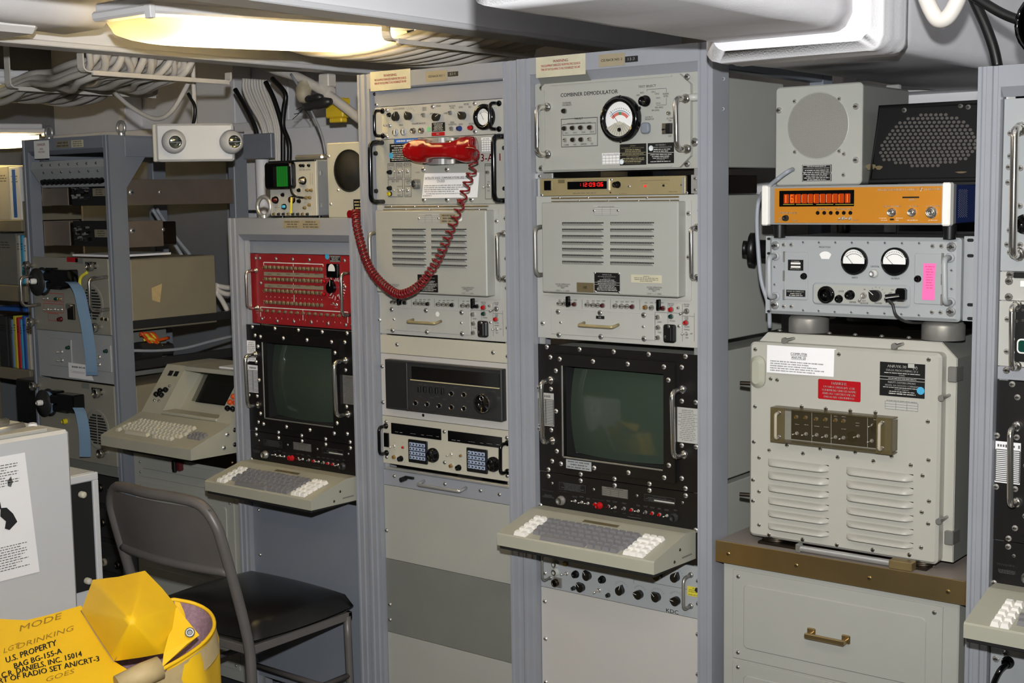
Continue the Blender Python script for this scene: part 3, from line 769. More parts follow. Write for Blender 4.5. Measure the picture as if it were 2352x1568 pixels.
# ---- combiner demodulator
z1, z0 = zavg((1231.5, 191), (1610.7, 163.5)), zavg((1231.5, 396.8), (1610.7, 387))
U = unit('combiner_demodulator', 'grey combiner demodulator unit with one large black meter and chrome grips', 'radio unit', R2X, z1, z0, 'grey', r=.006)
YP = -.012
b = B(); xa, xb = PY(K(183, 700), YP).x, PY(K(1592, 700), YP).x
P = [(xa, z0+.004), (xb-.03, z0+.004), (xb, z0+.03), (xb, z1-.03), (xb-.03, z1-.004), (xa+.01, z1-.004), (xa, z1-.012)]
b.prism(P, lambda u, v, t: (u, -.012*t, v), 'grey'); b.box(xa+.03, xb-.05, -.015, -.012, z1-.009, z1-.005, 'grey'); b.box(xa+.03, xb-.05, -.015, -.012, z0+.006, z0+.010, 'grey'); b.box(xa+.004, xa+.010, -.015, -.012, z0+.02, z1-.02, 'grey')
obj('raised_face', b, U)
ik = Ink(YP)
ik.t('COMBINER DEMODULATOR', K(362, 506), K(903, 472), 8.5).t('CHANNEL', K(380, 572), K(462, 568), 4, 'inkgrey').t('DISABLED', K(380, 592), K(465, 588), 4, 'inkgrey').t('TEST SELECT', K(1098, 418), K(1265, 410), 5, 'inkgrey')
ik.box(K(366, 715), K(713, 970), 1.3); ik.fill(K(490, 700), K(580, 735), 'grey'); ik.t('FAULT', K(494, 724), K(574, 719), 5)
ik.box(K(381, 765), K(696, 858), 1.0); ik.fill(K(420, 752), K(655, 775), 'grey'); ik.t('PRESELECTOR-DOWN CONV', K(424, 766), K(652, 758), 3.6)
for i, x in enumerate((415, 497, 577, 658)): ik.c('CH-%d' % (i+1), K(x, 848-i*4), 3.8)
for i, (s, x) in enumerate((('COMB', 415), ('OSC', 497), ('DEMOD', 580), ('DC', 660))): ik.c(s, K(x, 961-i*4), 3.8)
for s, x, y in (('AGC', 1133, 465), ('OFF', 1095, 490), ('CH-1', 1240, 457), ('CH-2', 1275, 475), ('CH-3', 1285, 515), ('CH-4', 1285, 565), ('PSK FREQ', 1295, 605), ('FM LEVEL', 1262, 632), ('SIGNAL', 1360, 475), ('LEVEL', 1360, 497), ('OUTPUT', 1198, 697), ('MONITOR', 1205, 717), ('AC PWR', 1400, 708), ('ON', 1398, 730), ('OFF', 1398, 877)): ik.c(s, K(x, y), 4, 'inkgrey')
ik.line(K(1180, 455), K(1180, 435), 1, 'inkgrey').line(K(1180, 435), K(1363, 424), 1, 'inkgrey').line(K(1363, 424), K(1363, 465), 1, 'inkgrey').line(K(1363, 510), K(1363, 580), 1, 'inkgrey').line(K(1363, 580), K(1270, 585), 1, 'inkgrey')
ik.done(U)
lamp(U, K(403, 640), YP, .0065, 'steel', 'darksteel')
for p in ((405, 805), (482, 800), (560, 797), (645, 795), (485, 912), (563, 910)): lamp(U, K(*p), YP, .0062, 'steel', 'darksteel')
for p in ((412, 915), (645, 907), (1395, 660)): lamp(U, K(*p), YP, .0055, 'nickel', 'chrome')
meter(U, K(945, 716), YP, .0555, 'fan', 128, bez=.24, arc='rgr')
for p in ((925, 503), (782, 632), (1112, 610), (790, 812), (1095, 795), (930, 925)): screw(U, K(*p), YP-.019, .003, 'black')
knob(U, K(1170, 545), YP, .0135, None, 'blackgloss', 1.3)
ik2 = Ink(YP-.0185, 'inkwhite')
b = B(); c = PY(K(1178, 800), YP); b.plate(c.x-.0115, c.x+.0115, c.z-.014, c.z+.013, YP, YP-.012, 'rackside', .009, .003); obj('jack_cover', b, U)
x0, x1, z0_, z1_ = R4(K(1330, 757), K(1428, 855), YP); b = B(); b.plate(x0, x1, z0_, z1_, YP, YP-.004, 'chrome', .001); b.box(x0+.012, x1-.001, YP-.010, YP-.004, z0_+.001, z1_-.001, 'black', .002); sw = obj('power_switch', b, U)
b = B(); b.tube([(x0+.009, YP-.004, z0_+.012), (x0+.011, YP-.02, z0_+.010)], .002, 'black', 6); obj('lever', b, sw)
nameplate(U, K(925, 955), K(1175, 1147), YP, 'plateblack', 'inkgold', [('AN/SSR-1', 1), ('RECEIVING SET, SATELLITE SIGNAL', 1), (None, .8), (None, .8), ('-', .6), (None, .7), ('-', .5), ('NAVY DEPARTMENT', .9), (None, .8), (None, .8), (None, .8), ('CONTRACTOR CODE 08808', .8)])
nameplate(U, K(1190, 945), K(1437, 1132), YP, 'plateblack', 'inkwhite', [('MD-900/SSR-1', 1), ('COMBINER DEMODULATOR', 1), (None, .8), (None, .8), ('-', .6), (None, .8), (None, .8), (None, .7), ('WALTHAM, MA', .7), (None, .8)])
table_plate(U, K(755, 1040), K(925, 1142), YP, 'white', 'inkgrey', 3, 5, 'FIELD CHANGE ACCOMPLISHED')
for p, m in (((1218, 992), 'white'), ((940, 1120), 'white')):
    b = B(); c = PY(K(*p), YP-.0014); b.disc(c.x, c.z, .0065, c.y, m, 20); b.lathe([(.0052, -.0002), (.0058, -.0002)], c, (0, 1, 0), 'skyblue', 18); obj('inspection_sticker', b, U)
handle(U, K(240, 604), K(242, 1050), YP, .045, .0068); handle(U, K(1552, 522), K(1562, 1000), YP, .047, .0068)
for p in ((187, 420), (1562, 315), (180, 1182), (1562, 1138)): screw(U, K(*p), YP if p[0] > 200 else 0, .006, 'steel')
for p in ((1685, 415), (1685, 605), (1685, 840), (1685, 1028), (108, 1008)): screw(U, K(*p), 0, .005, 'chrome')
screw(U, K(1632, 935), 0, .0085, 'steel')
b = B(); c = PY(K(1628, 510), -.005); b.tube([(c.x+.012, -.004, c.z), (c.x-.02, -.010, c.z)], .009, 'greylight', 10); obj('latch', b, U)
# ---- digital clock
z1, z0 = PY(K(850, 1263), 0).z, PY(K(850, 1440), 0).z
U = thing('digital_clock', 'slim brass-coloured digital clock with red digits 12:09:06', 'clock', (-1.85, .1, z0))
xa, xb = PY(K(165, 1350), 0).x, PY(K(1558, 1330), 0).x; b = B(); b.box(xa, xb, 0, .35, z0, z1, 'darksteel', .002); obj('case', b, U)
b = B(); b.plate(xa+.002, xb-.002, z0+.001, z1-.001, 0, -.003, 'gold', .001, .0006); obj('face', b, U)
YP = -.003
x0, x1, a0, a1 = R4(K(430, 1310), K(815, 1376), YP); b = B(); b.plate(x0, x1, a0, a1, YP, YP-.002, 'blackgloss', .001); d = obj('display_window', b, U)
b = B(); p0, p1 = PY(K(545, 1360), YP-.0028), PY(K(775, 1352), YP-.0028); dz = .0094; xs = p0.x; W = p1.x-p0.x
# seven-segment digits
SEG = {'0': 'abcdef', '1': 'bc', '2': 'abged', '6': 'afgcde', '9': 'abcdfg'}
def seg7(b, ch, x, z, w_, h, y, m, t=None):
    t = t or h*.11
    S = {'a': (x, x+w_, z+h-t, z+h), 'g': (x, x+w_, z+h/2-t/2, z+h/2+t/2), 'd': (x, x+w_, z, z+t), 'f': (x, x+t, z+h/2, z+h), 'e': (x, x+t, z, z+h/2), 'b': (x+w_-t, x+w_, z+h/2, z+h), 'c': (x+w_-t, x+w_, z, z+h/2)}
    for k in SEG[ch]: b.rect(*S[k], y, m)
n = 0
for ch in ':12:09:06':
    zz = p0.z+.001
    if ch == ':': b.rect(xs+.0012, xs+.0024, zz+.002, zz+.0034, p0.y, 'led'); b.rect(xs+.0012, xs+.0024, zz+.006, zz+.0074, p0.y, 'led'); xs += W*.07
    else: seg7(b, ch, xs, zz, W*.085, dz, p0.y, 'led'); xs += W*.13
obj('digits', b, d)
b = B(); x0, x1, a0, a1 = R4(K(808, 1280), K(825, 1392), YP); b.plate(x0, x1, a0, a1, YP, YP-.004, 'aluminium', .001); b2 = obj('trim_strip', b, U)
b = B(); x0, x1, a0, a1 = R4(K(210, 1300), K(277, 1390), YP); b.plate(x0, x1, a0, a1, YP, YP-.004, 'blackgloss', .001, .001); obj('rocker_switch', b, U)
b = B(); x0, x1, a0, a1 = R4(K(340, 1290), K(402, 1322), YP); b.plate(x0, x1, a0, a1, YP, YP-.001, 'platebrown'); obj('badge', b, U)
knob(U, K(905, 1337), YP, .0085, None, 'blackgloss', 1.9); lamp(U, K(1168, 1350), YP, .0032, 'steel', 'led'); lamp(U, K(1342, 1345), YP, .003, 'steel', 'darksteel'); lamp(U, K(838, 1412), YP, .002, 'steel', 'redoff')
b = B(); x0, x1, a0, a1 = R4(K(1520, 1265), K(1540, 1422), YP); b.plate(x0, x1, a0, a1, YP, YP-.003, 'aluminium', .001); obj('trim_strip', b, U)
ik = Ink(YP, 'platebrown'); ik.line(K(1125, 1300), K(1390, 1292), .8).line(K(1125, 1300), K(1125, 1310), .8).line(K(1390, 1292), K(1390, 1302), .8).fine(K(1370, 1398), K(1485, 1410)).fine(K(1130, 1322), K(1195, 1330)).fine(K(1315, 1320), K(1370, 1328)).fine(K(470, 1410), K(700, 1425), 1, 'inkgrey').fine(K(480, 1292), K(770, 1300)).fine(K(915, 1418), K(990, 1428)); ik.done(U)
for p in ((1012, 1353), (1510, 1340), (185, 1436), (1558, 1415), (842, 1290)): screw(U, K(*p), YP, .003)
for tl, br in ((K(112, 1232), K(285, 1280)), (K(1597, 1243), K(1700, 1420))):
    x0, x1, a0, a1 = R4(tl, br, 0); b = B(); b.plate(x0, min(x1, R2X[1]-.001), a0, a1, .005, 0, 'aluminium', .001, .0006); br_ = obj('mounting_bracket', b, U)
    for fx, fz in ((.3, .5),) if a1-a0 < .02 else ((.4, .2), (.4, .8), (.9, .15)): screw(br_, None, 0, .0035, 'steel', T((x0+(x1-x0)*fx, 0, a0+(a1-a0)*fz)))

# ---- recorder reproducer (also stands in the handset rack)
Kr = cr(1200, 440, .22956)
def recorder(label, off, RX, var):
    global OFF
    OFF = Vector((0, 0, 0)); z1, z0 = zavg((1232, 449), (1611, 447)), zavg((1238, 778.6), (1611, 797)); OFF = Vector(off); z1 += OFF.z; z0 += OFF.z
    t = unit('data_recorder', label, 'recorder', RX, z1, z0, 'greylight')
    YC = -.037; x0, x1, a0, a1 = R4(Kr(187, 108), Kr(1558, 1060), YC)
    cv = B(); cv.plate(x0, x1, a0, a1, 0, YC, 'grey', .004, .003); cover = obj('cover', cv, t)
    # louvres
    def louver(tl, br):
        lx0, lx1, lz0, lz1 = R4(tl, br, YC); w_ = lx1-lx0; h = lz1-lz0
        def fn(b):
            b.rect(-w_/2, w_/2, -h*.1, h*.5, -.0003, 'blackmatte')
            for i in range(int(w_/.0045)):
                xx = -w_/2+.003+i*.0045; b.rect(xx, xx+.0022, h*.12, h*.42, -.0006, 'steel')
            e = h*.55
            b.quad((-w_/2, 0, h*.1), (-w_/2+e, -.006, h*.12), (-w_/2+e*.6, 0, -h*.5), (-w_/2, 0, -h*.3), 'grey')
            b.quad((-w_/2+e, -.006, h*.12), (w_/2-e, -.006, h*.12), (w_/2-e*.6, 0, -h*.5), (-w_/2+e*.6, 0, -h*.5), 'grey')
            b.quad((w_/2-e, -.006, h*.12), (w_/2, 0, h*.1), (w_/2, 0, -h*.3), (w_/2-e*.6, 0, -h*.5), 'grey')
        obj('louver', cached(('louver', round(w_, 3)), fn), cover, T(((lx0+lx1)/2, YC, (lz0+lz1)/2)))
    for i in range(7): louver(Kr(398, 305+i*64.5), Kr(812, 342+i*65.3)); louver(Kr(880, 303+i*66.5), Kr(1316, 340+i*67))
    nm = table_plate if var == 2 else table_plate
    if var == 2:
        o = table_plate(cover, Kr(712, 140), Kr(970, 236), YC, 'greylight', 'inkgrey', 4, 3, 'FIELD CHANGE ACCOMPLISHED')
        for p in ((717, 190), (957, 188)): screw(cover, Kr(*p), YC-.001, .003)
        nameplate(cover, Kr(1090, 828), Kr(1395, 918), YC, 'tape', 'ink', [('', .2), ('AN/USH-26', 1), (None, 1), (None, 1), ('BYPASS POWER PANEL', 1), ('', .2)], name='typed_label')
        nameplate(cover, Kr(545, 907), Kr(715, 1010), YC, 'platebrown', 'ink', [('', .5), ('HE', 1), ('', .5)], name='brass_tag', margin=.3)
        nameplate(cover, Kr(722, 808), Kr(975, 1008), YC, 'plateblack', 'inkwhite', [('AN/USH-26 (V)', 1.1), ('RECORDER-REPRODUCER SET,', 1), ('SIGNAL DATA', .9), (None, .9), (None, .8), ('-', .5), (None, .8), ('-', .5), (None, .8), (None, .8), (None, .8), (None, .8)])
        for p in ((725, 812), (965, 818), (730, 1000), (968, 1008)): screw(cover, Kr(*p), YC-.001, .0026)
    else:
        J = cr(820, 450, .22321); o_ = OFF; OFF = Vector((0, 0, 0))
        table_plate(cover, J(628, 185), J(850, 278), YC, 'greylight', 'inkgrey', 4, 3, 'FIELD CHANGE')
        nameplate(cover, J(852, 180), J(1040, 280), YC, 'platetan', 'ink', rows=3, name='instruction_plate')
        for p in ((637, 230), (838, 230)): screw(cover, J(*p), YC-.001, .003)
        nameplate(cover, J(625, 805), J(835, 992), YC, 'plateblack', 'inkwhite', [('AN/USH-26', 1.1), ('RECORDER-REPRODUCER SET', 1), ('SIGNAL DATA', .9), (None, .9), (None, .8), ('-', .5), (None, .8), ('-', .5), (None, .8), (None, .8), (None, .8), (None, .8)])
        b = B(); c = PY(J(1062, 235), YC-.0014); b.disc(c.x, c.z, .0065, c.y, 'white', 20); obj('inspection_sticker', b, cover)
        b = B(); c = PY(J(828, 1215), -.0044); b.disc(c.x, c.z, .007, c.y, 'white', 20); obj('inspection_sticker', b, t)
        OFF = o_
    ik = Ink(YC, 'inkgrey')
    for x, s in ((403, 'OPEN  <-  ->  LOCK'), (1318, 'LOCK  <-  ->  OPEN')):
        y = 926 if x < 1000 else 958
        ik.c('DOOR OPERATION', Kr(x, y), 3.6).c('DEPRESS LEVER', Kr(x, y+18), 3.6).c('FIRST', Kr(x, y+36), 3.6).c(s, Kr(x, y+64), 3.4)
    ik.done(cover)
    h = B()
    for k, (ya, yb, yy) in enumerate(((44, 74, -.004), (80, 100, -.030))):
        q0, q1 = PY(Kr(290, yb), yy), PY(Kr(1565, ya), yy); h.box(q0.x, q1.x, yy-.002, yy+.002, q0.z, q1.z, 'brassdull', .0006)
    hg = obj('hinge', h, t)
    for x in (370, 655, 945, 1245): screw(hg, Kr(x, 60), -.006, .0026)
    for x in (565, 855, 1158, 1470): screw(hg, Kr(x, 90), -.032, .0022)
    handle(t, Kr(232, 350), Kr(240, 825), 0, .046, .0055, 'steel'); handle(t, Kr(1752, 358), Kr(1757, 862), 0, .030, .0058)
    # frame around cover
    f = B(); xx0, xx1, zz0, zz1 = R4(Kr(170, 100), Kr(1695, 1095), 0); f.plate(xx0+.006, xx1, zz0, zz1, 0, -.003, 'greylight', .004); obj('cover_frame', f, t)
    screws(t, [Kr(*p) for p in ((1778, 188), (1780, 635), (1780, 965), (1783, 1408), (205, 1315))], 0, .0055)
    screws(t, [Kr(*p) for p in ((1665, 218), (1665, 655))], -.003, .0048)
    for p in ((462, 1100), (1368, 1135)):
        c = PY(Kr(*p), -.012); b = B(); b.box(c.x-.004, c.x+.004, -.022, -.008, c.z-.0125, c.z+.014, 'blackgloss', .002); obj('door_lever', b, t)
    dk = 'redoff' if var == 2 else 'black'
    for x, y, c in ((375, 1118, 'chrome'), (418, 1121, 'chrome'), (475, 1123, 'chrome'), (527, 1125, dk), (655, 1130, 'chrome'), (710, 1133, 'chrome'), (757, 1135, 'chrome'), (808, 1138, dk), (935, 1142, 'chrome'), (995, 1145, 'chrome'), (1050, 1147, 'chrome'), (1105, 1150, dk), (1235, 1156, 'amberlamp' if var == 2 else 'chrome'), (1297, 1160, 'chrome'), (1412, 1166, dk)):
        lamp(t, Kr(x, y), 0, .0060, 'steel' if c != 'nickel' else 'chrome', c)
    lamp(t, Kr(1492, 1178), 0, .0065, 'steel', 'redlamp'); lamp(t, Kr(1492, 1248), 0, .0062, 'steel', 'greenlamp'); lamp(t, Kr(1642, 1310), 0, .0065, 'steel', 'redlamp')
    for p in ((1360, 1255), (1365, 1356), (1362, 1458)): lamp(t, Kr(*p), 0, .0058, 'nickel', 'steel')
    lamp(t, Kr(1565, 1160), 0, .0042, 'nickel', 'chrome'); toggle(t, Kr(1645, 1195), 0, .0068, 215, 'steel'); toggle(t, Kr(1645, 1420), 0, .0048, 180)
    c = PY(Kr(1480, 1418), 0); b = B(); b.plate(c.x-.0165, c.x+.0165, c.z-.022, c.z+.022, 0, -.010, 'black', .006, .004); b.box(c.x-.006, c.x+.010, -.014, -.010, c.z-.018, c.z+.018, 'black', .003); br = obj('circuit_breaker', b, t)
    screw(br, None, 0, .003, 'steel', T((c.x+.004, -.014, c.z+.018))); screw(br, None, 0, .003, 'steel', T((c.x-.007, -.010, c.z-.008)))
    screw(t, Kr(1567, 1345), 0, .0035)
    dx0, dx1, dz0, dz1 = R4(Kr(290, 1172), Kr(1326, 1488), 0); dz0 = max(dz0, z0+.004); b = B(); b.plate(dx0, dx1, dz0, dz1, 0, -.003, 'greylight', .001, .0008); dr = obj('lower_door', b, t)
    screws(dr, [Kr(*p) for p in ((358, 1200), (365, 1430), (785, 1450), (1215, 1235), (1218, 1470), (777, 1212))], -.003, .0055, 'steel'); screws(dr, [Kr(*p) for p in ((383, 1308), (1210, 1350))], -.003, .0035)
    ha, hb = PY(Kr(620, 1312), -.003), PY(Kr(960, 1330), -.003); b = B(); o = Vector((0, -.028, -.004)); hz = (ha.z+hb.z)/2; ha.z = hb.z = hz
    b.tube(arcpts([ha, ha+o, hb+o, hb], .008), .0038, 'gold', 10); obj('handle', b, dr)
    if var == 2: nameplate(dr, Kr(738, 1240), Kr(820, 1275), -.003, 'plateblack', 'inkwhite', [('H6.', 1)], name='tape_label', margin=.2)
    ik = Ink(0, 'inkgrey')
    for x in (597, 880, 1175): ik.line(Kr(x, 1080), Kr(x, 1170+(x-597)*.02), .9)
    ik.line(Kr(1455, 1110), Kr(1455, 1320), .9).line(Kr(1327, 1205), Kr(1600, 1218), .9).line(Kr(1600, 1125), Kr(1600, 1500), .9).line(Kr(1600, 1243), Kr(1720, 1248), .9).line(Kr(1720, 1215), Kr(1720, 1500), .9).line(Kr(1327, 1205), Kr(1327, 1490), 1)
    for g in (0, 281, 570, 864):
        for j, s in enumerate(('REC', 'SAFE', 'BUSY', 'UNIT')): ik.c(s, Kr(375+g+j*52, 1085+g*.03), 3.2)
    for s, x, y in (('MASTER', 1642, 1128), ('CLEAR', 1642, 1146), ('BATTLE', 1487, 1122), ('SHORT', 1487, 1140), ('OVER', 1640, 1258), ('TEMP', 1640, 1275), ('POWER', 1500, 1294), ('LAMPS', 1370, 1305), ('FUSE', 1372, 1408), ('ALARM', 1645, 1352), ('ENABLE', 1645, 1380), ('OFF', 1688, 1421), ('TEST', 1645, 1462)): ik.c(s, Kr(x, y), 3.3)
    ik.done(t)
    OFF = Vector((0, 0, 0)); return t
recorder('grey data recorder with louvred cover, under the digital clock', (0, 0, 0), R2X, 2)
recorder('grey data recorder with louvred cover, behind the hanging red cord', (-.581, 0, -.0185), R1X, 1)

# ---- display terminals with keyboards
Kc = cr(1140, 760, .35714)
_s = math.atan2(.036, .14)
def PK(p, h=.0):
    n = Vector((0, -math.sin(_s), math.cos(_s))); o = Vector((0, -.19, .772))+n*h; d = ray(*p); return CAM+d*((o-CAM).dot(n)/d.dot(n))
def terminal(lab_d, lab_k, off, RX, var):
    global OFF
    OFF = Vector(off); dx, dz = OFF.x, OFF.z
    z1, z0 = 1.233+dz, .8985+dz
    t = thing('display_unit', lab_d, 'display', ((RX[0]+RX[1])/2, .1, z0)); x0, x1, a0, a1 = R4(Kc(428, 222), Kc(1078, 850), -.010)
    a0 = PY(Kc(760, 848), -.010).z; a1 = PY(Kc(760, 250), -.010).z
    bx0, bx1, bz0, bz1 = PY(Kc(378, 500), -.010).x, PY(Kc(1150, 560), -.010).x, PY(Kc(760, 925), -.01).z, PY(Kc(760, 175), -.01).z
    def ring(b, o, i, y, m):
        (A0, A1, C0, C1), (E0, E1, G0, G1) = o, i
        b.box(A0, E0, *y, C0, C1, m); b.box(E1, A1, *y, C0, C1, m); b.box(E0, E1, *y, C0, G0, m); b.box(E0, E1, *y, G1, C1, m)
    b = B(); ring(b, (RX[0]+.0015, RX[1]-.0015, z0+.0008, z1), (x0, x1, a0, a1), (0, .004), 'blackpanel'); obj('front_panel', b, t)
    b = B(); ring(b, (bx0, bx1, bz0, bz1), (x0, x1, a0, a1), (-.012, 0), 'blackpanel'); bz = obj('bezel', b, t)
    b = B()
    ring(b, (x0-.004, x1+.004, a0-.004, a1+.004), (x0, x1, a0, a1), (.006, .045), 'blackmatte'); obj('screen_hood', b, t)
    b = B(); b.box(x0-.0035, x0+.001, -.0135, -.011, a0-.003, a1, 'steel', .0005); b.box(x0-.0035, x1-.002, -.0135, -.011, a0-.0035, a0+.0005, 'steel', .0005); obj('screen_trim', b, bz)
    b = B(); cx, cz, wx, hz_ = (x0+x1)/2, (a0+a1)/2, (x1-x0)/2, (a1-a0)/2
    def glass(u, v):
        U_, V_ = 2*u-1, 2*v-1; e = U_*math.sqrt(max(0, 1-.5*V_*V_*.12)); g = V_*math.sqrt(max(0, 1-.5*U_*U_*.12))
        return (cx+e*wx*1.0, .010+.022*(U_*U_+V_*V_)*.6, cz+g*hz_*1.0)
    b.grid(16, 14, glass, 'crt'); obj('screen', b, t)
    b = B(); b.box(RX[0]+.03, RX[1]-.014, .045, .5, z0+.006, z1-.006, 'grey', .003); obj('case', b, t)
    S = ((325, 102), (535, 118), (755, 133), (980, 150), (1217, 163), (348, 168), (1193, 233), (272, 365), (352, 372), (1193, 450), (1283, 458), (277, 627), (354, 636), (1193, 735), (1285, 745), (360, 836), (1193, 947), (336, 890), (543, 920), (760, 950), (985, 982), (1217, 1012))
    for p in S: screw(t, Kc(*p), 0, .0048)
    for p in ((408, 180), (622, 195), (845, 212), (1078, 230), (383, 255), (1107, 315), (385, 515), (390, 772), (1110, 863), (416, 853), (630, 880), (850, 910), (1080, 942)): screw(bz, Kc(*p), -.012, .0048)
    handle(t, Kc(352, 315), Kc(364, 705), 0, .044, .0064, 'chrome'); handle(t, Kc(1196, 375), Kc(1206, 795), 0, .048, .0064, 'chrome')
    ls = {1: (Kc(268, 390), Kc(372, 612)), 0: (Kc(268, 390), Kc(372, 612))}
    table_plate(t, Kc(268, 392), Kc(372, 614), 0, 'greylight' if var == 2 else 'paper', 'inkgrey', 16, 2)
    nameplate(t, Kc(1165, 487), Kc(1300, 727), 0, 'greylight' if var != 0 else 'steel', 'inkgrey', [('NOMENCLATURE', 1)]+[(None, 1)]*16, name='control_index_plate', margin=.04)
    if var == 0: nameplate(t, Kc(272, 205), Kc(350, 372), 0, 'paper', 'inkgrey', rows=10, name='paper_strip')
    if var == 2: nameplate(t, Kc(450, 822), Kc(612, 903), -.012, 'greyblue', 'ink', rows=3, name='note_label')
    # ---------------- control panel with keyboard
    k = thing('keyboard_unit', lab_k, 'keyboard', ((RX[0]+RX[1])/2, 0, .72+dz))
    b = B(); b.plate(RX[0]+.0015, RX[1]-.0015, .72+dz, .8975+dz, .004, 0, 'blackpanel', .002, .001); cp = obj('control_panel', b, k)
    b = B(); b.box(RX[0]+.03, RX[1]-.014, .004, .46, .726+dz, .892+dz, 'grey', .002); obj('case', b, k)
    for p in ((336, 932), (543, 962), (762, 992), (985, 1024), (1218, 1058), (285, 1120), (1283, 1280)): screw(cp, Kc(*p), 0, .0048)
    for p in ((360, 978), (627, 1018), (905, 1058), (1198, 1103)): screw(cp, Kc(*p), 0, .003, 'steel')
    nameplate(cp, Kc(402, 967), Kc(580, 1042), 0, 'plateblack', 'inkgrey', rows=5, border='inkgrey'); table_plate(cp, Kc(680, 997), Kc(846, 1080), 0, 'steel', 'ink', 4, 3); nameplate(cp, Kc(950, 1045), Kc(1155, 1120), 0, 'plateblack', 'inkgrey', [('NAVY DEPARTMENT', 1.1), (None, .8), (None, .8), (None, .8)], border='inkgrey')
    x0_, x1_, q0, q1 = R4(Kc(1015, 1083), Kc(1145, 1112), -.0014); b = B(); b.plate(x0_, x1_, q0, q1, -.0012, -.002, 'greylight'); obj('serial_plate', b, cp)
    knob(cp, Kc(420, 1088), 0, .0125, None, 'steel', 1.1); knob(cp, Kc(1145, 1198), 0, .0115, None, 'charcoal', 1.0)
    for x, y, a in ((508, 1092, 170), (551, 1100, 190), (591, 1107, 170), (765, 1133, 200), (914, 1156, 170), (1098, 1186, 200)): toggle(cp, Kc(x, y), 0, .0042, a)
    for x, y, c in ((637, 1112, 'redlamp'), (722, 1127, 'redoff'), (822, 1141, 'chrome'), (871, 1149, 'redlamp'), (960, 1165, 'chrome'), (1004, 1171, 'redlamp'), (1051, 1179, 'redlamp')): lamp(cp, Kc(x, y), 0, .0045, 'nickel', c)
    lamp(cp, Kc(666, 1121), 0, .0085, 'redlamp', 'redlamp')
    ik = Ink(0, 'inkgrey'); ik.t('WARNING', Kc(292, 1026), Kc(372, 1038), 4).fine(Kc(295, 1045), Kc(372, 1078), 4)
    for x, y in ((505, 1066), (548, 1065), (590, 1078), (720, 1092), (762, 1098), (822, 1108), (912, 1122), (960, 1128), (1003, 1135), (1048, 1142), (1095, 1150), (1152, 1152)): ik.fine(Kc(x-16, y-8), Kc(x+16, y+8), 2)
    ik.fine(Kc(610, 1080), Kc(695, 1090)); ik.fine(Kc(405, 1028), Kc(465, 1036)); ik.line(Kc(845, 1193), Kc(930, 1206), .8)
    for x, y in ((765, 1162), (870, 1178), (912, 1184), (822, 1172)): ik.fine(Kc(x-10, y-4), Kc(x+10, y+4))
    ik.done(cp)
    xa, xb = -2.078+dx, -1.614+dx
    P = [(-.19, .742), (-.0015, .738), (-.0015, .808), (-.045, .809), (-.055, .807), (-.187, .7735), (-.19, .770)]
    b = B(); b.prism(P, lambda u, v, tt: (xa+(xb-xa)*tt, u, v+dz), 'housing'); hs = obj('housing', b, k)
    b = B(); b.box(xa+.004, xb-.004, -.186, -.004, .733+dz, .7415+dz, 'blackmatte', .002); obj('base_plate', b, k)
    # keys
    KM = Matrix.Rotation(_s, 4, 'X')
    def key(u, v, wdt, m, nm='key', ln=.0158):
        # u: X, v: distance up the slope from the front edge
        def fn(b):
            w2, l2, tw, tl_, h = wdt/2, ln/2, wdt/2-.0028, ln/2-.003, .0095
            n = b.add([(-w2, -l2, 0), (w2, -l2, 0), (w2, l2, 0), (-w2, l2, 0), (-tw, -tl_+.0006, h), (tw, -tl_+.0006, h), (tw, tl_+.001, h), (-tw, tl_+.001, h)])
            for q in ((0, 1, 5, 4), (1, 2, 6, 5), (2, 3, 7, 6), (3, 0, 4, 7), (4, 5, 6, 7)): b.face([n+i for i in q], m)
        o = Vector((u+dx, -.19+v*math.cos(_s), .772+dz+v*math.sin(_s)))
        obj(nm, cached((nm, round(wdt, 4), m, ln), fn), k, T(o+Vector((0, 0, .001))) @ KM)
    def uv(p): q = PK(p, .008); return q.x, (q.y+.19)/math.cos(_s)
    L0, L1, L4 = uv((1190, 1220)), uv((1207, 1222)), uv((1235, 1187)); du = L1[0]-L0[0]; dv = (L4[1]-L0[1])/4
    for r in range(5):
        for c in range(2): key(L0[0]+c*.0193, L0[1]+r*dv, .0178, 'keywhite', 'function_key')
    Q0, Q4 = uv((1441, 1264)), uv((1485, 1229)); rb = Q0[0]; dq = (Q4[1]-Q0[1])/4
    for r in range(5):
        for c in range(3):
            if r == 3 and c == 0: key(rb+.0193*.5, Q0[1]+r*dq, .037, 'keywhite', 'function_key'); continue
            if r == 3 and c == 1: continue
            if r == 4: key(rb+.0193*(c+.15), Q0[1]+r*dq, .0178, 'keywhite', 'function_key'); continue
            key(rb+c*.0193, Q0[1]+r*dq, .0178, 'keywhite', 'function_key')
    ua, ub = L0[0]+.0193*1.6, rb-.0193*.75; va = L0[1]
    for r in range(4):
        n = (13, 13, 13, 13)[r]; sh = (.004, .0, .006, .002)[r]; pt = (ub-ua)/n
        for i in range(n):
            u_ = ua+pt*(i+.5)+(sh if i < n-1 else 0)
            key(u_, va+(r+1)*dv*.985, pt*.93, 'keygrey')
    key(ua+pt*5.0, va+.001, pt*6.2, 'keygrey', 'space_bar', .0165)
    for i in range(4): key(ua+pt*(8.9+i*1.05), va+.002, pt*.93, 'keygrey')
    # plate and tag
    def flat(nm, u0, u1, v0, v1, m, h=.0008):
        def o(u, v): return (u+dx, -.19+v*math.cos(_s), .772+dz+v*math.sin(_s)+h)
        b = B(); b.quad(o(u0, v0), o(u1, v0), o(u1, v1), o(u0, v1), m); obj(nm, b, k)
    A = PK((1345, 1192)); C = PK((1420, 1210)); flat('label_plate', A.x, C.x, .122, .134, 'platebrown')
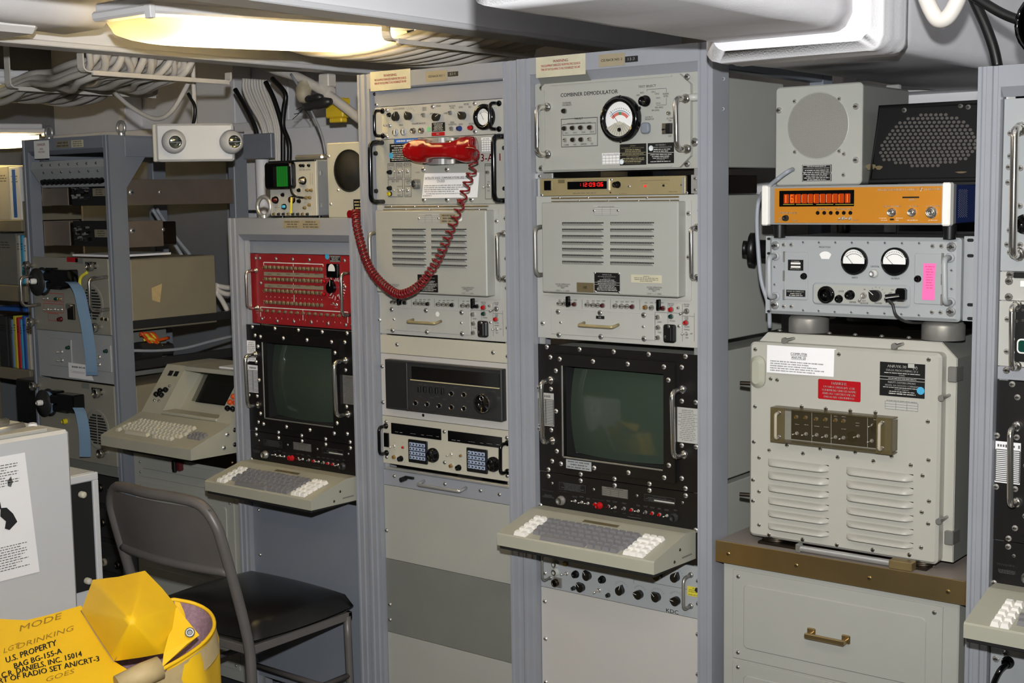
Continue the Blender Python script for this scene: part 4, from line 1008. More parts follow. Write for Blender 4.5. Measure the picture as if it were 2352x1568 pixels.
    x0_, x1_, q0, q1 = R4((1374, 1186), (1425, 1197), 0); b = B(); b.rect(x0_, x1_, q0, q1, -.001, 'inkyellow'); obj('yellow_tag', b, cp)
    ikx = B(); c = Vector((xb+.0005, -.06, .765+dz))
    for p, r in (((-.075, .776), .003), ((-.10, .752), .003)):
        screw(k, None, 0, .003, 'darksteel', T((xb, p[0], p[1]+dz)) @ Matrix.Rotation(math.radians(90), 4, 'Z'))
    for i in range(9): ikx.quad((xb+.0006, -.065+i*.005, .752+dz), (xb+.0006, -.0615+i*.005, .752+dz), (xb+.0006, -.0615+i*.005, .756+dz), (xb+.0006, -.065+i*.005, .756+dz), 'inkgrey')
    obj('side_print', ikx, k)
    OFF = Vector((0, 0, 0))
terminal('black display unit with large dark screen and wide chrome grips, above the audio panel', 'beige keyboard with white side keys below the large display, under the data recorder', (0, 0, 0), R2X, 2)
terminal('black display unit with dark screen below the red patch panel', 'beige keyboard with white side keys jutting out above the folding chair', (-1.138, 0, -.004), R0X, 0)
terminal('black display unit beside the data processing computer', 'grey keyboard with white keys jutting out beside the brass-edged cabinet', (1.182, 0, -.007), R3X, 3)

# ---- audio patch panel below the keyboard
Ka = cr(1150, 1150, .2666)
z1, z0 = .718, zavg((1247.3, 1348.6), (1607.2, 1421.4))
U = unit('audio_control_panel', 'blue-grey panel of black pointer knobs under the keyboard', 'control panel', R2X, z1, z0, 'greyblue')
for x, y, a in ((755, 642, 125), (700, 742, 130), (1038, 768, 75), (1200, 802, 170), (1350, 825, 135), (1518, 858, 170), (1358, 640, 60), (1512, 655, 65)): knob(U, Ka(x, y), 0, .0112, a)
for x, y in ((650, 630), (880, 675)): knob(U, Ka(x, y), 0, .010, None)
for x, y in ((632, 750), (930, 810)): knob(U, Ka(x, y), 0, .0062, None, 'charcoal', 1.5)
toggle(U, Ka(570, 625), 0, .0062, 185); toggle(U, Ka(850, 768), 0, .0062, 215)
for x, y in ((475, 542), (475, 612)): button(U, Ka(x, y), 0, .0098, 'greylight', .9)
b = B(); c = PY(Ka(495, 700), 0); b.box(c.x-.013, c.x+.013, -.005, 0, c.z-.013, c.z+.013, 'steel', .001); b.lathe([(.010, 0), (.010, -.009), (.0075, -.010), (.006, -.004), (0, -.004)][::-1], (c.x-.003, -.005, c.z), (0, 1, 0), 'darksteel', 16); obj('connector', b, U)
b = B(); c = PY(Ka(563, 540), 0); b.box(c.x-.006, c.x+.006, -.008, 0, c.z-.005, c.z+.005, 'brassdull', .001); obj('jack', b, U)
handle(U, Ka(428, 430), Ka(430, 663), 0, .036, .0035, 'steel'); handle(U, Ka(1640, 637), Ka(1640, 905), 0, .036, .0042, 'steel')
nameplate(U, Ka(1610, 730), Ka(1718, 832), 0, 'inkyellow', 'ink', [('AC', 1), (None, .8), (None, .8), ('', .6), (None, .8)], name='yellow_sticker')
b = B(); c = PY(Ka(1690, 768), -.0017); b.disc(c.x, c.z, .006, c.y, 'ink', 14); obj('sticker_emblem', b, U)
ik = Ink(0, 'inkgrey')
for p, a0, a1 in (((1038, 760), 30, 150), ((1200, 800), 40, 140), ((1350, 822), 30, 150), ((1512, 655), -20, 130), ((1512, 850), 40, 140)): ik.ticks(Ka(*p), .018, .022, a0, a1, 9)
ik.line(Ka(1145, 678), Ka(1605, 760), .9).line(Ka(1145, 678), Ka(1145, 710), .9).t('KDC', Ka(1425, 960), Ka(1530, 975), 9)
for x, y in ((570, 577), (670, 575), (900, 615), (635, 712), (848, 738), (935, 775), (1060, 668)): ik.fine(Ka(x-20, y-6), Ka(x+20, y+6))
ik.done(U)
screws(U, [Ka(*p) for p in ((382, 622), (1703, 690), (1703, 885))], 0, .005)
z2 = z0; b = None
U = thing('blank_panel', 'tall scuffed off-white blank panel at the foot of the combiner rack', 'panel', (-1.843, 0, .12)); b = B(); b.plate(R2X[0]+.0015, R2X[1]-.0015, .12, z2-.0006, .004, 0, 'offwhite', .001, .0008); obj('sheet', b, U)
screws(U, [Ka(*p) for p in ((382, 865), (388, 1187), (1700, 1150), (1700, 1495), (390, 1560))], 0, .005)
# ================================================================ equipment in the handset rack
def blank(label, RX, z1, z0, m, Y=0.0, name='blank_panel', scr=(), r=.005, sm='chrome'):
    t = thing(name, label, 'panel', ((RX[0]+RX[1])/2, Y, z0)); b = B(); b.plate(RX[0]+.0015, RX[1]-.0015, z0+.0006, z1-.0006, Y+.004, Y, m, .001, .0008); obj('sheet', b, t)
    screws(t, scr, Y, r, sm); return t
zb = PY((1056, 193), 0).z
z1 = zavg((862.5, 245.6), (1163.4, 226.3)); z0 = zavg((866, 321.5), (1163.4, 307))
blank('narrow blue-grey blank strip above the small meter panel', R1X, zb, z1, 'rack', scr=[K1(170, 365), K1(1437, 258)], r=.004, sm='darksteel')
U = unit('audio_converter', 'narrow grey panel with four black pointer knobs and a small round meter', 'radio unit', R1X, z1, z0, 'greylight')
handle(U, K1(250, 530), K1(254, 772), 0, .034, .0045, 'blackgloss'); handle(U, K1(1385, 455), K1(1385, 705), 0, .040, .0045, 'blackgloss')
meter(U, K1(1248, 588), 0, .034, 'round', 120, bez=.36)
for x, y, a in ((388, 590, 80), (510, 580, 120), (780, 590, 25), (1035, 575, 135)): knob(U, K1(x, y), 0, .0105, a)
button(U, K1(317, 567), 0, .006, 'black', 1.2); toggle(U, K1(322, 670), 0, .0062, 178)
for x, y in ((655, 570), (917, 548), (928, 703)): lamp(U, K1(x, y), 0, .0062, 'nickel', 'steel')
for x, y in ((375, 735), (455, 730)):
    button(U, K1(x, y), 0, .0098, 'greyblue', .5, 'fuse_holder'); c = PY(K1(x-10, y), -.006); b = B(); b.box(c.x-.003, c.x+.003, -.0085, -.005, c.z-.008, c.z+.008, 'cream', .001); obj('fuse_grip', b, U)
for x, y in ((555, 722), (635, 720)): knob(U, K1(x, y), 0, .0085, None, 'chrome', 1.2)
nameplate(U, K1(730, 645), K1(858, 725), 0, 'plateblack', 'inkwhite', rows=6); nameplate(U, K1(728, 738), K1(855, 768), 0, 'platered', 'inkwhite', [('NC', 1)], name='red_tag', margin=.3)
b = B(); c = PY(K1(698, 707), -.0006); b.disc(c.x, c.z, .0075, c.y, 'stickergreen', 18); obj('green_sticker', b, U)
lamp(U, K1(1003, 700), 0, .0068, 'bluelamp', 'bluelamp'); lamp(U, K1(1113, 693), 0, .0068, 'redoff', 'redlamp')
b = B(); x0, x1, a0, a1 = R4(K1(242, 560), K1(298, 735), -.0005); b.rect(x0, x1, a0, a1, -.0006, 'tape'); obj('masking_tape', b, U)
ik = Ink(0, 'inkgrey'); ik.ticks(K1(520, 560), .013, .020, 30, 150, 7)
for s, x, y in (('VOICE OPTION', 405, 508), ('SEND', 657, 498), ('LEVEL', 658, 518), ('MODE', 793, 480), ('RECEIVE', 927, 480), ('LEVEL', 927, 500), ('METER', 1063, 463), ('SEND', 1010, 492), ('REC', 1100, 490), ('SEND', 928, 640), ('MONITOR', 928, 660), ('SEND', 1010, 658), ('RECEIVE', 1118, 652), ('BASE', 430, 665), ('VOLUME BACKUP', 600, 650), ('XMT', 725, 555), ('LINE', 862, 550)): ik.c(s, K1(x, y), 4)
ik.done(U); screws(U, [K1(*p) for p in ((190, 468), (292, 518), (738, 486), (1146, 456), (1150, 730), (292, 776), (1447, 432))], 0, .0048)
# ---- secure voice unit
zA = z0; z0 = zavg((859, 471), (1165.7, 468))
U = unit('secure_voice_unit', 'grey secure voice unit with big black grips carrying the red handset', 'radio unit', R1X, zA, z0, 'grey')
handle(U, K1(248, 838), K1(258, 1412), 0, .050, .0068, 'blackgloss', ferr=False); handle(U, K1(1445, 778), K1(1452, 1400), 0, .050, .0068, 'blackgloss', ferr=False)
nameplate(U, K1(320, 850), K1(545, 1020), 0, 'plateblack', 'inkwhite', [(None, 1), (None, 1), (None, 1), (None, .8), ('-', .5), (None, .8), (None, .8), (None, .8), (None, .8)])
b = B(); c = PY(K1(332, 963), -.0016); b.disc(c.x, c.z, .0082, c.y, 'skyblue', 20); obj('blue_sticker', b, U)
nameplate(U, K1(362, 803), K1(592, 836), 0, 'blue', 'inkwhite', [(None, 1)], name='blue_label')
ik = Ink(0)
for tl, br, s in (((298, 1040), (365, 1182), 'KEYER'), ((377, 1037), (445, 1182), 'MODE'), ((457, 1034), (527, 1182), 'CONTROL'), ((300, 1195), (447, 1365), 'SELF TEST'), ((460, 1195), (530, 1365), 'LAMP'), ((1243, 1040), (1312, 1386), 'POWER')):
    ik.box(K1(*tl), K1(*br), 1); ik.c(s, K1((tl[0]+br[0])/2, tl[1]+18), 4.2)
for s, x, y in (('TEST', 495, 1233), ('SYNC', 327, 1085), ('NORMAL', 412, 1072), ('BYPASS', 412, 1165), ('REMOTE', 492, 1072), ('LOCAL', 492, 1163), ('NORMAL', 415, 1263), ('REJECT', 412, 1348), ('NORMAL', 495, 1262), ('REJECT', 495, 1348), ('AUDIO', 590, 1126), ('ON', 1280, 1218), ('OFF', 1280, 1305)): ik.c(s, K1(x, y), 3.2, 'inkgrey')
ik.fine(K1(815, 1046), K1(980, 1058), 1, 'inkgrey'); ik.t('3-A11', K1(1205, 1022), K1(1395, 1010), 17, 'inkred'); ik.done(U)
for x, y in ((412, 1118), (492, 1115), (412, 1302), (495, 1300)): toggle(U, K1(x, y), 0, .0062, 170)
for x, y, m in ((325, 1125, 'black'), (325, 1280, 'black'), (325, 1335, 'yellowlamp')): lamp(U, K1(x, y), 0, .0065, 'black', m)
c = PY(K1(583, 1240), 0); b = B(); b.plate(c.x-.0135, c.x+.0135, c.z-.0135, c.z+.0135, 0, -.003, 'steel', .004); b.lathe([(.012, 0), (.012, -.012), (.0105, -.014), (.010, -.006), (0, -.006)][::-1], (c.x, -.003, c.z), (0, 1, 0), 'steel', 18)
for a in range(0, 360, 60): b.cyl((c.x+.0055*math.cos(math.radians(a)), -.008, c.z+.0055*math.sin(math.radians(a))), (c.x+.0055*math.cos(math.radians(a)), -.0105, c.z+.0055*math.sin(math.radians(a))), .0014, 'black', 6)
obj('connector', b, U)
for p in ((650, 1100), (878, 1097), (655, 1392), (880, 1392), (1117, 1390)): screw(U, K1(*p), 0, .0062)
lamp(U, K1(1280, 1125), 0, .0055, 'nickel', 'chrome'); toggle(U, K1(1282, 1255), 0, .006, 215)
for p in ((187, 942), (190, 1308), (1443, 888), (1446, 1283)): button(U, K1(*p), 0, .0062, 'blackmatte', 1.2, 'rubber_foot')
table_plate(U, K1(1210, 788), K1(1308, 927), 0, 'white', 'inkgrey', 5, 4)
# paper notice
b = B(); A = [PY(K1(*p), -.006) for p in ((655, 1135), (1190, 1128), (1165, 1370), (630, 1378))]
n = 8
def pap(u, v):
    t_ = A[3]*(1-u)+A[2]*u; q = A[0]*(1-u)+A[1]*u; p = t_*(1-v)+q*v; p.y += -.003*math.sin(u*5)*(1-v); return p
b.grid(8, 5, pap, 'paper'); notice = obj('paper_notice', b, None, None, 'white typed notice on the secure voice unit under the red handset', 'notice')
bb = B(); zt = A[0].z; xl, xr = A[0].x, A[1].x; W = xr-xl; H = A[0].z-A[3].z; y = -.0102
bb.text('SATELLITE VOICE COMMUNICATIONS (RED PHONE)', xl+W*.03, xl+W*.9, zt-H*.24, H*.085, y, 'ink'); bb.rect(xl+W*.03, xl+W*.9, zt-H*.262, zt-H*.256, y, 'ink')
bb.text('CV-3333', xl+W*.25, xl+W*.39, zt-H*.36, H*.085, y, 'ink'); bb.rect(xl+W*.25, xl+W*.39, zt-H*.382, zt-H*.376, y, 'ink')
bb.fine(xl+W*.01, xl+W*.88, zt-H*.78, zt-H*.46, y, 4, 'ink', .5, 'l'); bb.fine(xl+W*.05, xl+W*.86, zt-H*.86, zt-H*.79, y, 1, 'ink', .5, 'l'); bb.fine(xl-.004, xl+W*.2, zt-H*.94, zt-H*.87, y, 1, 'ink', .5, 'l')
obj('lettering', bb, notice, kind='stuff')
# cradle
t = thing('handset_cradle', 'polished chrome hook plate holding the red handset', 'handset cradle', PY(K1(720, 1050), 0))
for tl, br in (((600, 797), (850, 845)), ((600, 985), (850, 1050))):
    x0, x1, a0, a1 = R4(K1(*tl), K1(*br), -.03); b = B(); n_ = 6
    b.ribbon(smooth([(x0, -.001, a0+.006 if a0 < 1.70 else a1-.006), (x0+.012, -.028, a0+.004 if a0 < 1.7 else a1-.004), ((x0+x1)/2, -.034, (a0+a1)/2), (x1-.01, -.03, (a0+a1)/2), (x1, -.001, (a0+a1)/2)], 4), (a1-a0)*.9, .0025, 'aluminium', (0, 0, 1)); obj('prong', b, t)
x0, x1, a0, a1 = R4(K1(640, 800), K1(1075, 1040), -.001); b = B(); b.plate(x0, x1, a0, a1, 0, -.004, 'chrome', .004, .001); obj('back_plate', b, t)
b = B(); x0, x1, a0, a1 = R4(K1(865, 820), K1(945, 860), -.006); b.box(x0, x1, -.022, -.004, a0, a1, 'brass', .002); obj('hook_switch', b, t)
# handset
HS = thing('telephone_handset', 'glossy red telephone handset lying across the chrome hook', 'handset', PY(K1(800, 975), -.06))
st = [(478, 915, 20, .030), (486, 915, 62, .034), (505, 915, 88, .042), (545, 918, 104, .050), (600, 918, 106, .050), (655, 917, 100, .044), (690, 913, 72, .032), (760, 911, 66, .028), (850, 909, 65, .027), (925, 907, 68, .029), (955, 904, 92, .040), (990, 902, 112, .050), (1045, 900, 118, .052), (1090, 898, 108, .046), (1122, 898, 80, .036), (1134, 898, 30, .026)]
b = B(); rows = []; m_ = 18
for x, yc, hh, dp in st:
    c = PY(K1(x, yc), -.066); k = kk(K1(x, yc), -.066)*.23599; back = -.082+(.010 if hh > 80 else 0)+max(0, (.03-dp))*.3; row = []
    for i in range(m_):
        a = 2*math.pi*i/m_; ca, sa = math.cos(a), math.sin(a)
        row.append((c.x, back+dp/2-dp/2*math.copysign(abs(sa)**.75, sa), c.z+hh*1.12*k*math.copysign(abs(ca)**.75, ca)))
    rows.append(b.add(row))
for p, q in zip(rows, rows[1:]):
    for i in range(m_): j = (i+1) % m_; b.face((p+i, p+j, q+j, q+i), 'redphone', True)
b.face([rows[0]+i for i in range(m_)], 'redphone'); b.face([rows[-1]+i for i in range(m_)][::-1], 'redphone'); obj('handset_body', b, HS)
for x, yc, hh in ((575, 918, 100), (1045, 900, 112)):
    c = PY(K1(x, yc), -.03); k = kk(K1(x, yc), -.03)*.23599; b = B(); b.lathe([(hh*k*.98, -.012), (hh*k*1.0, .0), (hh*k*.9, .010), (0, .012)][::-1], c, (0, 1, 0), 'redphone', 24); obj('ear_cap', b, HS)
J = cr(820, 450, .22321)
# cord: lead plus coil, from the handset down and up to the jack at the speaker
cp = [PY(K1(*p), Y) for p, Y in (((1062, 890), -.078), ((1140, 893), -.092), ((1185, 935), -.095), ((1172, 985), -.092), ((1135, 1010), -.09))]
path = [(K1(1135, 1010), -.09), (K1(1128, 1090), -.092), (K1(1100, 1160), -.094), (K1(1070, 1240), -.096), (K1(1040, 1330), -.097), (K1(1008, 1430), -.098), (J(1085, 55), -.10), (J(1045, 140), -.10), (J(1000, 250), -.10), (J(945, 390), -.10), (J(890, 520), -.10), (J(825, 660), -.10), (J(750, 780), -.10), (J(655, 905), -.10), (J(540, 985), -.10), (J(430, 1010), -.10), (J(325, 955), -.10), (J(215, 855), -.098), (J(135, 745), -.094), (J(85, 630), -.088), (J(45, 500), -.08), (J(15, 380), -.07), (J(-5, 280), -.06), (J(-10, 200), -.045), (J(-12, 165), -.03)]
cl = smooth([PY(p, Y) for p, Y in path], 8)
L = [0]
for a, c in zip(cl, cl[1:]): L.append(L[-1]+(c-a).length)
tot = L[-1]; pts = []; ph = 0.0; N = 1500; ref = Vector((0, 1, 0)); i0 = 0; R_ = .0105
for i in range(N+1):
    s = tot*i/N
    while i0 < len(L)-2 and L[i0+1] < s: i0 += 1
    f = (s-L[i0])/max(1e-9, L[i0+1]-L[i0]); c = cl[i0].lerp(cl[i0+1], f); d = (cl[i0+1]-cl[i0]).normalized()
    n_ = (ref-d*ref.dot(d)).normalized(); bn = d.cross(n_); q = i/N
    pitch = .0085+(.0155*min(1, (.60-q)/.45) if q < .6 else .0065*(q-.6)/.4)
    ph += 2*math.pi*(tot/N)/pitch
    pts.append(c+(n_*math.cos(ph)+bn*math.sin(ph))*R_)
b = B(); b.tube(smooth(cp, 5)[:-1]+pts[:1], .0027, 'cordred', 6); obj('cord_lead', b, HS)
b = B(); b.tube(pts, .0027, 'cordred', 6); obj('coiled_cord', b, HS)
# ---- cream strip, receiver, scanner, drawer, blanks
KS = cr(820, 750, .2551)
zA = zavg((874, 768), (1171, 788.5)); zB = zavg((873.6, 809.5), (1172.8, 836))
blank('narrow cream blank strip above the shortwave receiver', R1X, zA, zB, 'cream', scr=[KS(*p) for p in ((362, 160), (1226, 232), (192, 172), (1358, 268))], r=.0052, sm='steel')
z0 = zavg((877.4, 952.5), (1174.6, 990.5))
U = unit('shortwave_receiver', 'black shortwave receiver with big tuning knob set in a white panel', 'radio', R1X, zB, z0, 'offwhite', case='charcoal')
YP = -.020; x0, x1, a0, a1 = R4(KS(247, 300), KS(1305, 840), YP); a1 = PY(KS(780, 340), YP).z; a0 = PY(KS(780, 795), YP).z
b = B(); b.plate(x0, x1, a0, a1, 0, YP, 'charcoal', .002, .002); fr = obj('radio_front', b, U)
xm = PY(KS(452, 500), YP).x; b = B(); b.plate(x0+.004, xm-.005, a0+.006, a1-.006, YP, YP-.0015, 'blackmatte', .001); obj('speaker_grille', b, fr)
b = B(); b.box(xm-.003, xm+.002, YP-.003, YP, a0, a1, 'charcoal', .001); obj('divider', b, fr)
b = B(); b.box(xm, x1, YP-.003, YP, a1-.005, a1-.001, 'charcoal', .0008); b.box(xm, x1, YP-.003, YP, a0+.001, a0+.005, 'charcoal', .0008); obj('front_rib', b, fr)
dx0 = PY(KS(495, 400), YP).x; zt, zm = PY(KS(880, 390), YP).z, PY(KS(880, 505), YP).z; b = B(); b.plate(dx0, x1-.006, zm, zt, YP, YP-.002, 'blackgloss', .001); obj('display_window', b, fr)
b = B(); b.box(dx0-.006, x1-.006, YP-.0025, YP, zm-.0045, zm-.002, 'inkgold', .0004); obj('trim_strip', b, fr)
for x, y in ((530, 688), (635, 698), (743, 712), (853, 725), (965, 737), (853, 602), (965, 612)): knob(fr, KS(x, y), YP, .0082, None, 'chrome', .9); button(fr, KS(x-3, y), YP-.0098, .0056, 'blackgloss', .2, 'knob_cap')
for x, y in ((565, 555), (615, 558), (668, 563), (720, 568), (775, 575)):
    c = PY(KS(x, y), YP); b = B(); b.box(c.x-.004, c.x+.004, YP-.006, YP, c.z-.010, c.z+.006, 'black', .001); obj('rocker_switch', b, fr)
knob(fr, KS(1140, 690), YP, .0275, None, 'charcoal', .55, 'tuning_knob'); c = PY(KS(1132, 690), YP-.0168); b = B(); b.lathe([(.024, 0), (.0255, -.002), (.0235, -.0035), (0, -.0035)][::-1], c, (0, 1, 0), 'chrome', 28, True, ['blackgloss', 'chrome', 'chrome']); b.lathe([(.0065, -.004), (.0078, -.005), (.0065, -.006)][::-1], c+Vector((0, 0, .014)), (0, 1, 0), 'chrome', 16); obj('dial_ring', b, fr)
ik = Ink(YP, 'inkgrey')
for x, y in ((570, 518), (618, 525), (672, 530), (724, 537), (780, 543), (888, 548), (1003, 560), (568, 628), (675, 640), (725, 628), (785, 655), (893, 660), (1000, 672), (1232, 583), (1278, 640)): ik.fine(KS(x-18, y-7), KS(x+18, y+7), 2)
ik.done(fr); screws(U, [KS(*p) for p in ((228, 357), (235, 680), (1376, 470), (1380, 822))], 0, .005, 'steel'); button(U, KS(597, 797), 0, .004, 'black', .3, 'keyhole')
zA = z0; z0 = zavg((881, 1064), (1175, 1106))
U = unit('scanner_receiver', 'grey dual receiver with two keypads and two black tuning knobs', 'radio', R1X, zA, z0, 'cream')
handle(U, KS(262, 893), KS(268, 1135), 0, .030, .0050, 'blackgloss'); handle(U, KS(1358, 1047), KS(1358, 1305), 0, .032, .0050, 'blackgloss')
for (tl, br, kt, kb, s) in (((311, 863), (761, 1021), (466, 1009), (641, 1241), 0), ((822, 933), (1308, 1094), (991, 1084), (1181, 1327), 1)):
    x0, x1, a0, a1 = R4(KS(*tl), KS(*br), 0); b = B(); b.plate(x0, x1, a0, a1, 0, -.003, 'blackgloss', .001, .0006); d = obj('display_window', b, U)
    ik = Ink(-.003, 'inkwhite'); W = br[0]-tl[0]
    for f, g in ((.06, .14), (.16, .22), (.36, .5), (.58, .66), (.70, .82), (.88, .96)): ik.fine(KS(tl[0]+W*f, br[1]-72+f*52-10), KS(tl[0]+W*g, br[1]-72+f*52))
    ik.b.box; ik.done(d)
    x0, x1, a0, a1 = R4(KS(*kt), KS(*kb), 0); b = B(); b.plate(x0, x1, a0, a1, 0, -.004, 'black', .003, .001); kp = obj('keypad', b, U)
    for r in range(4):
        for c_ in range(5):
            w_ = (x1-x0)*.84/5; h_ = (a1-a0)*.76/4; cx = x0+(x1-x0)*.08+w_*(c_+.5); cz = a0+(a1-a0)*.14+h_*(r+.5)
            def fk(b): b.plate(-w_*.40, w_*.40, -h_*.40, h_*.40, 0, -.003, 'padkey', .0012, .0006); b.rect(-w_*.2, w_*.2, -h_*.18, h_*.18, -.0032, 'ink')
            obj('key', cached(('keypad_key', s), fk), kp, T((cx, -.004, cz)))
for x, y in ((690, 1155), (1235, 1237)): knob(U, KS(x, y), 0, .0205, None, 'blackgloss', .8, 'tuning_knob'); button(U, KS(x-28, y-20), -.018, .004, 'charcoal', .4, 'finger_dimple')
for x, y in ((398, 1187), (920, 1268)): knob(U, KS(x, y), 0, .0085, None, 'blackgloss', 1.3)
lamp(U, KS(342, 1170), 0, .006, 'nickel', 'amberlamp'); lamp(U, KS(855, 1250), 0, .006, 'nickel', 'amberlamp')
for x, y in ((335, 1075), (850, 1150)): toggle(U, KS(x, y), 0, .005, 200)
for x, y, m in ((418, 1085, 'redlamp'), (938, 1160, 'amberlamp')): lamp(U, KS(x, y), 0, .0042, 'steel', m)
b = B(); x0, x1, a0, a1 = R4(KS(250, 952), KS(292, 1082), 0); b.plate(x0, x1, a0, a1, 0, -.006, 'blackgloss', .001, .001); obj('rocker_switch', b, U)
ik = Ink(0, 'inkgrey')
for x, y in ((337, 1045), (415, 1045), (335, 1105), (415, 1118), (340, 1205), (430, 1222), (852, 1118), (935, 1120), (850, 1182), (940, 1200), (855, 1285), (950, 1300)): ik.fine(KS(x-14, y-4), KS(x+14, y+4))
ik.done(U); screws(U, [KS(*p) for p in ((263, 855), (268, 1173), (787, 945), (790, 1222), (1350, 1000), (1353, 1343), (1384, 1078), (1384, 1272))], 0, .0045, 'steel')
zA = zavg((880, 1073), (1176, 1117)); z0n = zavg((879.5, 1109.5), (1177.4, 1164))
b = B(); b.box(R1X[0]+.01, R1X[1]-.004, -.006, .006, zA-.004, zA+.004, 'aluminium', .002); rail = obj('shelf_edge_strip', b, None, None, 'bright metal edge strip between scanner and drawer', 'metal strip')
U = blank('blue-grey drawer front with thin bar handle, below the dual receiver', R1X, zA-.005, z0n, 'rack', name='drawer', scr=[KS(*p) for p in ((337, 1345), (793, 1416), (1113, 1475), (1283, 1510))], r=.0045, sm='steel')
ha, hb = PY(KS(605, 1385), 0), PY(KS(985, 1450), 0); ha.z = hb.z = (ha.z+hb.z)/2; o = Vector((0, -.030, -.005)); b = B(); b.tube(arcpts([ha, ha+o, hb+o, hb], .008), .0042, 'aluminium', 10); obj('handle', b, U)
b = B(); c = PY(KS(450, 1365), 0); b.cyl((c.x-.004, 0, c.z), (c.x-.006, -.02, c.z-.002), .007, 'black', 10); b.box(c.x-.004, c.x+.030, -.008, -.001, c.z+.001, c.z+.008, 'black', .001); obj('latch', b, U)
KB = cr(820, 1050, .33033)
zC, zD = zavg((887.7, 1282.2), (1180.7, 1343)), zavg((892, 1449.7), (1181.7, 1525.6))
blank('light grey blank panel just below the drawer', R1X, z0n, zC, 'grey', scr=[KB(207, 507)], r=.005, sm='steel')
blank('darker grey blank panel between two lighter panels', R1X, zC, zD, 'greydark', scr=[KB(230, 1022), KB(231, 1127)], r=.005, sm='steel')
blank('light grey blank panel at the foot of the handset rack', R1X, zD, .12, 'grey')

# ================================================================ equipment in the red panel rack
YR = .020
zb = PY((680, 554), YR).z; z1 = zavg((577.8, 581), (811, 587), YR); z0 = zavg((582, 741.6), (814.5, 757.7), YR)
blank('blue-grey blank strip above the red patch panel', R0X, zb, z1, 'rack', YR, scr=[K0(247, 895)], r=.004)
U = thing('patch_panel', 'red patch panel with rows of jacks and white guide lines', 'patch panel', ((R0X[0]+R0X[1])/2, .1, z0))
b = B(); b.plate(R0X[0]+.006, R0X[1]-.002, z0, z1-.001, YR+.004, YR, 'red', .001, .001); obj('front_panel', b, U); b = B(); b.box(R0X[0]+.03, R0X[1]-.03, YR+.004, .3, z0+.004, z1-.004, 'greydark'); obj('case', b, U)
def jackrow(xa, ya, xb, yb, n, r=.0058, nm='jack'):
    for i in range(n): lamp(U, K0(xa+(xb-xa)*i/(n-1), ya+(yb-ya)*i/(n-1)), YR, r, 'steel', 'brassdull', nm)
jackrow(378, 1068, 810, 1085, 14); jackrow(380, 1160, 810, 1178, 14); jackrow(380, 1248, 812, 1272, 14); jackrow(385, 1340, 815, 1366, 14); jackrow(345, 1406, 1000, 1450, 15, .0048)
for tl, br in (((365, 1104), (828, 1151)), ((370, 1196), (828, 1246))):
    b = B(); x0, x1, a0, a1 = R4(K0(*tl), K0(*br), YR); b.plate(x0, x1, a0, a1, YR, YR-.002, 'olive', .0005); d = obj('designation_strip', b, U); ik = Ink(YR-.002, 'ink')
    for j in range(6): ik.fine(K0(tl[0]+20+j*74, tl[1]+12), K0(tl[0]+60+j*74, tl[1]+26))
    ik.done(d)
ik = Ink(YR, 'inkwhite'); ik.line(K0(360, 1030), K0(825, 1046), 2).line(K0(360, 1030), K0(360, 1055), 2).line(K0(825, 1046), K0(825, 1062), 2).line(K0(592, 1040), K0(592, 1062), 2).line(K0(335, 1380), K0(1020, 1420), 2).line(K0(335, 1380), K0(337, 1455), 2).line(K0(1018, 1420), K0(1018, 1505), 2).line(K0(667, 1402), K0(668, 1482), 2).line(K0(598, 1285), K0(598, 1340), 2)
for y in (1095, 1110, 1150, 1195, 1230, 1262): ik.line(K0(593, y), K0(593, y+14), 2)
for i in range(14): ik.line(K0(382+i*33.3, 1293+i*1.9), K0(382+i*33.3, 1303+i*1.9), 1.4); ik.line(K0(365+i*46, 1455+i*3.2), K0(365+i*46, 1466+i*3.2), 1.4)
for y in (1050, 1145, 1235, 1325): ik.line(K0(362, y), K0(362, y+32), 1.3)
ik.ticks(K0(932, 1230), .020, .036, -85, 110, 14, .0025).ticks(K0(932, 1230), .026, .038, 110, 150, 3, .0025).ticks(K0(932, 1230), .026, .038, 200, 275, 5, .0025)
for x, y in ((475, 1030), (705, 1037), (500, 1390), (840, 1413), (885, 1308), (975, 1315), (895, 1360), (928, 1385), (312, 1408), (312, 1425), (855, 1140), (855, 1155)): ik.fine(K0(x-18, y-4), K0(x+18, y+4))
ik.done(U)
b = B(); x0, x1, a0, a1 = R4(K0(865, 1040), K0(957, 1150), YR); b.plate(x0, x1, a0, a1, YR, YR-.010, 'blackgloss', .003, .002); mt = obj('meter', b, U)
b = B(); cx = (x0+x1)/2; cz = a0+(a1-a0)*.55; b.prism([(cx+.014*math.cos(math.radians(a)), cz+.018*math.sin(math.radians(a))) for a in range(-10, 191, 20)], lambda u, v, t_: (u, YR-.010-.0006*t_, v), 'white'); obj('dial', b, mt)
nameplate(U, K0(878, 978), K0(965, 1028), YR, 'plateblack', 'inkwhite', rows=4, border='inkwhite'); b = B(); c = PY(K0(857, 985), YR-.0006); b.disc(c.x, c.z, .0088, c.y, 'skyblue', 18); obj('blue_sticker', b, U)
lamp(U, K0(840, 1180), YR, .0055, 'redoff', 'redlamp'); lamp(U, K0(838, 1278), YR, .0055, 'redoff', 'redlamp'); knob(U, K0(898, 1228), YR, .0165, 85, 'blackgloss', .7); toggle(U, K0(932, 1362), YR, .0048, 90)
handle(U, K0(302, 1093), K0(312, 1385), YR, .042, .0052, 'chrome'); handle(U, K0(1045, 1112), K0(1055, 1438), YR, .042, .0052, 'chrome')
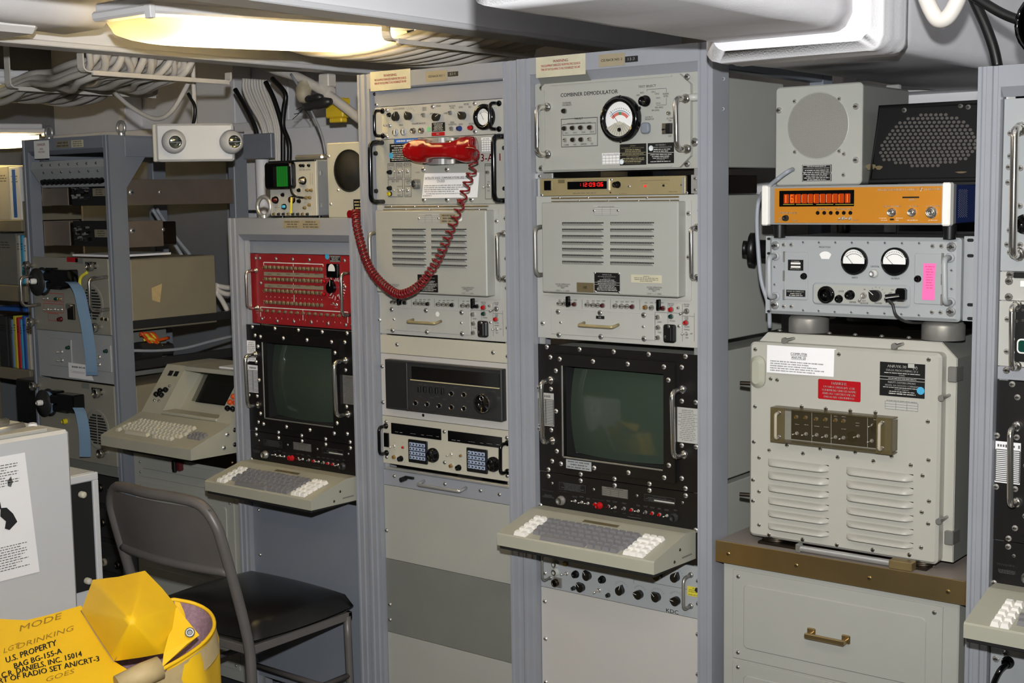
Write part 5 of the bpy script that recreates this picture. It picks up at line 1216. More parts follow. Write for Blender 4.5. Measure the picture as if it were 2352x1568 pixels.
screws(U, [K0(*p) for p in ((330, 998), (457, 1003), (587, 1006), (717, 1010), (992, 1017), (296, 998), (1042, 1020), (338, 1192), (997, 1222), (347, 1472), (467, 1490), (597, 1493), (733, 1500), (865, 1510), (1003, 1520), (1050, 1525))], YR, .0045, 'steel')
Kq = cr(260, 1050, .33041)
blank('blue-grey blank panel at the foot of the red panel rack', R0X, .714, .10, 'rackside', scr=[Kq(1012, 365), Kq(1022, 677)], r=.0045)
# ---- on top of that rack: oscilloscope, loudspeaker, lifting eye
Ko = cr(480, 100, .2551); YO = .05; ZR0 = PY((680, 501), YF).z
U = thing('oscilloscope', 'small oscilloscope with green screen standing on the low rack', 'oscilloscope', PY(Ko(760, 1560), YO))
x0, x1, a0, a1 = R4(Ko(540, 1062), Ko(972, 1560), YO); a0 = ZR0+.006
b = B(); b.box(x0+.002, x1-.002, YO+.006, YO+.30, a0, a1, 'rackside', .003); obj('case', b, U); b = B(); b.plate(x0, x1, a0, a1, YO+.008, YO, 'greylight', .004, .001); fr = obj('front_panel', b, U)
b = B(); b.box(x0-.001, x1+.001, YO-.003, YO+.004, a1-.004, a1+.001, 'black', .001); obj('front_trim', b, U)
for xx in (x0+.02, x1-.02):
    for yy in (YO+.03, YO+.26): b = B(); b.cyl((xx, yy, ZR0-.0015), (xx, yy, a0), .008, 'black', 8); obj('foot', b, U)
X0, X1, A0, A1 = R4(Ko(540, 1072), Ko(786, 1308), YO); b = B(); b.plate(X0, X1, A0, A1, YO, YO-.022, 'blackgloss', .012, .004); bz = obj('crt_bezel', b, fr)
X0, X1, A0, A1 = R4(Ko(575, 1108), Ko(742, 1285), YO-.022); b = B(); b.rect(X0, X1, A0, A1, YO-.0223, 'black'); b.rect(X0+(X1-X0)*.20, X1-(X1-X0)*.18, A0, A1, YO-.0226, 'crtgreen')
for i in range(1, 5): xx = X0+(X1-X0)*(.20+.62*i/5); b.rect(xx-.0003, xx+.0003, A0, A1, YO-.0228, 'ink')
obj('screen', b, bz)
for x, y, r in ((828, 1098, .005), (852, 1098, .005), (902, 1097, .005), (813, 1320, .0062), (668, 1362, .0062), (815, 1418, .0066), (440, 0, 0)):
    if r: knob(fr, Ko(x, y), YO, r, None, 'blackgloss', 1.2)
for x, y, r, m in ((852, 1234, .0125, 'steel'), (605, 1408, .0115, 'redoff'), (755, 1405, .0115, 'redoff'), (682, 1468, .009, 'skyblue')): knob(fr, Ko(x, y), YO, r, None, 'blackgloss', 1.0); button(fr, Ko(x-4, y), YO-r*1.1, r*.5, m, 2.2, 'knob_cap')
for x, y in ((890, 1320), (925, 1320), (880, 1388), (912, 1386), (908, 1452), (868, 1478)): lamp(fr, Ko(x, y), YO, .0048, 'brassdull', 'brassdull', 'terminal_post')
for i in range(8): knob(fr, Ko(590+i*43, 1535), YO, .0045, None, 'charcoal' if i % 3 else 'brassdull', 1.6)
ik = Ink(YO, 'inkgrey'); ik.fine(Ko(800, 1132), Ko(925, 1142)).line(Ko(912, 1165), Ko(912, 1270), .8).line(Ko(930, 1165), Ko(930, 1270), .8).fine(Ko(640, 1337), Ko(700, 1344)).fine(Ko(580, 1470), Ko(650, 1480)).fine(Ko(850, 1430), Ko(900, 1436)); ik.done(fr)
b = B(); b.tube(smooth([PY(Ko(738, 1310), YO-.024), PY(Ko(752, 1350), YO-.03), PY(Ko(790, 1378), YO-.03), PY(Ko(850, 1388), YO-.01)], 4), .0035, 'black', 6); obj('probe_lead', b, fr)
c = PY(Ko(742, 1455), YO-.03); b = B(); b.cyl((c.x+.002, c.y, c.z+.024), (c.x-.003, c.y, c.z-.024), .0036, 'inkyellow', 8); obj('cable_marker', b, fr)
b = B(); q0, q1 = PY(Ko(805, 1040), YO+.12), PY(Ko(1058, 995), YO+.12); b.box(q0.x, q1.x, YO+.10, YO+.13, a1+.003, q1.z, 'steel', .006); obj('carrying_handle', b, U)
for p in (Ko(1010, 1165), Ko(1015, 1455)): c = PX(p, x1-.002); b = B(); b.box(c.x-.001, c.x+.002, c.y-.003, c.y+.003, c.z-.006, c.z+.006, 'aluminium'); obj('case_clip', b, U)
# loudspeaker on the low rack
U = thing('loudspeaker', 'grey loudspeaker with round dark cone beside the oscilloscope', 'loudspeaker', PY(Ko(1200, 1560), YO))
x0, x1, a0, a1 = R4(Ko(1055, 897), Ko(1420, 1560), YO); a0 = ZR0-.0015; x1 = -2.700
b = B(); b.box(x0, x1, YO, YO+.22, a0, a1, 'grey', .003); obj('cabinet', b, U)
c = PY(Ko(1262, 1144), YO); b = B(); b.lathe([(.062, 0), (.062, -.002), (.060, -.003), (.058, .0), (0, -.001)][::-1], c, (0, 1, 0), 'blackmatte', 32); obj('grille', b, U)
for p in ((1080, 1015), (1165, 1318), (1098, 1445)): screw(U, Ko(*p), YO, .004)
nameplate(U, Ko(1302, 1402), Ko(1400, 1560), YO, 'plateblack', 'inkgold', rows=5)
c = PY((820, 488), YO-.02); b = B(); b.cyl((c.x, YO-.05, c.z-.004), (c.x, YO-.002, c.z-.004), .012, 'cordred', 12); obj('cord_socket', b, U)
c = PY(Ko(497, 1500), YO); b = B(); R_ = .030
for_pts = [(c.x+R_*math.cos(2*math.pi*i/20), c.y, ZR0+.034+R_*math.sin(2*math.pi*i/20)) for i in range(20)]
b.tube(for_pts, .0068, 'aluminium', 8, True); b.cyl((c.x, c.y, ZR0-.0015), (c.x, c.y, ZR0+.008), .013, 'aluminium', 10); obj('lifting_eye', b, None, None, 'steel lifting eye ring on the low rack beside the oscilloscope', 'lifting eye')
c = PY((604, 430), .72); b = B(); b.cyl((c.x, .72, 0), (c.x, .72, 1.80), .026, 'wallwhite', 14); obj('vertical_pipe', b, None, None, 'white vertical pipe behind the lifting eye of the low rack', 'pipe')
# ================================================================ open rack with tape readers
YL = .05; LX = (-4.452, -3.992); LO = (-4.488, -3.960); LT = 1.842
Kl = cr(0, 280, .21676); Km = cr(0, 600, .22953)
t = thing('equipment_rack', 'open-sided grey rack holding two paper tape readers', 'equipment rack', ((LO[0]+LO[1])/2, .35, 0))
for xa, xb, nm in ((LO[0], LX[0], 'post'), (LX[1], LO[1], 'post')):
    b = B(); s = 1 if xa == LO[0] else -1; o = xa if s > 0 else xb; w_ = xb-xa
    b.prism([(o+s*u*w_, YL+v) for u, v in ((0, 0), (.25, 0), (.3, .004), (.5, .004), (.55, 0), (1, 0), (1, .01), (.15, .01), (.15, .066), (0, .066))], lambda u, v, tt: (u, v, LT*tt), 'rackside'); obj(nm, b, t)
for xa, xb in ((LO[0], LO[0]+.036), (LO[1]-.036, LO[1])):
    b = B(); b.box(xa, xb, .60, .665, 0, LT-.02, 'rackside', .003); obj('rear_post', b, t)
    b = B(); b.box(xa, xb, YL+.066, .60, LT-.075, LT-.004, 'rackside', .003); obj('side_rail', b, t)
for z in ((1.165, 1.195), (1.02, 1.052)):
    b = B(); b.box(LO[1]-.03, LO[1]-.002, YL+.066, .60, *z, 'charcoal', .002); obj('slide_rail', b, t)
    b = B(); b.box(LO[0]+.002, LO[0]+.03, YL+.066, .60, *z, 'charcoal', .002); obj('slide_rail', b, t)
b = B(); b.prism([(YL-.002, LT), (YL-.002, 1.80), (YL+.02, 1.785), (YL+.05, 1.785), (YL+.05, LT)], lambda u, v, tt: (LX[0]+(LX[1]-LX[0])*tt, u, v), 'rackside'); obj('header', b, t)
b = B(); b.box(LO[0]+.002, LO[1]-.002, .12, .66, LT-.008, LT, 'rackside'); obj('top_plate', b, t)
b = B(); b.prism([(YL+.066, 1.768), (.20, 1.768), (YL+.066, 1.66)], lambda u, v, tt: (LO[1]-.005+.004*tt, u, v), 'rackside'); obj('gusset', b, t)
b = B(); x0, x1, a0, a1 = R4((540, 305), (622, 363), .66); b.box(-3.958, -3.80, .645, .665, PX((600, 365), -3.9).z, PX((600, 308), -3.9).z, 'rackside', .003); obj('tie_plate', b, t)
nameplate(t, Kl(360, 203), Kl(524, 385), YL-.003, 'white', 'inkred', [('', .3), ('DANGER', 1.1), ('', .3), ('HIGH', .8), ('VOLTAGE', .8), ('', 1.2)], name='danger_sign', margin=.14)
nameplate(t, Kl(595, 205), Kl(735, 270), YL-.003, 'olive', 'ink', rows=2, name='rack_plate'); nameplate(t, Kl(755, 195), Kl(885, 265), YL-.003, 'tape', 'ink', rows=3, name='rack_plate')
for p in ((112.7, 309), (278, 294)):
    c = PY(p, YL+.09); b = B(); b.tube([(c.x+.021*math.cos(2*math.pi*i/18), c.y, LT+.028+.021*math.sin(2*math.pi*i/18)) for i in range(18)], .006, 'aluminium', 8, True); b.cyl((c.x, c.y, LT), (c.x, c.y, LT+.01), .014, 'aluminium', 8); obj('lifting_eye', b, t)
# fuse strip under the header
U = thing('fuse_strip', 'sloped grey fuse strip with black caps under the rack header', 'fuse strip', (-4.22, .08, 1.67))
b = B(); b.prism([(YL+.012, 1.762), (YL+.004, 1.735), (YL+.05, 1.668), (YL+.10, 1.668), (YL+.10, 1.762)], lambda u, v, tt: (LX[0]+.004+(LX[1]-LX[0]-.008)*tt, u, v), 'greyblue'); obj('body', b, U)
for i in range(13): c = Vector((LX[0]+.055+i*.029, YL+.032, 1.690)); b = B(); b.cyl(c, c+Vector((0, -.016, -.004)), .010, 'blackgloss', 10); obj('fuse_cap', b, U)
for i in range(7):
    for z, y in ((1.748, YL+.004), (1.722, YL+.010)): screw(U, None, 0, .004, 'chrome', T((LX[0]+.08+i*.055, y, z)))
# two pulled slide drawers
for (zt, zb, ya, lab) in ((1.690, 1.600, .60, 'upper bare metal electronics drawer on slides in the open rack'), (1.545, 1.452, .27, 'lower bare metal electronics drawer on slides in the open rack')):
    U = thing('electronics_drawer', lab, 'electronics drawer', (-4.2, .3, zb))
    b = B(); b.box(LX[0]+.006, LX[1]-.004, YL+.12, YL+.30, zb+.006, zt-.006, 'darksteel', .003); obj('chassis', b, U)
    b = B(); b.box(LO[1]-.012, LO[1]-.008, YL+.066, ya, zb, zt, 'slide', .001); obj('slide', b, U); b = B(); b.box(LO[0]+.008, LO[0]+.012, YL+.066, ya, zb, zt, 'slide', .001); obj('slide', b, U)
    b = B(); b.box(LX[0]+.002, LX[0]+.11, YL+.085, YL+.09, zb+.002, zt-.002, 'slide', .001); obj('ear_plate', b, U)
    b = B(); b.box(LX[0]+.11, LX[1]-.004, YL+.10, YL+.12, zb, zt, 'blackmatte', .002); obj('circuit_block', b, U)
    rn = random.Random(zt)
    for i in range(26):
        x = LX[0]+.12+rn.random()*.10; z = zb+.02+rn.random()*.05
        b = B(); b.cyl((x, YL+.10, z), (x, YL+.088, z), rn.uniform(.003, .006), rn.choice(['steel', 'darksteel', 'greendark' if 0 else 'charcoal', 'aluminium']), 7); obj('component', b, U)
    b = B(); b.plate(LX[0]+.245, LX[0]+.325, zb+.034, zb+.062, YL+.10, YL+.098, 'olive'); b.fine(LX[0]+.26, LX[0]+.31, zb+.036, zb+.06, YL+.0975, 3, 'ink'); obj('tag', b, U)
    for p in ((1180, 555), (1440, 553)) if zt > 1.6 else ((1190, 900), (1470, 890)):
        c = PX((p[0]*.2551, 300+p[1]*.2551), LO[1]-.008); screw(U, None, 0, .008 if p[0] < 1300 else .005, 'aluminium', T(c) @ Matrix.Rotation(math.radians(90), 4, 'Z'))
b = B(); b.box(-4.28, -4.02, .10, .34, 1.418, 1.426, 'paper', .001); obj('paper_stack', b, None, None, 'loose papers lying on the upper tape reader', 'paper')
# tape readers
def tapereader(label, zt, zb, D, second=False):
    """D maps crop pixels of the upper reader; both readers are alike"""
    U = thing('tape_reader', label, 'tape reader', (-4.22, .2, zb))
    b = B(); b.plate(LX[0]-.002, LX[1]+.002, zb, zt, YL, YL-.005, 'readergrey', .002, .001); obj('front_panel', b, U)
    b = B(); b.box(LX[0]+.008, LO[1]-.008, YL+.072, .50, zb+.01, zt-.006, 'olive', .004); cs = obj('case', b, U)
    Y = YL-.005; dz = zt-(1.416)
    def pt(x, y, YY=None): v = PY(Km(x, y), Y if YY is None else YY); v.z += dz; return v
    # reel
    c = pt(440, 200); b = B(); b.lathe([(0, -.002), (.050, -.002), (.052, -.004), (.052, -.006), (.030, -.007), (.030, -.026), (.050, -.027), (.050, -.031), (.012, -.032)][::-1], c, (0, 1, 0), 'charcoal', 28); obj('reel', b, U)
    b = B(); b.lathe([(.042, -.008), (.043, -.026), (.030, -.0265)][::-1], c, (0, 1, 0), 'bluetape', 28); obj('tape_roll', b, U)
    b = B(); b.lathe([(.011, -.028), (.010, -.046), (.006, -.050), (0, -.050)][::-1], c+Vector((-.012, 0, .002)), (0, 1, 0), 'white', 16); obj('reel_hub', b, U)
    for (xa, ya, xb, yb, dd) in ((515, 60, 590, 100, .03), (525, 100, 640, 190, .04), (535, 195, 690, 275, .034), (615, 75, 795, 255, .05)):
        a, e = pt(xa, ya), pt(xb, yb); b = B(); b.box(a.x, e.x, Y-dd, Y, e.z, a.z, 'blackgloss', .004); obj('reader_head', b, U)
    # grille
    c = pt(915, 430); b = B(); b.lathe([(.060, -.001), (.069, -.003), (.073, -.0005)][::-1], c, (0, 1, 0), 'readergrey', 30); b.disc(c.x, c.z, .051, Y-.0006, 'readergrey', 30)
    for i in range(11):
        zz = -.050+i*.010; w2 = math.sqrt(max(0, .057**2-zz*zz))
        for xa, xb in ((-w2, -.003), (.003, w2)): b.rect(c.x+xa, c.x+xb, c.z+zz-.003, c.z+zz+.003, Y-.0012, 'blackmatte')
    obj('grille', b, U)
    if not second:
        for pa, pb in (((365, 142), (530, 440)), ((1125, 158), (1130, 482))):
            a, e = pt(*pa), pt(*pb); a.x = e.x = min(a.x, e.x) if pa[0] < 500 else LX[1]-.004; a.x = e.x = (LX[0]+.036 if pa[0] < 500 else a.x); o = Vector((0, -.075, 0)); b = B(); b.tube(arcpts([a, a+o, e+o, e], .02), .0062, 'chrome', 10); obj('handle', b, U)
        b = B(); a = pt(880, 105); b.tube(smooth([a, a+Vector((-.03, -.01, -.02)), pt(830, 250)+Vector((0, -.012, 0)), pt(830, 350)], 4), .006, 'inkyellow', 8); obj('tube_guide', b, U)
        a = pt(685, 425); e = pt(760, 585); b = B(); b.box(a.x, e.x, Y-.008, Y, e.z, a.z, 'darksteel', .002); b.cyl(((a.x+e.x)/2, Y-.02, a.z-.006), ((a.x+e.x)/2, Y, a.z-.006), .010, 'chrome', 12); obj('feed_latch', b, U)
        ik = B(); yy = Y-.0006
        for (xa, ya, xb, yb) in ((435, 312, 640, 410), (435, 415, 640, 520), (480, 515, 590, 600)):
            p, q = pt(xa, ya), pt(xb, yb); ik.rectline(p.x, q.x, q.z, p.z, yy, .0018, 'inkred')
        obj('guide_lines', ik, U, kind='stuff')
        for x, y in ((475, 370), (480, 480), (550, 480), (620, 482)): o = toggle(U, None if 0 else Km(x, y), Y, .006, 180); o.location.z += dz
        lamp(U, Km(575, 375), Y, .007, 'steel', 'greenlamp'); lamp(U, Km(615, 578), Y, .009, 'redoff', 'redoff'); lamp(U, Km(610, 375), Y, .006, 'steel', 'amberlamp')
        for x, y in ((1035, 575), (1075, 580)): lamp(U, Km(x, y), Y, .006, 'tan', 'darksteel')
    else:
        c = pt(605, 420); b = B(); b.lathe([(.010, 0), (.010, -.012), (.007, -.016), (0, -.016)][::-1], PY((152, 967), Y), (0, 1, 0), 'yellowlamp', 14); obj('yellow_button', b, U)
    for x, y in ((330, 38), (965, 45), (372, 600), (1008, 655)):
        c = pt(x, y); b = B(); b.lathe([(.016, -.034), (.016, -.020), (.007, -.019), (.007, 0)][::-1], c, (0, 1, 0), 'chrome', 14); b.lathe([(0, -.035), (.014, -.035), (.016, -.034)], c, (0, 1, 0), 'chrome', 14); obj('thumbscrew', b, U)
    a, e = pt(855, 5), pt(965, 75); b = B(); b.plate(a.x, e.x, e.z, a.z, Y, Y-.0012, 'plateblack'); b.fine(a.x+.004, e.x-.004, e.z+.003, a.z-.003, Y-.0016, 5, 'inkwhite'); obj('nameplate', b, U)
    a, e = pt(755, -30), pt(835, 25); b = B(); b.plate(a.x, e.x, e.z, a.z, Y, Y-.0012, 'greydark'); obj('plate', b, U)
    if not second:
        a, e = pt(670, -40), pt(780, -25)
        b = B(); b.plate(a.x, e.x, e.z-.012, a.z, Y, Y-.0012, 'platered'); obj('red_tag', b, U)
    # hanging tape
    b = B()
    path = [pt(705, 205, YL-.055), pt(750, 235, YL-.06), pt(800, 330, YL-.064), pt(835, 500, YL-.064), pt(865, 640, YL-.06), pt(885, 780, YL-.055), pt(905, 930, YL-.05), pt(915, 1080, YL-.045), pt(918, 1140, YL-.04)] if not second else [pt(718, 205, YL-.055), pt(745, 260, YL-.06), pt(775, 400, YL-.064), pt(785, 520, YL-.064), pt(790, 700, YL-.06)]
    b.ribbon(smooth(path, 4), .042, .0006, 'bluetape', (.85, .5, 0)); obj('paper_tape', b, U)
    if not second:
        x = LO[1]-.0072; bb = B()
        bb.quad(*[PX((p[0]*.2551, 600+p[1]*.2551), x) for p in ((1365, 240), (1460, 200), (1440, 370), (1370, 350))], 'strap'); obj('peeled_tape_mark', bb, cs)
    return U
tapereader('upper paper tape reader with blue tape running down in front', 1.416, 1.148, 0)
tapereader('lower paper tape reader with yellow button and round grille', .968, .680, 0, True)
# middle panel
U = thing('switch_panel', 'grey twin switch panel between the two tape readers', 'switch panel', (-4.22, .08, .974)); Y = YL
b = B(); b.plate(LX[0]-.002, LX[1]+.002, .974, 1.146, YL+.004, YL, 'greyblue', .001, .001); obj('front_panel', b, U)
b = B(); b.box(LX[0]+.008, LO[1]-.12, YL+.01, .35, .98, 1.14, 'greydark', .002); obj('case', b, U)
for tl, br in (((495, 765), (730, 1060)), ((925, 825), (1125, 1110))):
    x0, x1, a0, a1 = R4(Km(*tl), Km(*br), YL); x1 = min(x1, LX[1]-.004); b = B(); b.plate(x0, x1, a0, a1, YL, YL-.004, 'greyblue', .002, .001); obj('module', b, U)
for x, y in ((620, 905), (625, 990), (998, 955), (998, 1032)): toggle(U, Km(x, y), YL-.004, .0068, 180)
for x, y in ((690, 862), (1068, 897)): lamp(U, Km(x, y), YL-.004, .007, 'black', 'greenlamp')
b = B(); A = [PY(Km(*p), YL-.012) for p in ((683, 1010), (880, 1038), (940, 1195), (690, 1160))]; b.quad(*A, 'paper'); n_ = obj('paper_notice', b, None, None, 'small white notice on the twin switch panel behind the paper tape', 'notice')
b = B(); b.fine(A[0].x+.01, A[1].x-.006, A[0].z-.10*.2, A[0].z-.008, YL-.0126, 1, 'ink', .6); b.fine(A[0].x+.005, A[1].x-.002, A[3].z+.018, A[0].z-.028, YL-.0126, 5, 'inkgrey', .5); obj('lettering', b, n_, kind='stuff')
U = blank('narrow grey strip between the upper tape reader and twin switch panel', LX, .6795, .64, 'greydark', YL)
U['label'] = 'narrow grey strip below the lower tape reader'
# dark electronics below
U = thing('equipment_chassis', 'dark bare chassis with connectors at the bottom of the open rack', 'chassis', (-4.22, .2, .1))
b = B(); b.box(LX[0]+.004, LX[1]-.004, YL+.03, .45, .10, .63, 'blackmatte', .004); obj('case', b, U)
rn = random.Random(5)
for r in range(4):
    z = .15+r*.125; b = B(); b.box(LX[0]+.01, LX[1]-.01, YL+.022, YL+.03, z, z+.105, 'charcoal', .002); o = obj('module', b, U)
    for i in range(5): c = (LX[0]+.06+i*.085+rn.uniform(-.01, .01), YL+.022, z+.05+rn.uniform(-.02, .02)); b = B(); b.lathe([(.014, 0), (.014, -.010), (.009, -.011), (.008, -.004), (0, -.004)][::-1], c, (0, 1, 0), rn.choice(['darksteel', 'charcoal', 'olive']), 12); obj('connector', b, o)
# wiring behind the rack's open side
cable([PX(p, -4.1) for p in ((360, 480), (400, 540), (440, 590), (470, 640))], .007, 'grey cable slanting down inside the open rack', 'grey cables inside the open rack', 'cablegrey')
cable([PX(p, -4.12) for p in ((350, 480), (385, 535), (420, 590), (450, 640))], .007, 'grey cable slanting down inside the open rack', 'grey cables inside the open rack', 'cablegrey')
for i, (pa, pm, pb) in enumerate((((495, 655), (520, 660), (548, 662)), ((495, 665), (520, 675), (548, 672)), ((495, 668), (510, 690), (522, 712)))): cable([PX(p, -3.99) for p in (pa, pm, pb)], .010, 'thick white cable behind the olive tape reader case', 'white cables behind the tape reader case', 'cablewhite')
cable([PX(p, -4.0) for p in ((300, 805), (360, 805), (420, 800), (480, 785), (545, 769))], .006, 'bluish grey cable between the rack slides', None, 'cablegrey')
b = B(); rn = random.Random(9)
for i in range(9):
    a = PX((325+rn.uniform(-6, 14), 770+rn.uniform(-6, 12)), -4.02); b.tube(smooth([a, a+Vector((.01, rn.uniform(0, .05), rn.uniform(-.03, .01))), a+Vector((.0, rn.uniform(.05, .13), rn.uniform(-.06, -.02)))], 4), .006, 'orangetip' if i % 3 else 'inkyellow', 6)
obj('wire_bundle', b, None, None, 'knotted orange and yellow wires between the rack slides', 'wires')
b = B(); a = PX((330, 805), -4.03); b.cyl(a+Vector((0, -.03, 0)), a+Vector((0, .06, -.003)), .034, 'charcoal', 16); b.cyl(a+Vector((0, .06, -.003)), a+Vector((0, .12, -.005)), .022, 'charcoal', 14); obj('power_connector', b, None, None, 'black cable connector lying below the orange wires', 'connector')

# ================================================================ bookcase
BY = .50
t = thing('bookcase', 'metal bookcase with manuals beyond the open rack', 'bookcase', (-5.6, .65, 0))
bx0, bx1 = -6.0, PY((60, 700), BY).x
zs = [PY((20, 505), BY).z, PY((20, 655), BY).z, PY((20, 845), BY).z]
for z, h in zip(zs, (.05, .07, .05)): b = B(); b.box(bx0, bx1, BY, BY+.3, z-h, z, 'olive', .003); obj('shelf', b, t)
for x in (bx0, bx1-.02): b = B(); b.box(x, x+.02, BY+.02, BY+.3, 0, 1.62, 'olive', .002); obj('side_panel', b, t)
def book(px0, px1, ytop, shelf, m, label, group='manuals in the bookcase', band=None):
    a, c = PY((px0, 500), BY+.01).x, PY((px1, 500), BY+.01).x; z1 = PY((px0, ytop), BY+.01).z; z0 = zs[shelf]
    o = thing('book', label, 'book', ((a+c)/2, BY+.1, z0), group)
    b = B(); b.box(a, c-.0008, BY+.015, BY+.22, z0, z1, m, .003); obj('cover', b, o)
    if band: b = B(); b.box(a+(c-a)*.3, a+(c-a)*.6, BY+.0142, BY+.016, z0+.01, z1-.01, band); obj('spine_band', b, o)
    b = B(); b.fine(a+(c-a)*.15, c-(c-a)*.15, z0+(z1-z0)*.7, z0+(z1-z0)*.85, BY+.0146, 3, 'ink'); obj('spine_print', b, o)
book(-28, -4, 380, 0, 'cream', 'thick white binder with red mark on the top bookcase shelf'); book(-3, 22, 382, 0, 'cream', 'thick cream binder on the top bookcase shelf'); book(23, 48, 384, 0, 'white', 'white binder with blue stripe on the top bookcase shelf', band='blue')
book(-40, 32, 535, 1, 'greydark', 'broad grey printed binder on the middle bookcase shelf'); book(33, 39, 540, 1, 'cream', 'thin white booklet beside the blue booklet on the middle shelf'); book(40, 47, 540, 1, 'skyblue', 'thin blue booklet on the middle bookcase shelf'); book(48, 54, 545, 1, 'white', 'thin white booklet at the end of the middle shelf')
for i, (p0, p1, m, nm) in enumerate(((-20, -1, 'charcoal', 'dark'), (0, 7, 'charcoal', 'slim dark'), (8, 13, 'bluetape', 'grey-blue'), (14, 20, 'inkyellow', 'yellow'), (21, 28, 'inkred', 'red'), (29, 34, 'skyblue', 'sky-blue'), (35, 42, 'blue', 'deep blue'), (43, 51, 'cream', 'cream'), (52, 57, 'paper', 'white'))): book(p0, p1, 724+(i % 3)*4, 2, m, nm+' manual on the lowest visible bookcase shelf')
b = B(); z = PY((20, 722), BY).z; b.box(-5.5, PY((50, 700), BY).x, BY+.02, BY+.2, z+.012, z+.03, 'blue', .003); obj('book', b, None, None, 'blue manual lying flat on top of the standing manuals', 'book')
b = B(); b.box(PY((36, 900), .30).x, PY((88, 900), .30).x, .30, .48, 0, PY((55, 872), .30).z, 'black', .006); obj('black_case', b, None, None, 'black case standing under the bookcase beside the open rack', 'case')

# ================================================================ desk with teletype terminal
DX = (-3.93, -3.335); DY = .05; DZ = .793
def desk(name, label, X, Yf, depth, ztop, drawers, brass, hm, latch=False):
    U = thing(name, label, 'cabinet', ((X[0]+X[1])/2, Yf+depth/2, 0)); 
    b = B(); b.box(X[0], X[1], Yf, Yf+depth, ztop-.012, ztop, 'countertop', .001); obj('counter_top', b, U)
    b = B(); b.box(X[0], X[1], Yf-.004, Yf, ztop-.050, ztop+.002, brass, .001); ed = obj('front_edging', b, U)
    b = B(); b.box(X[1], X[1]+.004, Yf-.004, Yf+depth, ztop-.050, ztop+.002, brass, .001); obj('side_edging', b, U)
    b = B(); b.box(X[0]+.012, X[1]-.016, Yf+.012, Yf+depth, .02, ztop-.0125, 'grey', .003); obj('body', b, U)
    xa, xb = X[0]+.04, X[1]-.05
    for (zt, zb, kind) in drawers:
        b = B(); b.plate(xa, xb, zb, zt, Yf+.012, Yf+.008, 'grey', .001, .001); b.plate(xa+.03, xb-.035, zb+.03, zt-.03, Yf+.008, Yf+.0045, 'grey', .012, .002); d = obj('drawer', b, U)
        if kind == 'h':
            c = Vector(((xa+xb)/2-.005, Yf+.0045, (zt+zb)/2-.01)); h = B()
            for s in (-1, 1): h.box(c.x+s*.042-.010, c.x+s*.042+.010, c.y-.006, c.y, c.z-.004, c.z+.016, 'brass', .002); h.box(c.x+s*.042-.005, c.x+s*.042+.005, c.y-.028, c.y-.004, c.z-.002, c.z+.008, 'brass', .001)
            h.box(c.x-.048, c.x+.048, c.y-.030, c.y-.022, c.z-.002, c.z+.010, hm, .002); obj('handle', h, d)
        for x in (xa+.015, xb-.018):
            for z in (zt-.015, zb+.015): screw(d, None, 0, .004, 'steel', T((x, Yf+.008, z)))
    for i in range(4): screw(ed, None, 0, .004, 'brass', T((X[0]+.035+(X[1]-X[0]-.07)*i/3, Yf-.004, ztop-.026)))
    return U
U = desk('desk_cabinet', 'grey drawer cabinet carrying the teletype beside the folding chair', DX, DY, .60, DZ, [(.725, .66, ''), (.64, .36, 'h'), (.34, .06, 'h')], 'darksteel', 'brass')
c = PY((412, 1068), DY+.006); b = B(); b.box(c.x-.022, c.x+.022, DY-.012, DY+.008, c.z-.016, c.z+.018, 'redoff', .003); b.box(c.x-.008, c.x+.008, DY-.02, DY-.01, c.z-.02, c.z+.02, 'black', .002); obj('drawer_latch', b, U)
# teletype: profile from the right-hand side
Kt = cr(260, 830, .15944)
TX = (-3.775, -3.31)
U = thing('teletype', 'grey teletype terminal with cream keys and orange switches', 'teletype', ((TX[0]+TX[1])/2, .1, DZ))
P = [(-.165, .815), (.46, .800), (.46, .905), (-.005, .905), (-.035, .893), (-.155, .853), (-.165, .848)]
b = B(); b.prism(P, lambda u, v, tt: (TX[0]+(TX[1]-TX[0])*tt, u, v), 'housing'); obj('base', b, U)
b = B(); b.box(TX[0]+.01, TX[1]-.01, .07, .44, DZ, .806, 'blackmatte'); obj('foot_plate', b, U)
# head: sloping console with side cheeks and a recessed window
H0, H1 = (.000, .905), (.115, 1.055)      # bottom and top of the sloping front (Y, Z)
sl = Vector((0, H1[0]-H0[0], H1[1]-H0[1])); L_ = sl.length; sd = sl.normalized(); nn = Vector((0, -sd.z, sd.y))
def hp(x, v, o=0.0): p = Vector((x, H0[0], H0[1]))+sd*(v*L_)+nn*o; return p
wx0, wx1 = TX[0]+.105, TX[1]-.075
for xa, xb in ((TX[0], wx0), (wx1, TX[1])):
    b = B(); b.prism([H0, H1, (.30, 1.055), (.36, .905)], lambda u, v, tt: (xa+(xb-xa)*tt, u, v), 'housing'); obj('console_cheek', b, U)
b = B(); b.prism([(.075, .905), (.17, 1.02), (.30, 1.055), (.36, .905)], lambda u, v, tt: (wx0+(wx1-wx0)*tt, u, v), 'housing'); obj('console_back', b, U)
b = B(); b.box(wx0, wx1, H1[0]-.01, .30, 1.040, 1.055, 'housing', .002); obj('console_top', b, U)
q = [Vector((wx0+.06, .120, .93)), Vector((wx1-.004, .120, .93)), Vector((wx1-.004, .185, 1.025)), Vector((wx0+.06, .185, 1.025))]; o_ = Vector((0, -.038, .015)); b = B(); b.quad(*[p+o_ for p in q], 'pane'); b.quad(*[p+o_*.6 for p in q], 'blackgloss'); obj('window', b, U)
b = B(); b.box(wx0, wx1, .0, .06, .905, .916, 'housing', .003); obj('console_lip', b, U)
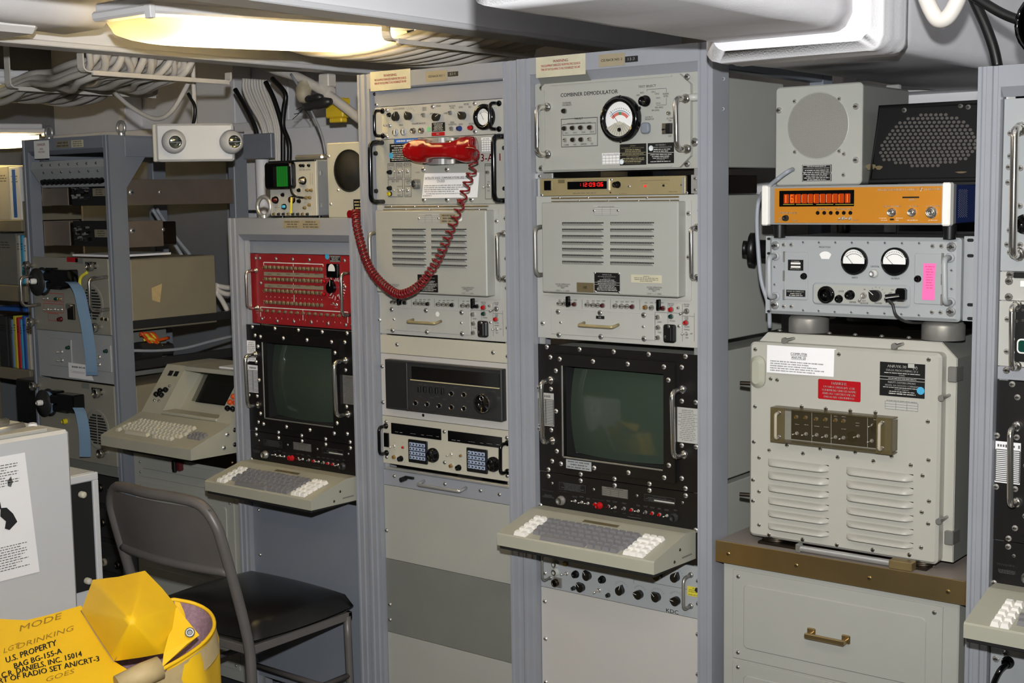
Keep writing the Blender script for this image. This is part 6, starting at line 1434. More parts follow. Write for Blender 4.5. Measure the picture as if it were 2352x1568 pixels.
def tknob(x, v, m, r=.009):
    p = hp(x, v); b = B(); b.lathe([(r, 0), (r*.95, r*1.1), (r*.7, r*1.4), (0, r*1.45)], p, nn, m, 12); obj('selector_knob', b, U)
for x, v, m in ((TX[0]+.045, .44, 'blackgloss'), (TX[0]+.07, .47, 'blackgloss'), (TX[0]+.035, .36, 'blackgloss'), (TX[0]+.062, .36, 'blackgloss'), (TX[1]-.048, .62, 'blackgloss'), (TX[1]-.022, .62, 'blackgloss'), (TX[1]-.05, .50, 'orangetip'), (TX[1]-.024, .50, 'orangetip'), (TX[1]-.052, .39, 'orangetip'), (TX[1]-.026, .39, 'orangetip'), (TX[1]-.05, .27, 'blackgloss'), (TX[1]-.024, .27, 'blackgloss')): tknob(x, v, m)
for x, v in ((TX[0]+.04, .24), (TX[0]+.065, .24), (TX[0]+.078, .56), (TX[1]-.03, .84)): tknob(x, v, 'chrome', .005)
for x in (TX[0]+.045, TX[0]+.075): p = hp(x, .82, .0006); b = B(); b.quad(p+Vector((-.012, 0, 0))-sd*.010, p+Vector((.010, 0, 0))-sd*.010, p+Vector((.010, 0, 0))+sd*.010, p+Vector((-.012, 0, 0))+sd*.010, 'black'); obj('indicator_window', b, U)
# keys
_k = math.atan2(.040, .12); KM = Matrix.Rotation(_k, 4, 'X')
def tkey(x, v, w_, m, nm='key'):
    def fn(b):
        w2 = w_/2; n = b.add([(-w2, -.0078, 0), (w2, -.0078, 0), (w2, .0078, 0), (-w2, .0078, 0), (-w2+.003, -.005, .010), (w2-.003, -.005, .010), (w2-.003, .006, .010), (-w2+.003, .006, .010)])
        for f in ((0, 1, 5, 4), (1, 2, 6, 5), (2, 3, 7, 6), (3, 0, 4, 7), (4, 5, 6, 7)): b.face([n+i for i in f], m)
    obj(nm, cached(('tkey', round(w_, 4), m), fn), U, T((x, -.155+v*math.cos(_k), .853+v*math.sin(_k)+.001)) @ KM)
for r in range(4):
    for i in range(15): tkey(TX[0]+.075+i*.0195+r*.004-(.012 if r > 1 else 0), .044+r*.019, .0172, 'keycream')
tkey(TX[0]+.155, .024, .115, 'keycream', 'space_bar')
for i in range(3): tkey(TX[0]+.048+i*.003, .030+i*.019, .0172, 'keycream')
for i in range(5): tkey(TX[0]+.25+i*.0195, .024, .0172, 'keycream')
for i in range(4):
    for r in range(2): tkey(TX[1]-.075+i*.0165, .052+r*.019, .0150, 'keygrey')
for y, z, m in ((-.02, .875, 'aluminium'), (-.035, .835, 'aluminium'), (.012, .885, 'black'), (.010, .838, 'black')): screw(U, None, 0, .006, m, T((TX[1], y, z)) @ Matrix.Rotation(math.radians(90), 4, 'Z'))
b = B(); b.box(-3.88, -3.42, .47, .64, DZ+.002, .98, 'greylight', .01); obj('equipment_box', b, None, None, 'pale equipment box standing behind the teletype', 'box')
b = B(); a = Vector((-3.45, .33, 1.058)); b.box(-3.52, -3.33, .13, .29, 1.056, 1.062, 'paper', .001); obj('paper_sheet', b, None, None, 'white paper sheet lying on the teletype top', 'paper')

# ================================================================ folding chair
U = thing('folding_chair', 'grey steel chair with black vinyl seat at the red panel rack', 'chair', (-2.96, -.25, 0))
cx0, cx1 = -3.205, -2.735
by = lambda z: -.452-max(0, z-.44)*.26
fr = [(cx1, -.40, .0), (cx1, -.44, .28), (cx1, by(.44), .44), (cx1, by(.70), .70), (cx1-.01, by(.775), .775), (cx1-.05, by(.82), .82), (cx1-.12, by(.832)-.012, .832), ((cx0+cx1)/2, by(.834)-.025, .834), (cx0+.12, by(.832)-.012, .832), (cx0+.05, by(.82), .82), (cx0+.01, by(.775), .775), (cx0, by(.70), .70), (cx0, by(.44), .44), (cx0, -.44, .28), (cx0, -.40, 0)]
b = B(); b.tube(smooth(fr, 5), .0150, 'chairgrey', 10); obj('back_frame', b, U)
b = B()
def bk(u, v):
    z = .645+v*.168; x = cx0+.012+(cx1-cx0-.024)*u; c_ = math.sin(math.pi*u)
    return (x, by(z)-.004-.024*c_, z)
b.grid(10, 6, bk, 'chairgrey'); b.grid(10, 6, lambda u, v: (bk(u, v)[0], bk(u, v)[1]+.004, bk(u, v)[2]), 'chairgrey'); obj('backrest', b, U)
b = B(); b.tube(smooth([(cx0+.004, by(.635), .635), (cx0+.10, by(.635)-.018, .635), ((cx0+cx1)/2, by(.635)-.028, .635), (cx1-.10, by(.635)-.018, .635), (cx1-.004, by(.635), .635)], 4), .013, 'chairgrey', 10); obj('back_rail', b, U)
b = B(); n = 18
def seat(u, v):
    U_, V_ = 2*u-1, 2*v-1; x = (cx0+cx1)/2+U_*.244*math.sqrt(1-.30*V_*V_*abs(U_)**2*.5); y = -.232+V_*.208*math.sqrt(1-.30*U_*U_*abs(V_)**2*.5)
    e = max(abs(U_), abs(V_)); return (x, y, .425+.052*max(0, 1-e**5)**.5+.012*(1-U_*U_)*(1-V_*V_))
b.grid(n, n, seat, 'vinyl'); b.grid(n, n, lambda u, v: (seat(u, v)[0], seat(u, v)[1], .405+.018*max(0, (max(abs(2*u-1), abs(2*v-1))-.8)/.2)), 'vinyl'); obj('seat_cushion', b, U)
b = B(); zz = (.388, .412)
for xa, xb, ya, yb in ((cx0+.006, cx0+.022, -.44, -.05), (cx1-.022, cx1-.006, -.44, -.05), (cx0+.006, cx1-.006, -.066, -.05), (cx0+.006, cx1-.006, -.44, -.424)): b.box(xa, xb, ya, yb, *zz, 'chairgrey', .002)
obj('seat_frame', b, U)
for x in (cx0+.014, cx1-.014):
    b = B(); b.tube(smooth([(x, -.065, .40), (x, -.06, .2), (x, -.05, 0)], 3), .0115, 'chairgrey', 8); obj('front_leg', b, U)
    b = B(); b.tube([(x, -.44, .22), (x, -.06, .22)], .009, 'chairgrey', 8); obj('side_stretcher', b, U)
for y, z in ((-.058, .16), (-.43, .19)): b = B(); b.tube([(cx0+.012, y, z), (cx1-.012, y, z)], .009, 'chairgrey', 8); obj('stretcher', b, U)

# ================================================================ foreground boxes
BX = -2.928; bz = 1.05; byf = -.835
U = thing('equipment_cabinet', 'large light grey cabinet with printed page taped on its side', 'cabinet', (-3.25, -1.3, 0))
b = B(); b.box(-3.60, BX, -1.75, byf, 0, bz, 'boxgrey', .008); obj('body', b, U)
for i, (pa, pb) in enumerate((((-40, 998), (52, 978)), ((-40, 985), (14, 968)))):
    A, C = PZ(pa, bz+.012), PZ(pb, bz+.012); b = B(); b.tube([A, C], .011, 'aluminium', 8); obj('top_bar', b, U)
A, C = PZ((-30, 1006), bz+.004), PZ((98, 986), bz+.004); b = B(); b.box(BX-.075, BX-.012, -1.7, C.y, bz, bz+.010, 'greylight', .002); obj('top_flange', b, U)
c = PZ((75, 982), bz); b = B(); b.lathe([(0, .012), (.010, .012), (.012, .008), (.012, 0)], c, (0, 0, 1), 'white', 14); obj('top_stud', b, U)
# page
XP = BX+.0022
pc = [PX(p, XP) for p in ((56.6, 1038.7), (88.8, 1312))]
yR0, yR1 = pc[0].y, pc[1].y; zt = pc[0].z; zb_ = pc[1].z; yl = yR0-.216
b = B(); b.grid(6, 8, lambda u, v: (XP+.001+.003*(1-v)*(u**3), yl+(yR0-yl)*u+(yR1-yR0)*(1-v), zb_+(zt-zb_)*v), 'paper'); pg = obj('printed_page', b, None, None, 'printed page with a drawing taped to the large grey cabinet', 'notice')
b = B(); rn = random.Random(2); xx = XP+.0046
def bars(z1, z0, rows):
    for i in range(rows):
        z = z1-(z1-z0)*(i+.5)/rows; h = (z1-z0)/rows*.3; y = yl+.02; f = (zt-z)/(zt-zb_); ye = yR0-.025+(yR1-yR0)*f-rn.uniform(0, .02)*(i % 3)
        while y < ye: w_ = rn.uniform(.003, .010); b.quad((xx, y, z-h/2), (xx, min(y+w_, ye), z-h/2), (xx, min(y+w_, ye), z+h/2), (xx, y, z+h/2), 'inkgrey'); y += w_+.0025
bars(zt-.018, zt-.075, 9); bars(zb_+.085, zb_+.022, 10)
obj('lettering', b, pg, kind='stuff')
b = B(); cy = PX((8, 1160), xx).y; cz = PX((8, 1165), xx).z
for P in ([(-.05, .018), (-.035, .03), (-.018, .028), (-.008, .014), (-.006, .0), (-.02, -.012), (-.05, -.005)], [(-.008, .0), (.008, -.002), (.024, -.02), (.034, -.042), (.012, -.058), (.0, -.052), (.004, -.035), (-.01, -.02)], [(.014, .062), (.024, .072), (.028, .058), (.022, .046), (.014, .05)]): n = b.add([(xx, cy+u, cz+v) for u, v in P]); b.face([n+i for i in range(len(P))], 'ink' if P[0][0] < 0 else 'inkgrey')
obj('drawing', b, pg, kind='stuff')
# second box behind
X2 = -3.10; c2 = PX((226, 1083), X2)
U = thing('monitor_case', 'smaller light grey case with dark recessed face beside the large cabinet', 'case', (-3.3, c2.y-.09, 0))
yA, yB = byf+.006, c2.y; b = B(); z2 = c2.z
b.box(-3.55, X2-.012, yA, yB, 0, z2, 'boxgrey', .004); obj('body', b, U)
b = B(); b.box(X2-.012, X2, yA, yB, z2-.022, z2, 'boxgrey', .003); b.box(X2-.012, X2, yB-.018, yB, z2-.30, z2-.02, 'boxgrey', .003); obj('face_frame', b, U)
b = B(); b.box(X2-.014, X2-.008, yA, yB-.016, z2-.32, z2-.02, 'blackmatte'); obj('dark_face', b, U)
for p in ((186, 1135), (199, 1333)): c = PX(p, X2-.006); b = B(); b.lathe([(.009, 0), (.009, .014), (.006, .017), (0, .017)], c, (1, 0, 0), 'keycream', 12); obj('face_knob', b, U)

# ================================================================ yellow bag
U = thing('canvas_bag', 'bright yellow canvas radio bag with black stencil and tan rim', 'bag', (-2.45, -1.1, 0))
def D(x, y, d): r_ = ray(x, y); return CAM+r_*d          # d: distance along the viewing axis
def fan(b, ring, c, m, n=5, bulge=0.0):
    """triangles ring -> centre, subdivided and slightly rounded"""
    for p, q in zip(ring, ring[1:]+ring[:1]):
        p, q = Vector(p), Vector(q); ids = {}
        for i in range(n+1):
            for j in range(n+1-i):
                u, v = i/n, j/n; w_ = 1-u-v; ids[(i, j)] = b.add([c*w_+p*u+q*v])
        for i in range(n):
            for j in range(n-i):
                b.face((ids[(i, j)], ids[(i+1, j)], ids[(i, j+1)]), m, True)
                if i+j < n-1: b.face((ids[(i+1, j)], ids[(i+1, j+1)], ids[(i, j+1)]), m, True)
# flap with the stencil: one flat plane
F1, F2, F3, F4 = D(-70, 1432, 3.02), D(186, 1398, 3.02), D(256, 1518, 2.86), D(-70, 1640, 2.74)
fn = (F2-F1).cross(F3-F1).normalized()
def PF(x, y, o=.0012): d = ray(x, y); p = CAM+d*((F1-CAM).dot(fn)/d.dot(fn)); return p-d.normalized()*o
poly = [PF(x, y, 0) for x, y in ((-90, 1436), (0, 1421), (60, 1424), (110, 1412), (186, 1390), (222, 1450), (262, 1518), (330, 1560), (290, 1680), (-90, 1700))]
b = B(); n = b.add(poly); b.face([n+i for i in range(len(poly))], 'bagyellow'); k = b.add([p-Vector((0, 0, .006))-Vector((.004, 0, 0)) for p in poly])
for i in range(len(poly)): j = (i+1) % len(poly); b.face((n+i, n+j, k+j, k+i), 'bagyellow')
b.face([k+i for i in range(len(poly))][::-1], 'bagyellow'); obj('flap', b, U)
def stencil(b, txt, pl, pr, h, m, up=(-.18, -1)):
    v, f, a, c = text_geo(txt); dx, dy = pr[0]-pl[0], pr[1]-pl[1]
    k = b.add([PF(pl[0]+dx*(q[0]-a)/(c-a)+up[0]*q[1]/.7*h, pl[1]+dy*(q[0]-a)/(c-a)+up[1]*q[1]/.7*h) for q in v])
    for p in f: b.face([k+i for i in p], m)
b = B()
for s, pl, pr, h in (('U.S. PROPERTY', (14, 1522), (130, 1481), 13), ('BAG BG-155-A', (33, 1535), (142, 1499), 12), ('C.R. DANIELS, INC. 15014', (4, 1556), (188, 1506), 12), ('PART OF RADIO SET AN/CRT-3', (-24, 1574), (228, 1517), 12)):
    stencil(b, s, pl, pr, h, 'ink'); stencil(b, s, (pl[0]+1.2, pl[1]+.2), (pr[0]+1.2, pr[1]+.2), h, 'ink')
obj('stencil', b, U, kind='stuff')
b = B()
for s, pl, pr, h in (('MODE', (45, 1450), (140, 1420), 14), ('DRINKING', (40, 1490), (168, 1447), 12), ('LGT', (8, 1500), (44, 1486), 12), ('GOES', (105, 1566), (170, 1545), 11)): stencil(b, s, pl, pr, h, 'scrawl', (.15, -1))
obj('marker_scrawl', b, U, kind='stuff')
# standing corner of the flap
ring = [D(213, 1331, 3.03), D(272, 1324, 3.02), D(333, 1310, 3.01), D(372, 1350, 2.98), D(407, 1393, 2.95), D(396, 1445, 2.90), D(376, 1500, 2.87), D(320, 1510, 2.85), D(262, 1518, 2.84), D(224, 1460, 2.92), D(187, 1402, 3.0), D(200, 1366, 3.02)]
def polar(b, ring, c, m, n=7, sub=4, rad=1.0):
    R_ = []
    for p, q in zip(ring, ring[1:]+ring[:1]):
        for k in range(sub): R_.append(p.lerp(q, k/sub))
    N = len(R_); rows = []; nv = (CAM-c).normalized(); cz = b.add([c+nv*.012])
    for i in range(1, n+1):
        f = (i/n); g = f**rad; rows.append(b.add([c.lerp(p, f)+nv*(.012*(1-f*f)+.020*f*(1-f)) for p in R_]))
    for j in range(N): b.face((cz, rows[0]+(j+1) % N, rows[0]+j), m, True)
    for a_, c_ in zip(rows, rows[1:]):
        for j in range(N): k = (j+1) % N; b.face((a_+j, a_+k, c_+k, c_+j), m, True)
b = B(); polar(b, ring, D(300, 1425, 2.80), 'bagyellow'); fan(b, ring, D(300, 1440, 3.06), 'bagyellow', 3); obj('folded_corner', b, U)
b = B(); b.tube(smooth([D(299, 1430, 2.795), D(284, 1470, 2.815), D(264, 1517, 2.838)], 4), .0012, 'strap', 5); obj('corner_seam', b, U)
b = B(); b.tube(smooth([PF(186, 1402), PF(222, 1460), PF(262, 1520)], 4), .0015, 'strap', 5); obj('seam', b, U)
# body
rim = [D(400, 1378, 3.08), D(448, 1388, 3.10), D(482, 1408, 3.07), D(492, 1440, 3.0), D(470, 1475, 2.93), D(420, 1512, 2.86), D(352, 1552, 2.79), D(300, 1600, 2.72), D(250, 1660, 2.66), D(-90, 1720, 2.70), D(-100, 1480, 3.05), D(190, 1425, 3.08)]
rim = smooth(rim+rim[:1], 4)[:-1]; N = len(rim); ctr = sum(rim, Vector())/N
b = B(); lv = []
for k, (f, z) in enumerate(((1.0, None), (1.02, .06), (1.05, .25), (1.07, .6), (1.02, 1.0))):
    row = []
    for i, p in enumerate(rim):
        q = ctr+(p-ctr)*f; zz = p.z if z is None else p.z*(1-z); row.append((q.x+(.012*math.sin(i*.7+k) if 0 < k else 0), q.y, max(zz, .002)))
    lv.append(b.add(row))
for a, c in zip(lv, lv[1:]):
    for i in range(N): j = (i+1) % N; b.face((a+i, a+j, c+j, c+i), 'bagyellow', True)
b.face([lv[-1]+i for i in range(N)], 'bagyellow'); obj('bag_body', b, U)
b = B(); inner = [ctr+(p-ctr)*.96-Vector((0, 0, .025)) for p in rim]; n = b.add(rim); k = b.add(inner); k2 = b.add([ctr+(p-ctr)*.8-Vector((0, 0, .09)) for p in rim])
for i in range(N):
    j = (i+1) % N; b.face((n+i, n+j, k+j, k+i), 'fleece', True); b.face((k+i, k+j, k2+j, k2+i), 'fleece', True)
b.face([k2+i for i in range(N)], 'fleece'); obj('fleece_lining', b, U)
seg = rim[3:35]
b = B(); n = len(seg); o1 = b.add([ctr+(p-ctr)*1.02-Vector((0, 0, .006)) for p in seg]); o2 = b.add([ctr+(p-ctr)*1.055-Vector((0, 0, .055)) for p in seg])
for i in range(n-1): b.face((o1+i, o1+i+1, o2+i+1, o2+i), 'strap', True)
obj('rim_band', b, U)
b = B(); b.tube([p+Vector((0, 0, .002)) for p in rim], .0045, 'bagyellow', 6, True); obj('rim_binding', b, U)
b = B(); tri = [D(405, 1394, 2.945), D(458, 1458, 2.90), D(430, 1478, 2.87), D(372, 1532, 2.83), D(376, 1500, 2.85)]; n = b.add(tri); b.face([n+i for i in range(5)], 'bagyellow'); obj('side_flap', b, U)
g = D(436, 1452, 2.885); b = B(); nr = (CAM-g).normalized(); b.lathe([(.0045, .001), (.0045, .003), (.010, .003), (.011, 0)], g, nr, 'steel', 18); b.lathe([(0, .0012), (.0046, .0012)], g, nr, 'black', 14); obj('grommet', b, U)
b = B(); b.tube([D(368, 1532, 2.79), D(330, 1548, 2.77), D(270, 1575, 2.74)], [.024, .025, .022], 'strap', 14); obj('strap_roll', b, U)
# ================================================================ the niche between the racks: cabinet, computer, radios
Krt = cr(1640, 150, .30272); Krx = cr(1640, 500, .30272); Kcp = cr(1640, 740, .36987); Kcb = cr(1640, 1200, .30272)
CX = (-1.553, -.957); CY = -.010; CZ = .794
zd = PY(Kcb(143, 362), CY).z; ze = PY(Kcb(138, 1040), CY).z
desk('drawer_cabinet', 'grey drawer cabinet with brass-edged top under the data processing computer', CX, CY, .56, CZ, [(zd, ze+.003, 'h'), (ze-.003, ze-.31, 'h')], 'brass', 'brass')
b = B(); b.box(-1.55, -.957, .63, .645, .3, 1.60, 'charcoal', .002); obj('gap_darkening_board', b, None, None, 'dark board behind the computer and radios', 'board')  # added dark sheet that makes the gaps around the radios dark
# ---- computer
U = thing('computer', 'grey data processing computer with louvred door and red danger plate', 'computer', (-1.27, .3, CZ))
YD = .03; YB = .066
x0, x1 = PY(Kcp(217, 600), YD).x, PY(Kcp(1402, 700), YD).x; a1 = (PY(Kcp(217, 125), YD).z+PY(Kcp(1400, 188), YD).z)/2; a0 = (PY(Kcp(217, 1330), YD).z+PY(Kcp(1380, 1498), YD).z)/2
bx0, bx1 = x0-.004, PY(Kcp(1503, 700), YB).x; bz1 = PY(Kcp(850, 90), YB).z; bz0 = a0+.002
b = B(); c_ = .034; P = [(bx0, bz0), (bx1, bz0), (bx1, bz1-c_), (bx1-c_, bz1), (bx0+c_, bz1), (bx0, bz1-c_)]
b.prism(P, lambda u, v, t: (u, .60+(YB-.60)*t, v), 'greydark', m2='computergrey'); obj('case', b, U)
b = B(); P2 = [(bx0+.001, bz0+.001), (bx1-.001, bz0+.001), (bx1-.001, bz1-c_), (bx1-c_, bz1-.001), (bx0+c_, bz1-.001), (bx0+.001, bz1-c_)]; b.prism(P2, lambda u, v, t: (u, YB-.004*t, v), 'computergrey'); obj('case_front', b, U)
b = B(); b.box(bx0+c_, bx1-c_, YB+.01, .59, bz1, bz1+.0025, 'darksteel'); tp = obj('top_plate', b, U)
for i in range(7): screw(tp, None, 0, .0045, 'steel', T((bx0+c_+.02+i*(bx1-bx0-2*c_-.04)/6, YB+.02, bz1+.0025)) @ Matrix.Rotation(math.radians(-90), 4, 'X'))
b = B(); b.plate(x0, x1, a0, a1, YB-.004, YD, 'computergrey', .012, .006); dr = obj('door', b, U)
S = ((257, 168), (775, 198), (1333, 232), (352, 350), (392, 357), (255, 523), (545, 522), (695, 535), (847, 548), (1003, 560), (1328, 616), (248, 742), (343, 793), (453, 763), (660, 785), (553, 815), (768, 838), (878, 807), (990, 862), (1103, 832), (280, 840), (1332, 855), (1222, 887), (1295, 952), (243, 978), (280, 1050), (243, 1108), (1335, 1110), (1290, 1178), (280, 1257), (1330, 1250), (342, 1317), (550, 1348), (763, 1380), (985, 1412), (1213, 1443), (1286, 1398))
screws(dr, [Kcp(*p) for p in S], YD, .0042, 'chrome')
b = B(); X0, X1, A0, A1 = R4(Kcp(232, 203), Kcp(322, 408), YD); b.plate(X0, X1, A0, A1, YD, YD-.016, 'housing', (X1-X0)/2, .010, 7); obj('dome_cover', b, dr)
def scoop(tl, br):
    X0, X1, A0, A1 = R4(tl, br, YD); w_, h = X1-X0, A1-A0
    def fn(b):
        n = 6; rows = []
        prof = [(h/2*(1-2*i/n)) for i in range(n+1)]
        for i in range(n+1):
            f = i/n; out = .017*math.sin(f*math.pi/2)**.55; r = []
            for j in range(15):
                u = -1+2*j/14; e = (1-abs(u)**8)**.5 if abs(u) < 1 else 0
                r.append((u*w_/2, -out*e, h/2-h*f*.92))
            rows.append(b.add(r))
        for p, q in zip(rows, rows[1:]):
            for j in range(14): b.face((p+j, p+j+1, q+j+1, q+j), 'computergrey', True)
        k = b.add([(-w_/2+w_*j/14, 0, -h/2+.002) for j in range(15)])
        for j in range(14): b.face((rows[-1]+j, rows[-1]+j+1, k+j+1, k+j), 'greydark')
    obj('louver', cached(('scoop', round(w_, 3), round(h, 3)), fn), dr, T(((X0+X1)/2, YD, (A0+A1)/2)))
h0 = R4(Kcp(335, 842), Kcp(712, 932), YD); h1 = R4(Kcp(822, 895), Kcp(1237, 992), YD)
for i in range(6): scoop(Kcp(335, 842+80*i), Kcp(712, 932+80*i)); scoop(Kcp(822, 895+82.5*i), Kcp(1237, 992+82.5*i))
nameplate(dr, Kcp(648, 350), Kcp(910, 496), YD, 'platered', 'inkwhite', [('DANGER', 1.35), ('DO NOT ENERGIZE THIS', 1), ('EQUIPMENT UNLESS FRAME', 1), ('AND ALL EXPOSED METAL', 1), ('PARTS ARE GROUNDED', 1)], name='danger_plate', r=.003, margin=.1)
nameplate(dr, Kcp(1032, 243), Kcp(1308, 475), YD, 'plateblack', 'inkwhite', [('AN/UYK-20      (V)', 1.5), ('DATA PROCESSING SET', 1.2), (None, .6), ('SERIAL', .8), ('-', .5), (None, .5), ('-', .5), ('NAVY DEPARTMENT', 1.2), ('NAVAL SEA SYSTEMS COMMAND', .9), (None, .5), ('SPERRY UNIVAC', .8), (None, .6), (None, .8)])
X0, X1, A0, A1 = R4(Kcp(1207, 256), Kcp(1246, 284), YD); b = B(); b.rect(X0, X1, A0, A1, YD-.002, 'greylight'); obj('blank_tag', b, dr)
b = B(); c = PY(Kcp(1283, 425), YD-.0018); b.disc(c.x, c.z, .0085, c.y, 'skyblue', 20); obj('blue_sticker', b, dr)
table_plate(dr, Kcp(1060, 475), Kcp(1271, 556), YD, 'greylight', 'ink', 3, 3)
# notice
A = [PY(Kcp(*p), YD-.002) for p in ((330, 140), (757, 166), (752, 340), (327, 310))]; b = B(); b.grid(6, 3, lambda u, v: (A[3]*(1-u)+A[2]*u)*(1-v)+(A[0]*(1-u)+A[1]*u)*v+Vector((0, -.003*math.sin(u*4), 0)), 'paper')
nt = obj('paper_notice', b, None, None, 'white typed notice headed COMPUTER on the data processing computer', 'notice'); b = B(); xl, xr, zt, zb_ = A[0].x, A[1].x, A[0].z, A[3].z; W, H = xr-xl, zt-zb_; y = YD-.0055
for s, f0, f1, z in (('COMPUTER', .36, .60, .30), ('AN/UYK-20', .37, .58, .43)): b.text(s, xl+W*f0, xl+W*f1, zt-H*z, H*.09, y, 'ink'); b.rect(xl+W*f0, xl+W*f1, zt-H*(z+.025), zt-H*(z+.015), y, 'ink')
b.fine(xl+W*.06, xr-W*.05, zb_+H*.06, zb_+H*.48, y, 5, 'ink', .5, 'l'); obj('lettering', b, nt, kind='stuff')
# control strip under clear guard
YG = YD-.004; X0, X1, A0, A1 = R4(Kcp(485, 548), Kcp(1060, 775), YD); A1 = PY(Kcp(760, 566), YD).z; A0 = PY(Kcp(760, 752), YD).z
b = B(); b.plate(X0, X1, A0, A1, YD, YG, 'plateblack', .001); cpn = obj('control_strip', b, dr)
for p in ((512, 587), (570, 590), (635, 600), (693, 603), (755, 607), (805, 612)): lamp(cpn, Kcp(*p), YG, .0045, 'nickel', 'amberlamp')
for p in ((515, 688), (572, 692), (638, 698), (697, 705), (755, 712), (805, 716), (895, 705), (985, 640), (980, 735)): toggle(cpn, Kcp(*p), YG, .0045, 200)
knob(cpn, Kcp(860, 708), YG, .012, None, 'blackgloss', .6); knob(cpn, Kcp(1010, 660), YG, .012, None, 'blackgloss', .6)
ik = Ink(YG, 'inkwhite')
for x in (607, 727, 953): ik.line(Kcp(x, 548+(x-480)*.09), Kcp(x, 735+(x-480)*.09), .8)
for x, y in ((515, 633), (573, 636), (638, 645), (697, 650), (755, 583), (805, 586), (805, 662), (890, 625), (890, 642), (1005, 605)): ik.fine(Kcp(x-16, y-5), Kcp(x+16, y+5))
ik.done(cpn)
gx0, gx1 = PY(Kcp(388, 640), YD).x, PY(Kcp(1140, 700), YD).x; g = B(); gy = YD-.030
g.box(gx0, gx1, gy, gy+.003, A0-.006, A1+.006, 'acrylic'); g.box(gx0, gx1, gy, YD, A1+.003, A1+.006, 'acrylicedge'); g.box(gx0, gx1, gy, YD, A0-.006, A0-.003, 'acrylicedge'); g.box(gx0, gx0+.003, gy, YD, A0, A1, 'acrylicedge'); g.box(gx1-.003, gx1, gy, YD, A0, A1, 'acrylicedge'); g.box(gx0, gx0+.036, gy-.001, gy, A0-.006, A1+.006, 'acrylicedge'); g.box(gx1-.036, gx1, gy-.001, gy, A0-.006, A1+.006, 'acrylicedge'); gd = obj('clear_guard', g, dr)
for x in (gx0+.022, gx1-.022):
    g = B(); g.tube(arcpts([(x, gy, A0+.006), (x, gy-.018, A0+.006), (x, gy-.018, A1-.006), (x, gy, A1-.006)], .006), .0038, 'tan', 8); h = obj('guard_handle', g, gd)
    for z in (A0+.006, A1-.006): screw(gd, None, 0, .0045, 'chrome', T((x, gy, z)))
# latch bolts, hinges, base
for p in ((475, 105), (1155, 140), (1445, 460), (1430, 1220)):
    c = PY(Kcp(*p), YD+.01); b = B(); b.cyl((c.x-.002, YB, c.z), (c.x-.002, YD-.012, c.z), .0035, 'steel', 8); b.cyl((c.x-.002, YD-.012, c.z), (c.x-.002, YD-.020, c.z), .0065, 'steel', 10); obj('latch_bolt', b, U)
for p in ((195, 385), (195, 1080)): c = PY(Kcp(*p), YD); b = B(); b.cyl((x0+.0, YD+.02, c.z), (x0-.03, YD+.012, c.z), .005, 'darksteel', 8); obj('latch_bolt', b, U)
for tl, br in (((1462, 272), (1525, 372)), ((1440, 1288), (1500, 1382))): X0, X1, A0, A1 = R4(Kcp(*tl), Kcp(*br), YB-.004); b = B(); b.box(X0, bx1+.003, YB-.014, YB+.03, A0, A1, 'steel', .002); obj('hinge', b, U)
for x in (x0+.055, x1-.045):
    for y in (.055, .5):
        b = B(); n = 46; b.tube([(x+.028*math.cos(i*.55)*(1 if 1 else 0), y+.020*math.sin(i*.55), CZ+.001+.0145*i/n+.003) for i in range(n)], .0028, 'darksteel', 6); obj('spring_mount', b, U)
b = B(); q0, q1 = PY(Kcp(520, 1405), -.004), PY(Kcp(1085, 1490), -.004); zz = CZ+.010; b.cyl((q0.x, .006, zz), (q1.x, .006, zz), .0072, 'aluminium', 12); obj('pull_bar', b, U)
b = B(); b.box(q1.x, q1.x+.052, -.006, .022, CZ+.0005, CZ+.020, 'brassdull', .002); obj('bar_bracket', b, U)
b = B(); b.box(q0.x-.008, q0.x+.004, -.002, .016, CZ+.0005, CZ+.020, 'steel', .002); obj('bar_bracket', b, U)
b = B(); b.box(x0+.03, x1-.02, .02, .58, CZ+.0005, CZ+.006, 'darksteel'); obj('base_plate', b, U)
# ---- radio receiver on isolating mounts
YX = .05
x0, x1 = PY(Krx(392, 450), YX).x, PY(Krx(1878, 450), YX).x; a1 = (PY(Krx(440, 142), YX).z+PY(Krx(1850, 148), YX).z)/2; a0 = (PY(Krx(440, 735), YX).z+PY(Krx(1860, 782), YX).z)/2
U = thing('radio_receiver', 'grey radio receiver with two round meters and a pink note', 'radio', ((x0+x1)/2, .3, a0))
b = B(); b.box(x0+.016, x1-.010, YX+.004, .52, a0+.004, a1-.002, 'greydark', .004); obj('case', b, U)
b = B(); b.plate(x0+.012, x1, a0, a1, YX+.012, YX-.010, 'greyblue', .008, .008); fr = obj('front_panel', b, U); Y = YX-.010
b = B(); b.plate(x0, x0+.016, a0, a1, YX+.004, YX, 'greyblue', .001); e = obj('mounting_ear', b, U)
for y in (160, 270, 610, 710): c = PY(Krx(420, y), YX-.0005); b = B(); b.plate(c.x-.006, c.x+.003, c.z-.003, c.z+.003, YX, YX-.0006, 'blackmatte', .003); obj('slot', b, e)
q0 = PY(Krx(1893, 400), .085).x; q1 = PY(Krx(1978, 400), .085).x; b = B(); b.plate(q0, q1, a0, a1+.002, .089, .085, 'greyblue', .001); e = obj('mounting_ear', b, U)
for y in (170, 288, 660, 765): c = PY(Krx(1945, y), .0845); b = B(); b.plate(c.x-.007, c.x+.007, c.z-.0035, c.z+.0035, .085, .0844, 'blackmatte', .0034); obj('slot', b, e)
handle(fr, Krx(470, 290), Krx(472, 595), Y, .034, .0062, 'greyblue'); handle(fr, Krx(1792, 303), Krx(1797, 640), Y, .034, .0062, 'greyblue')
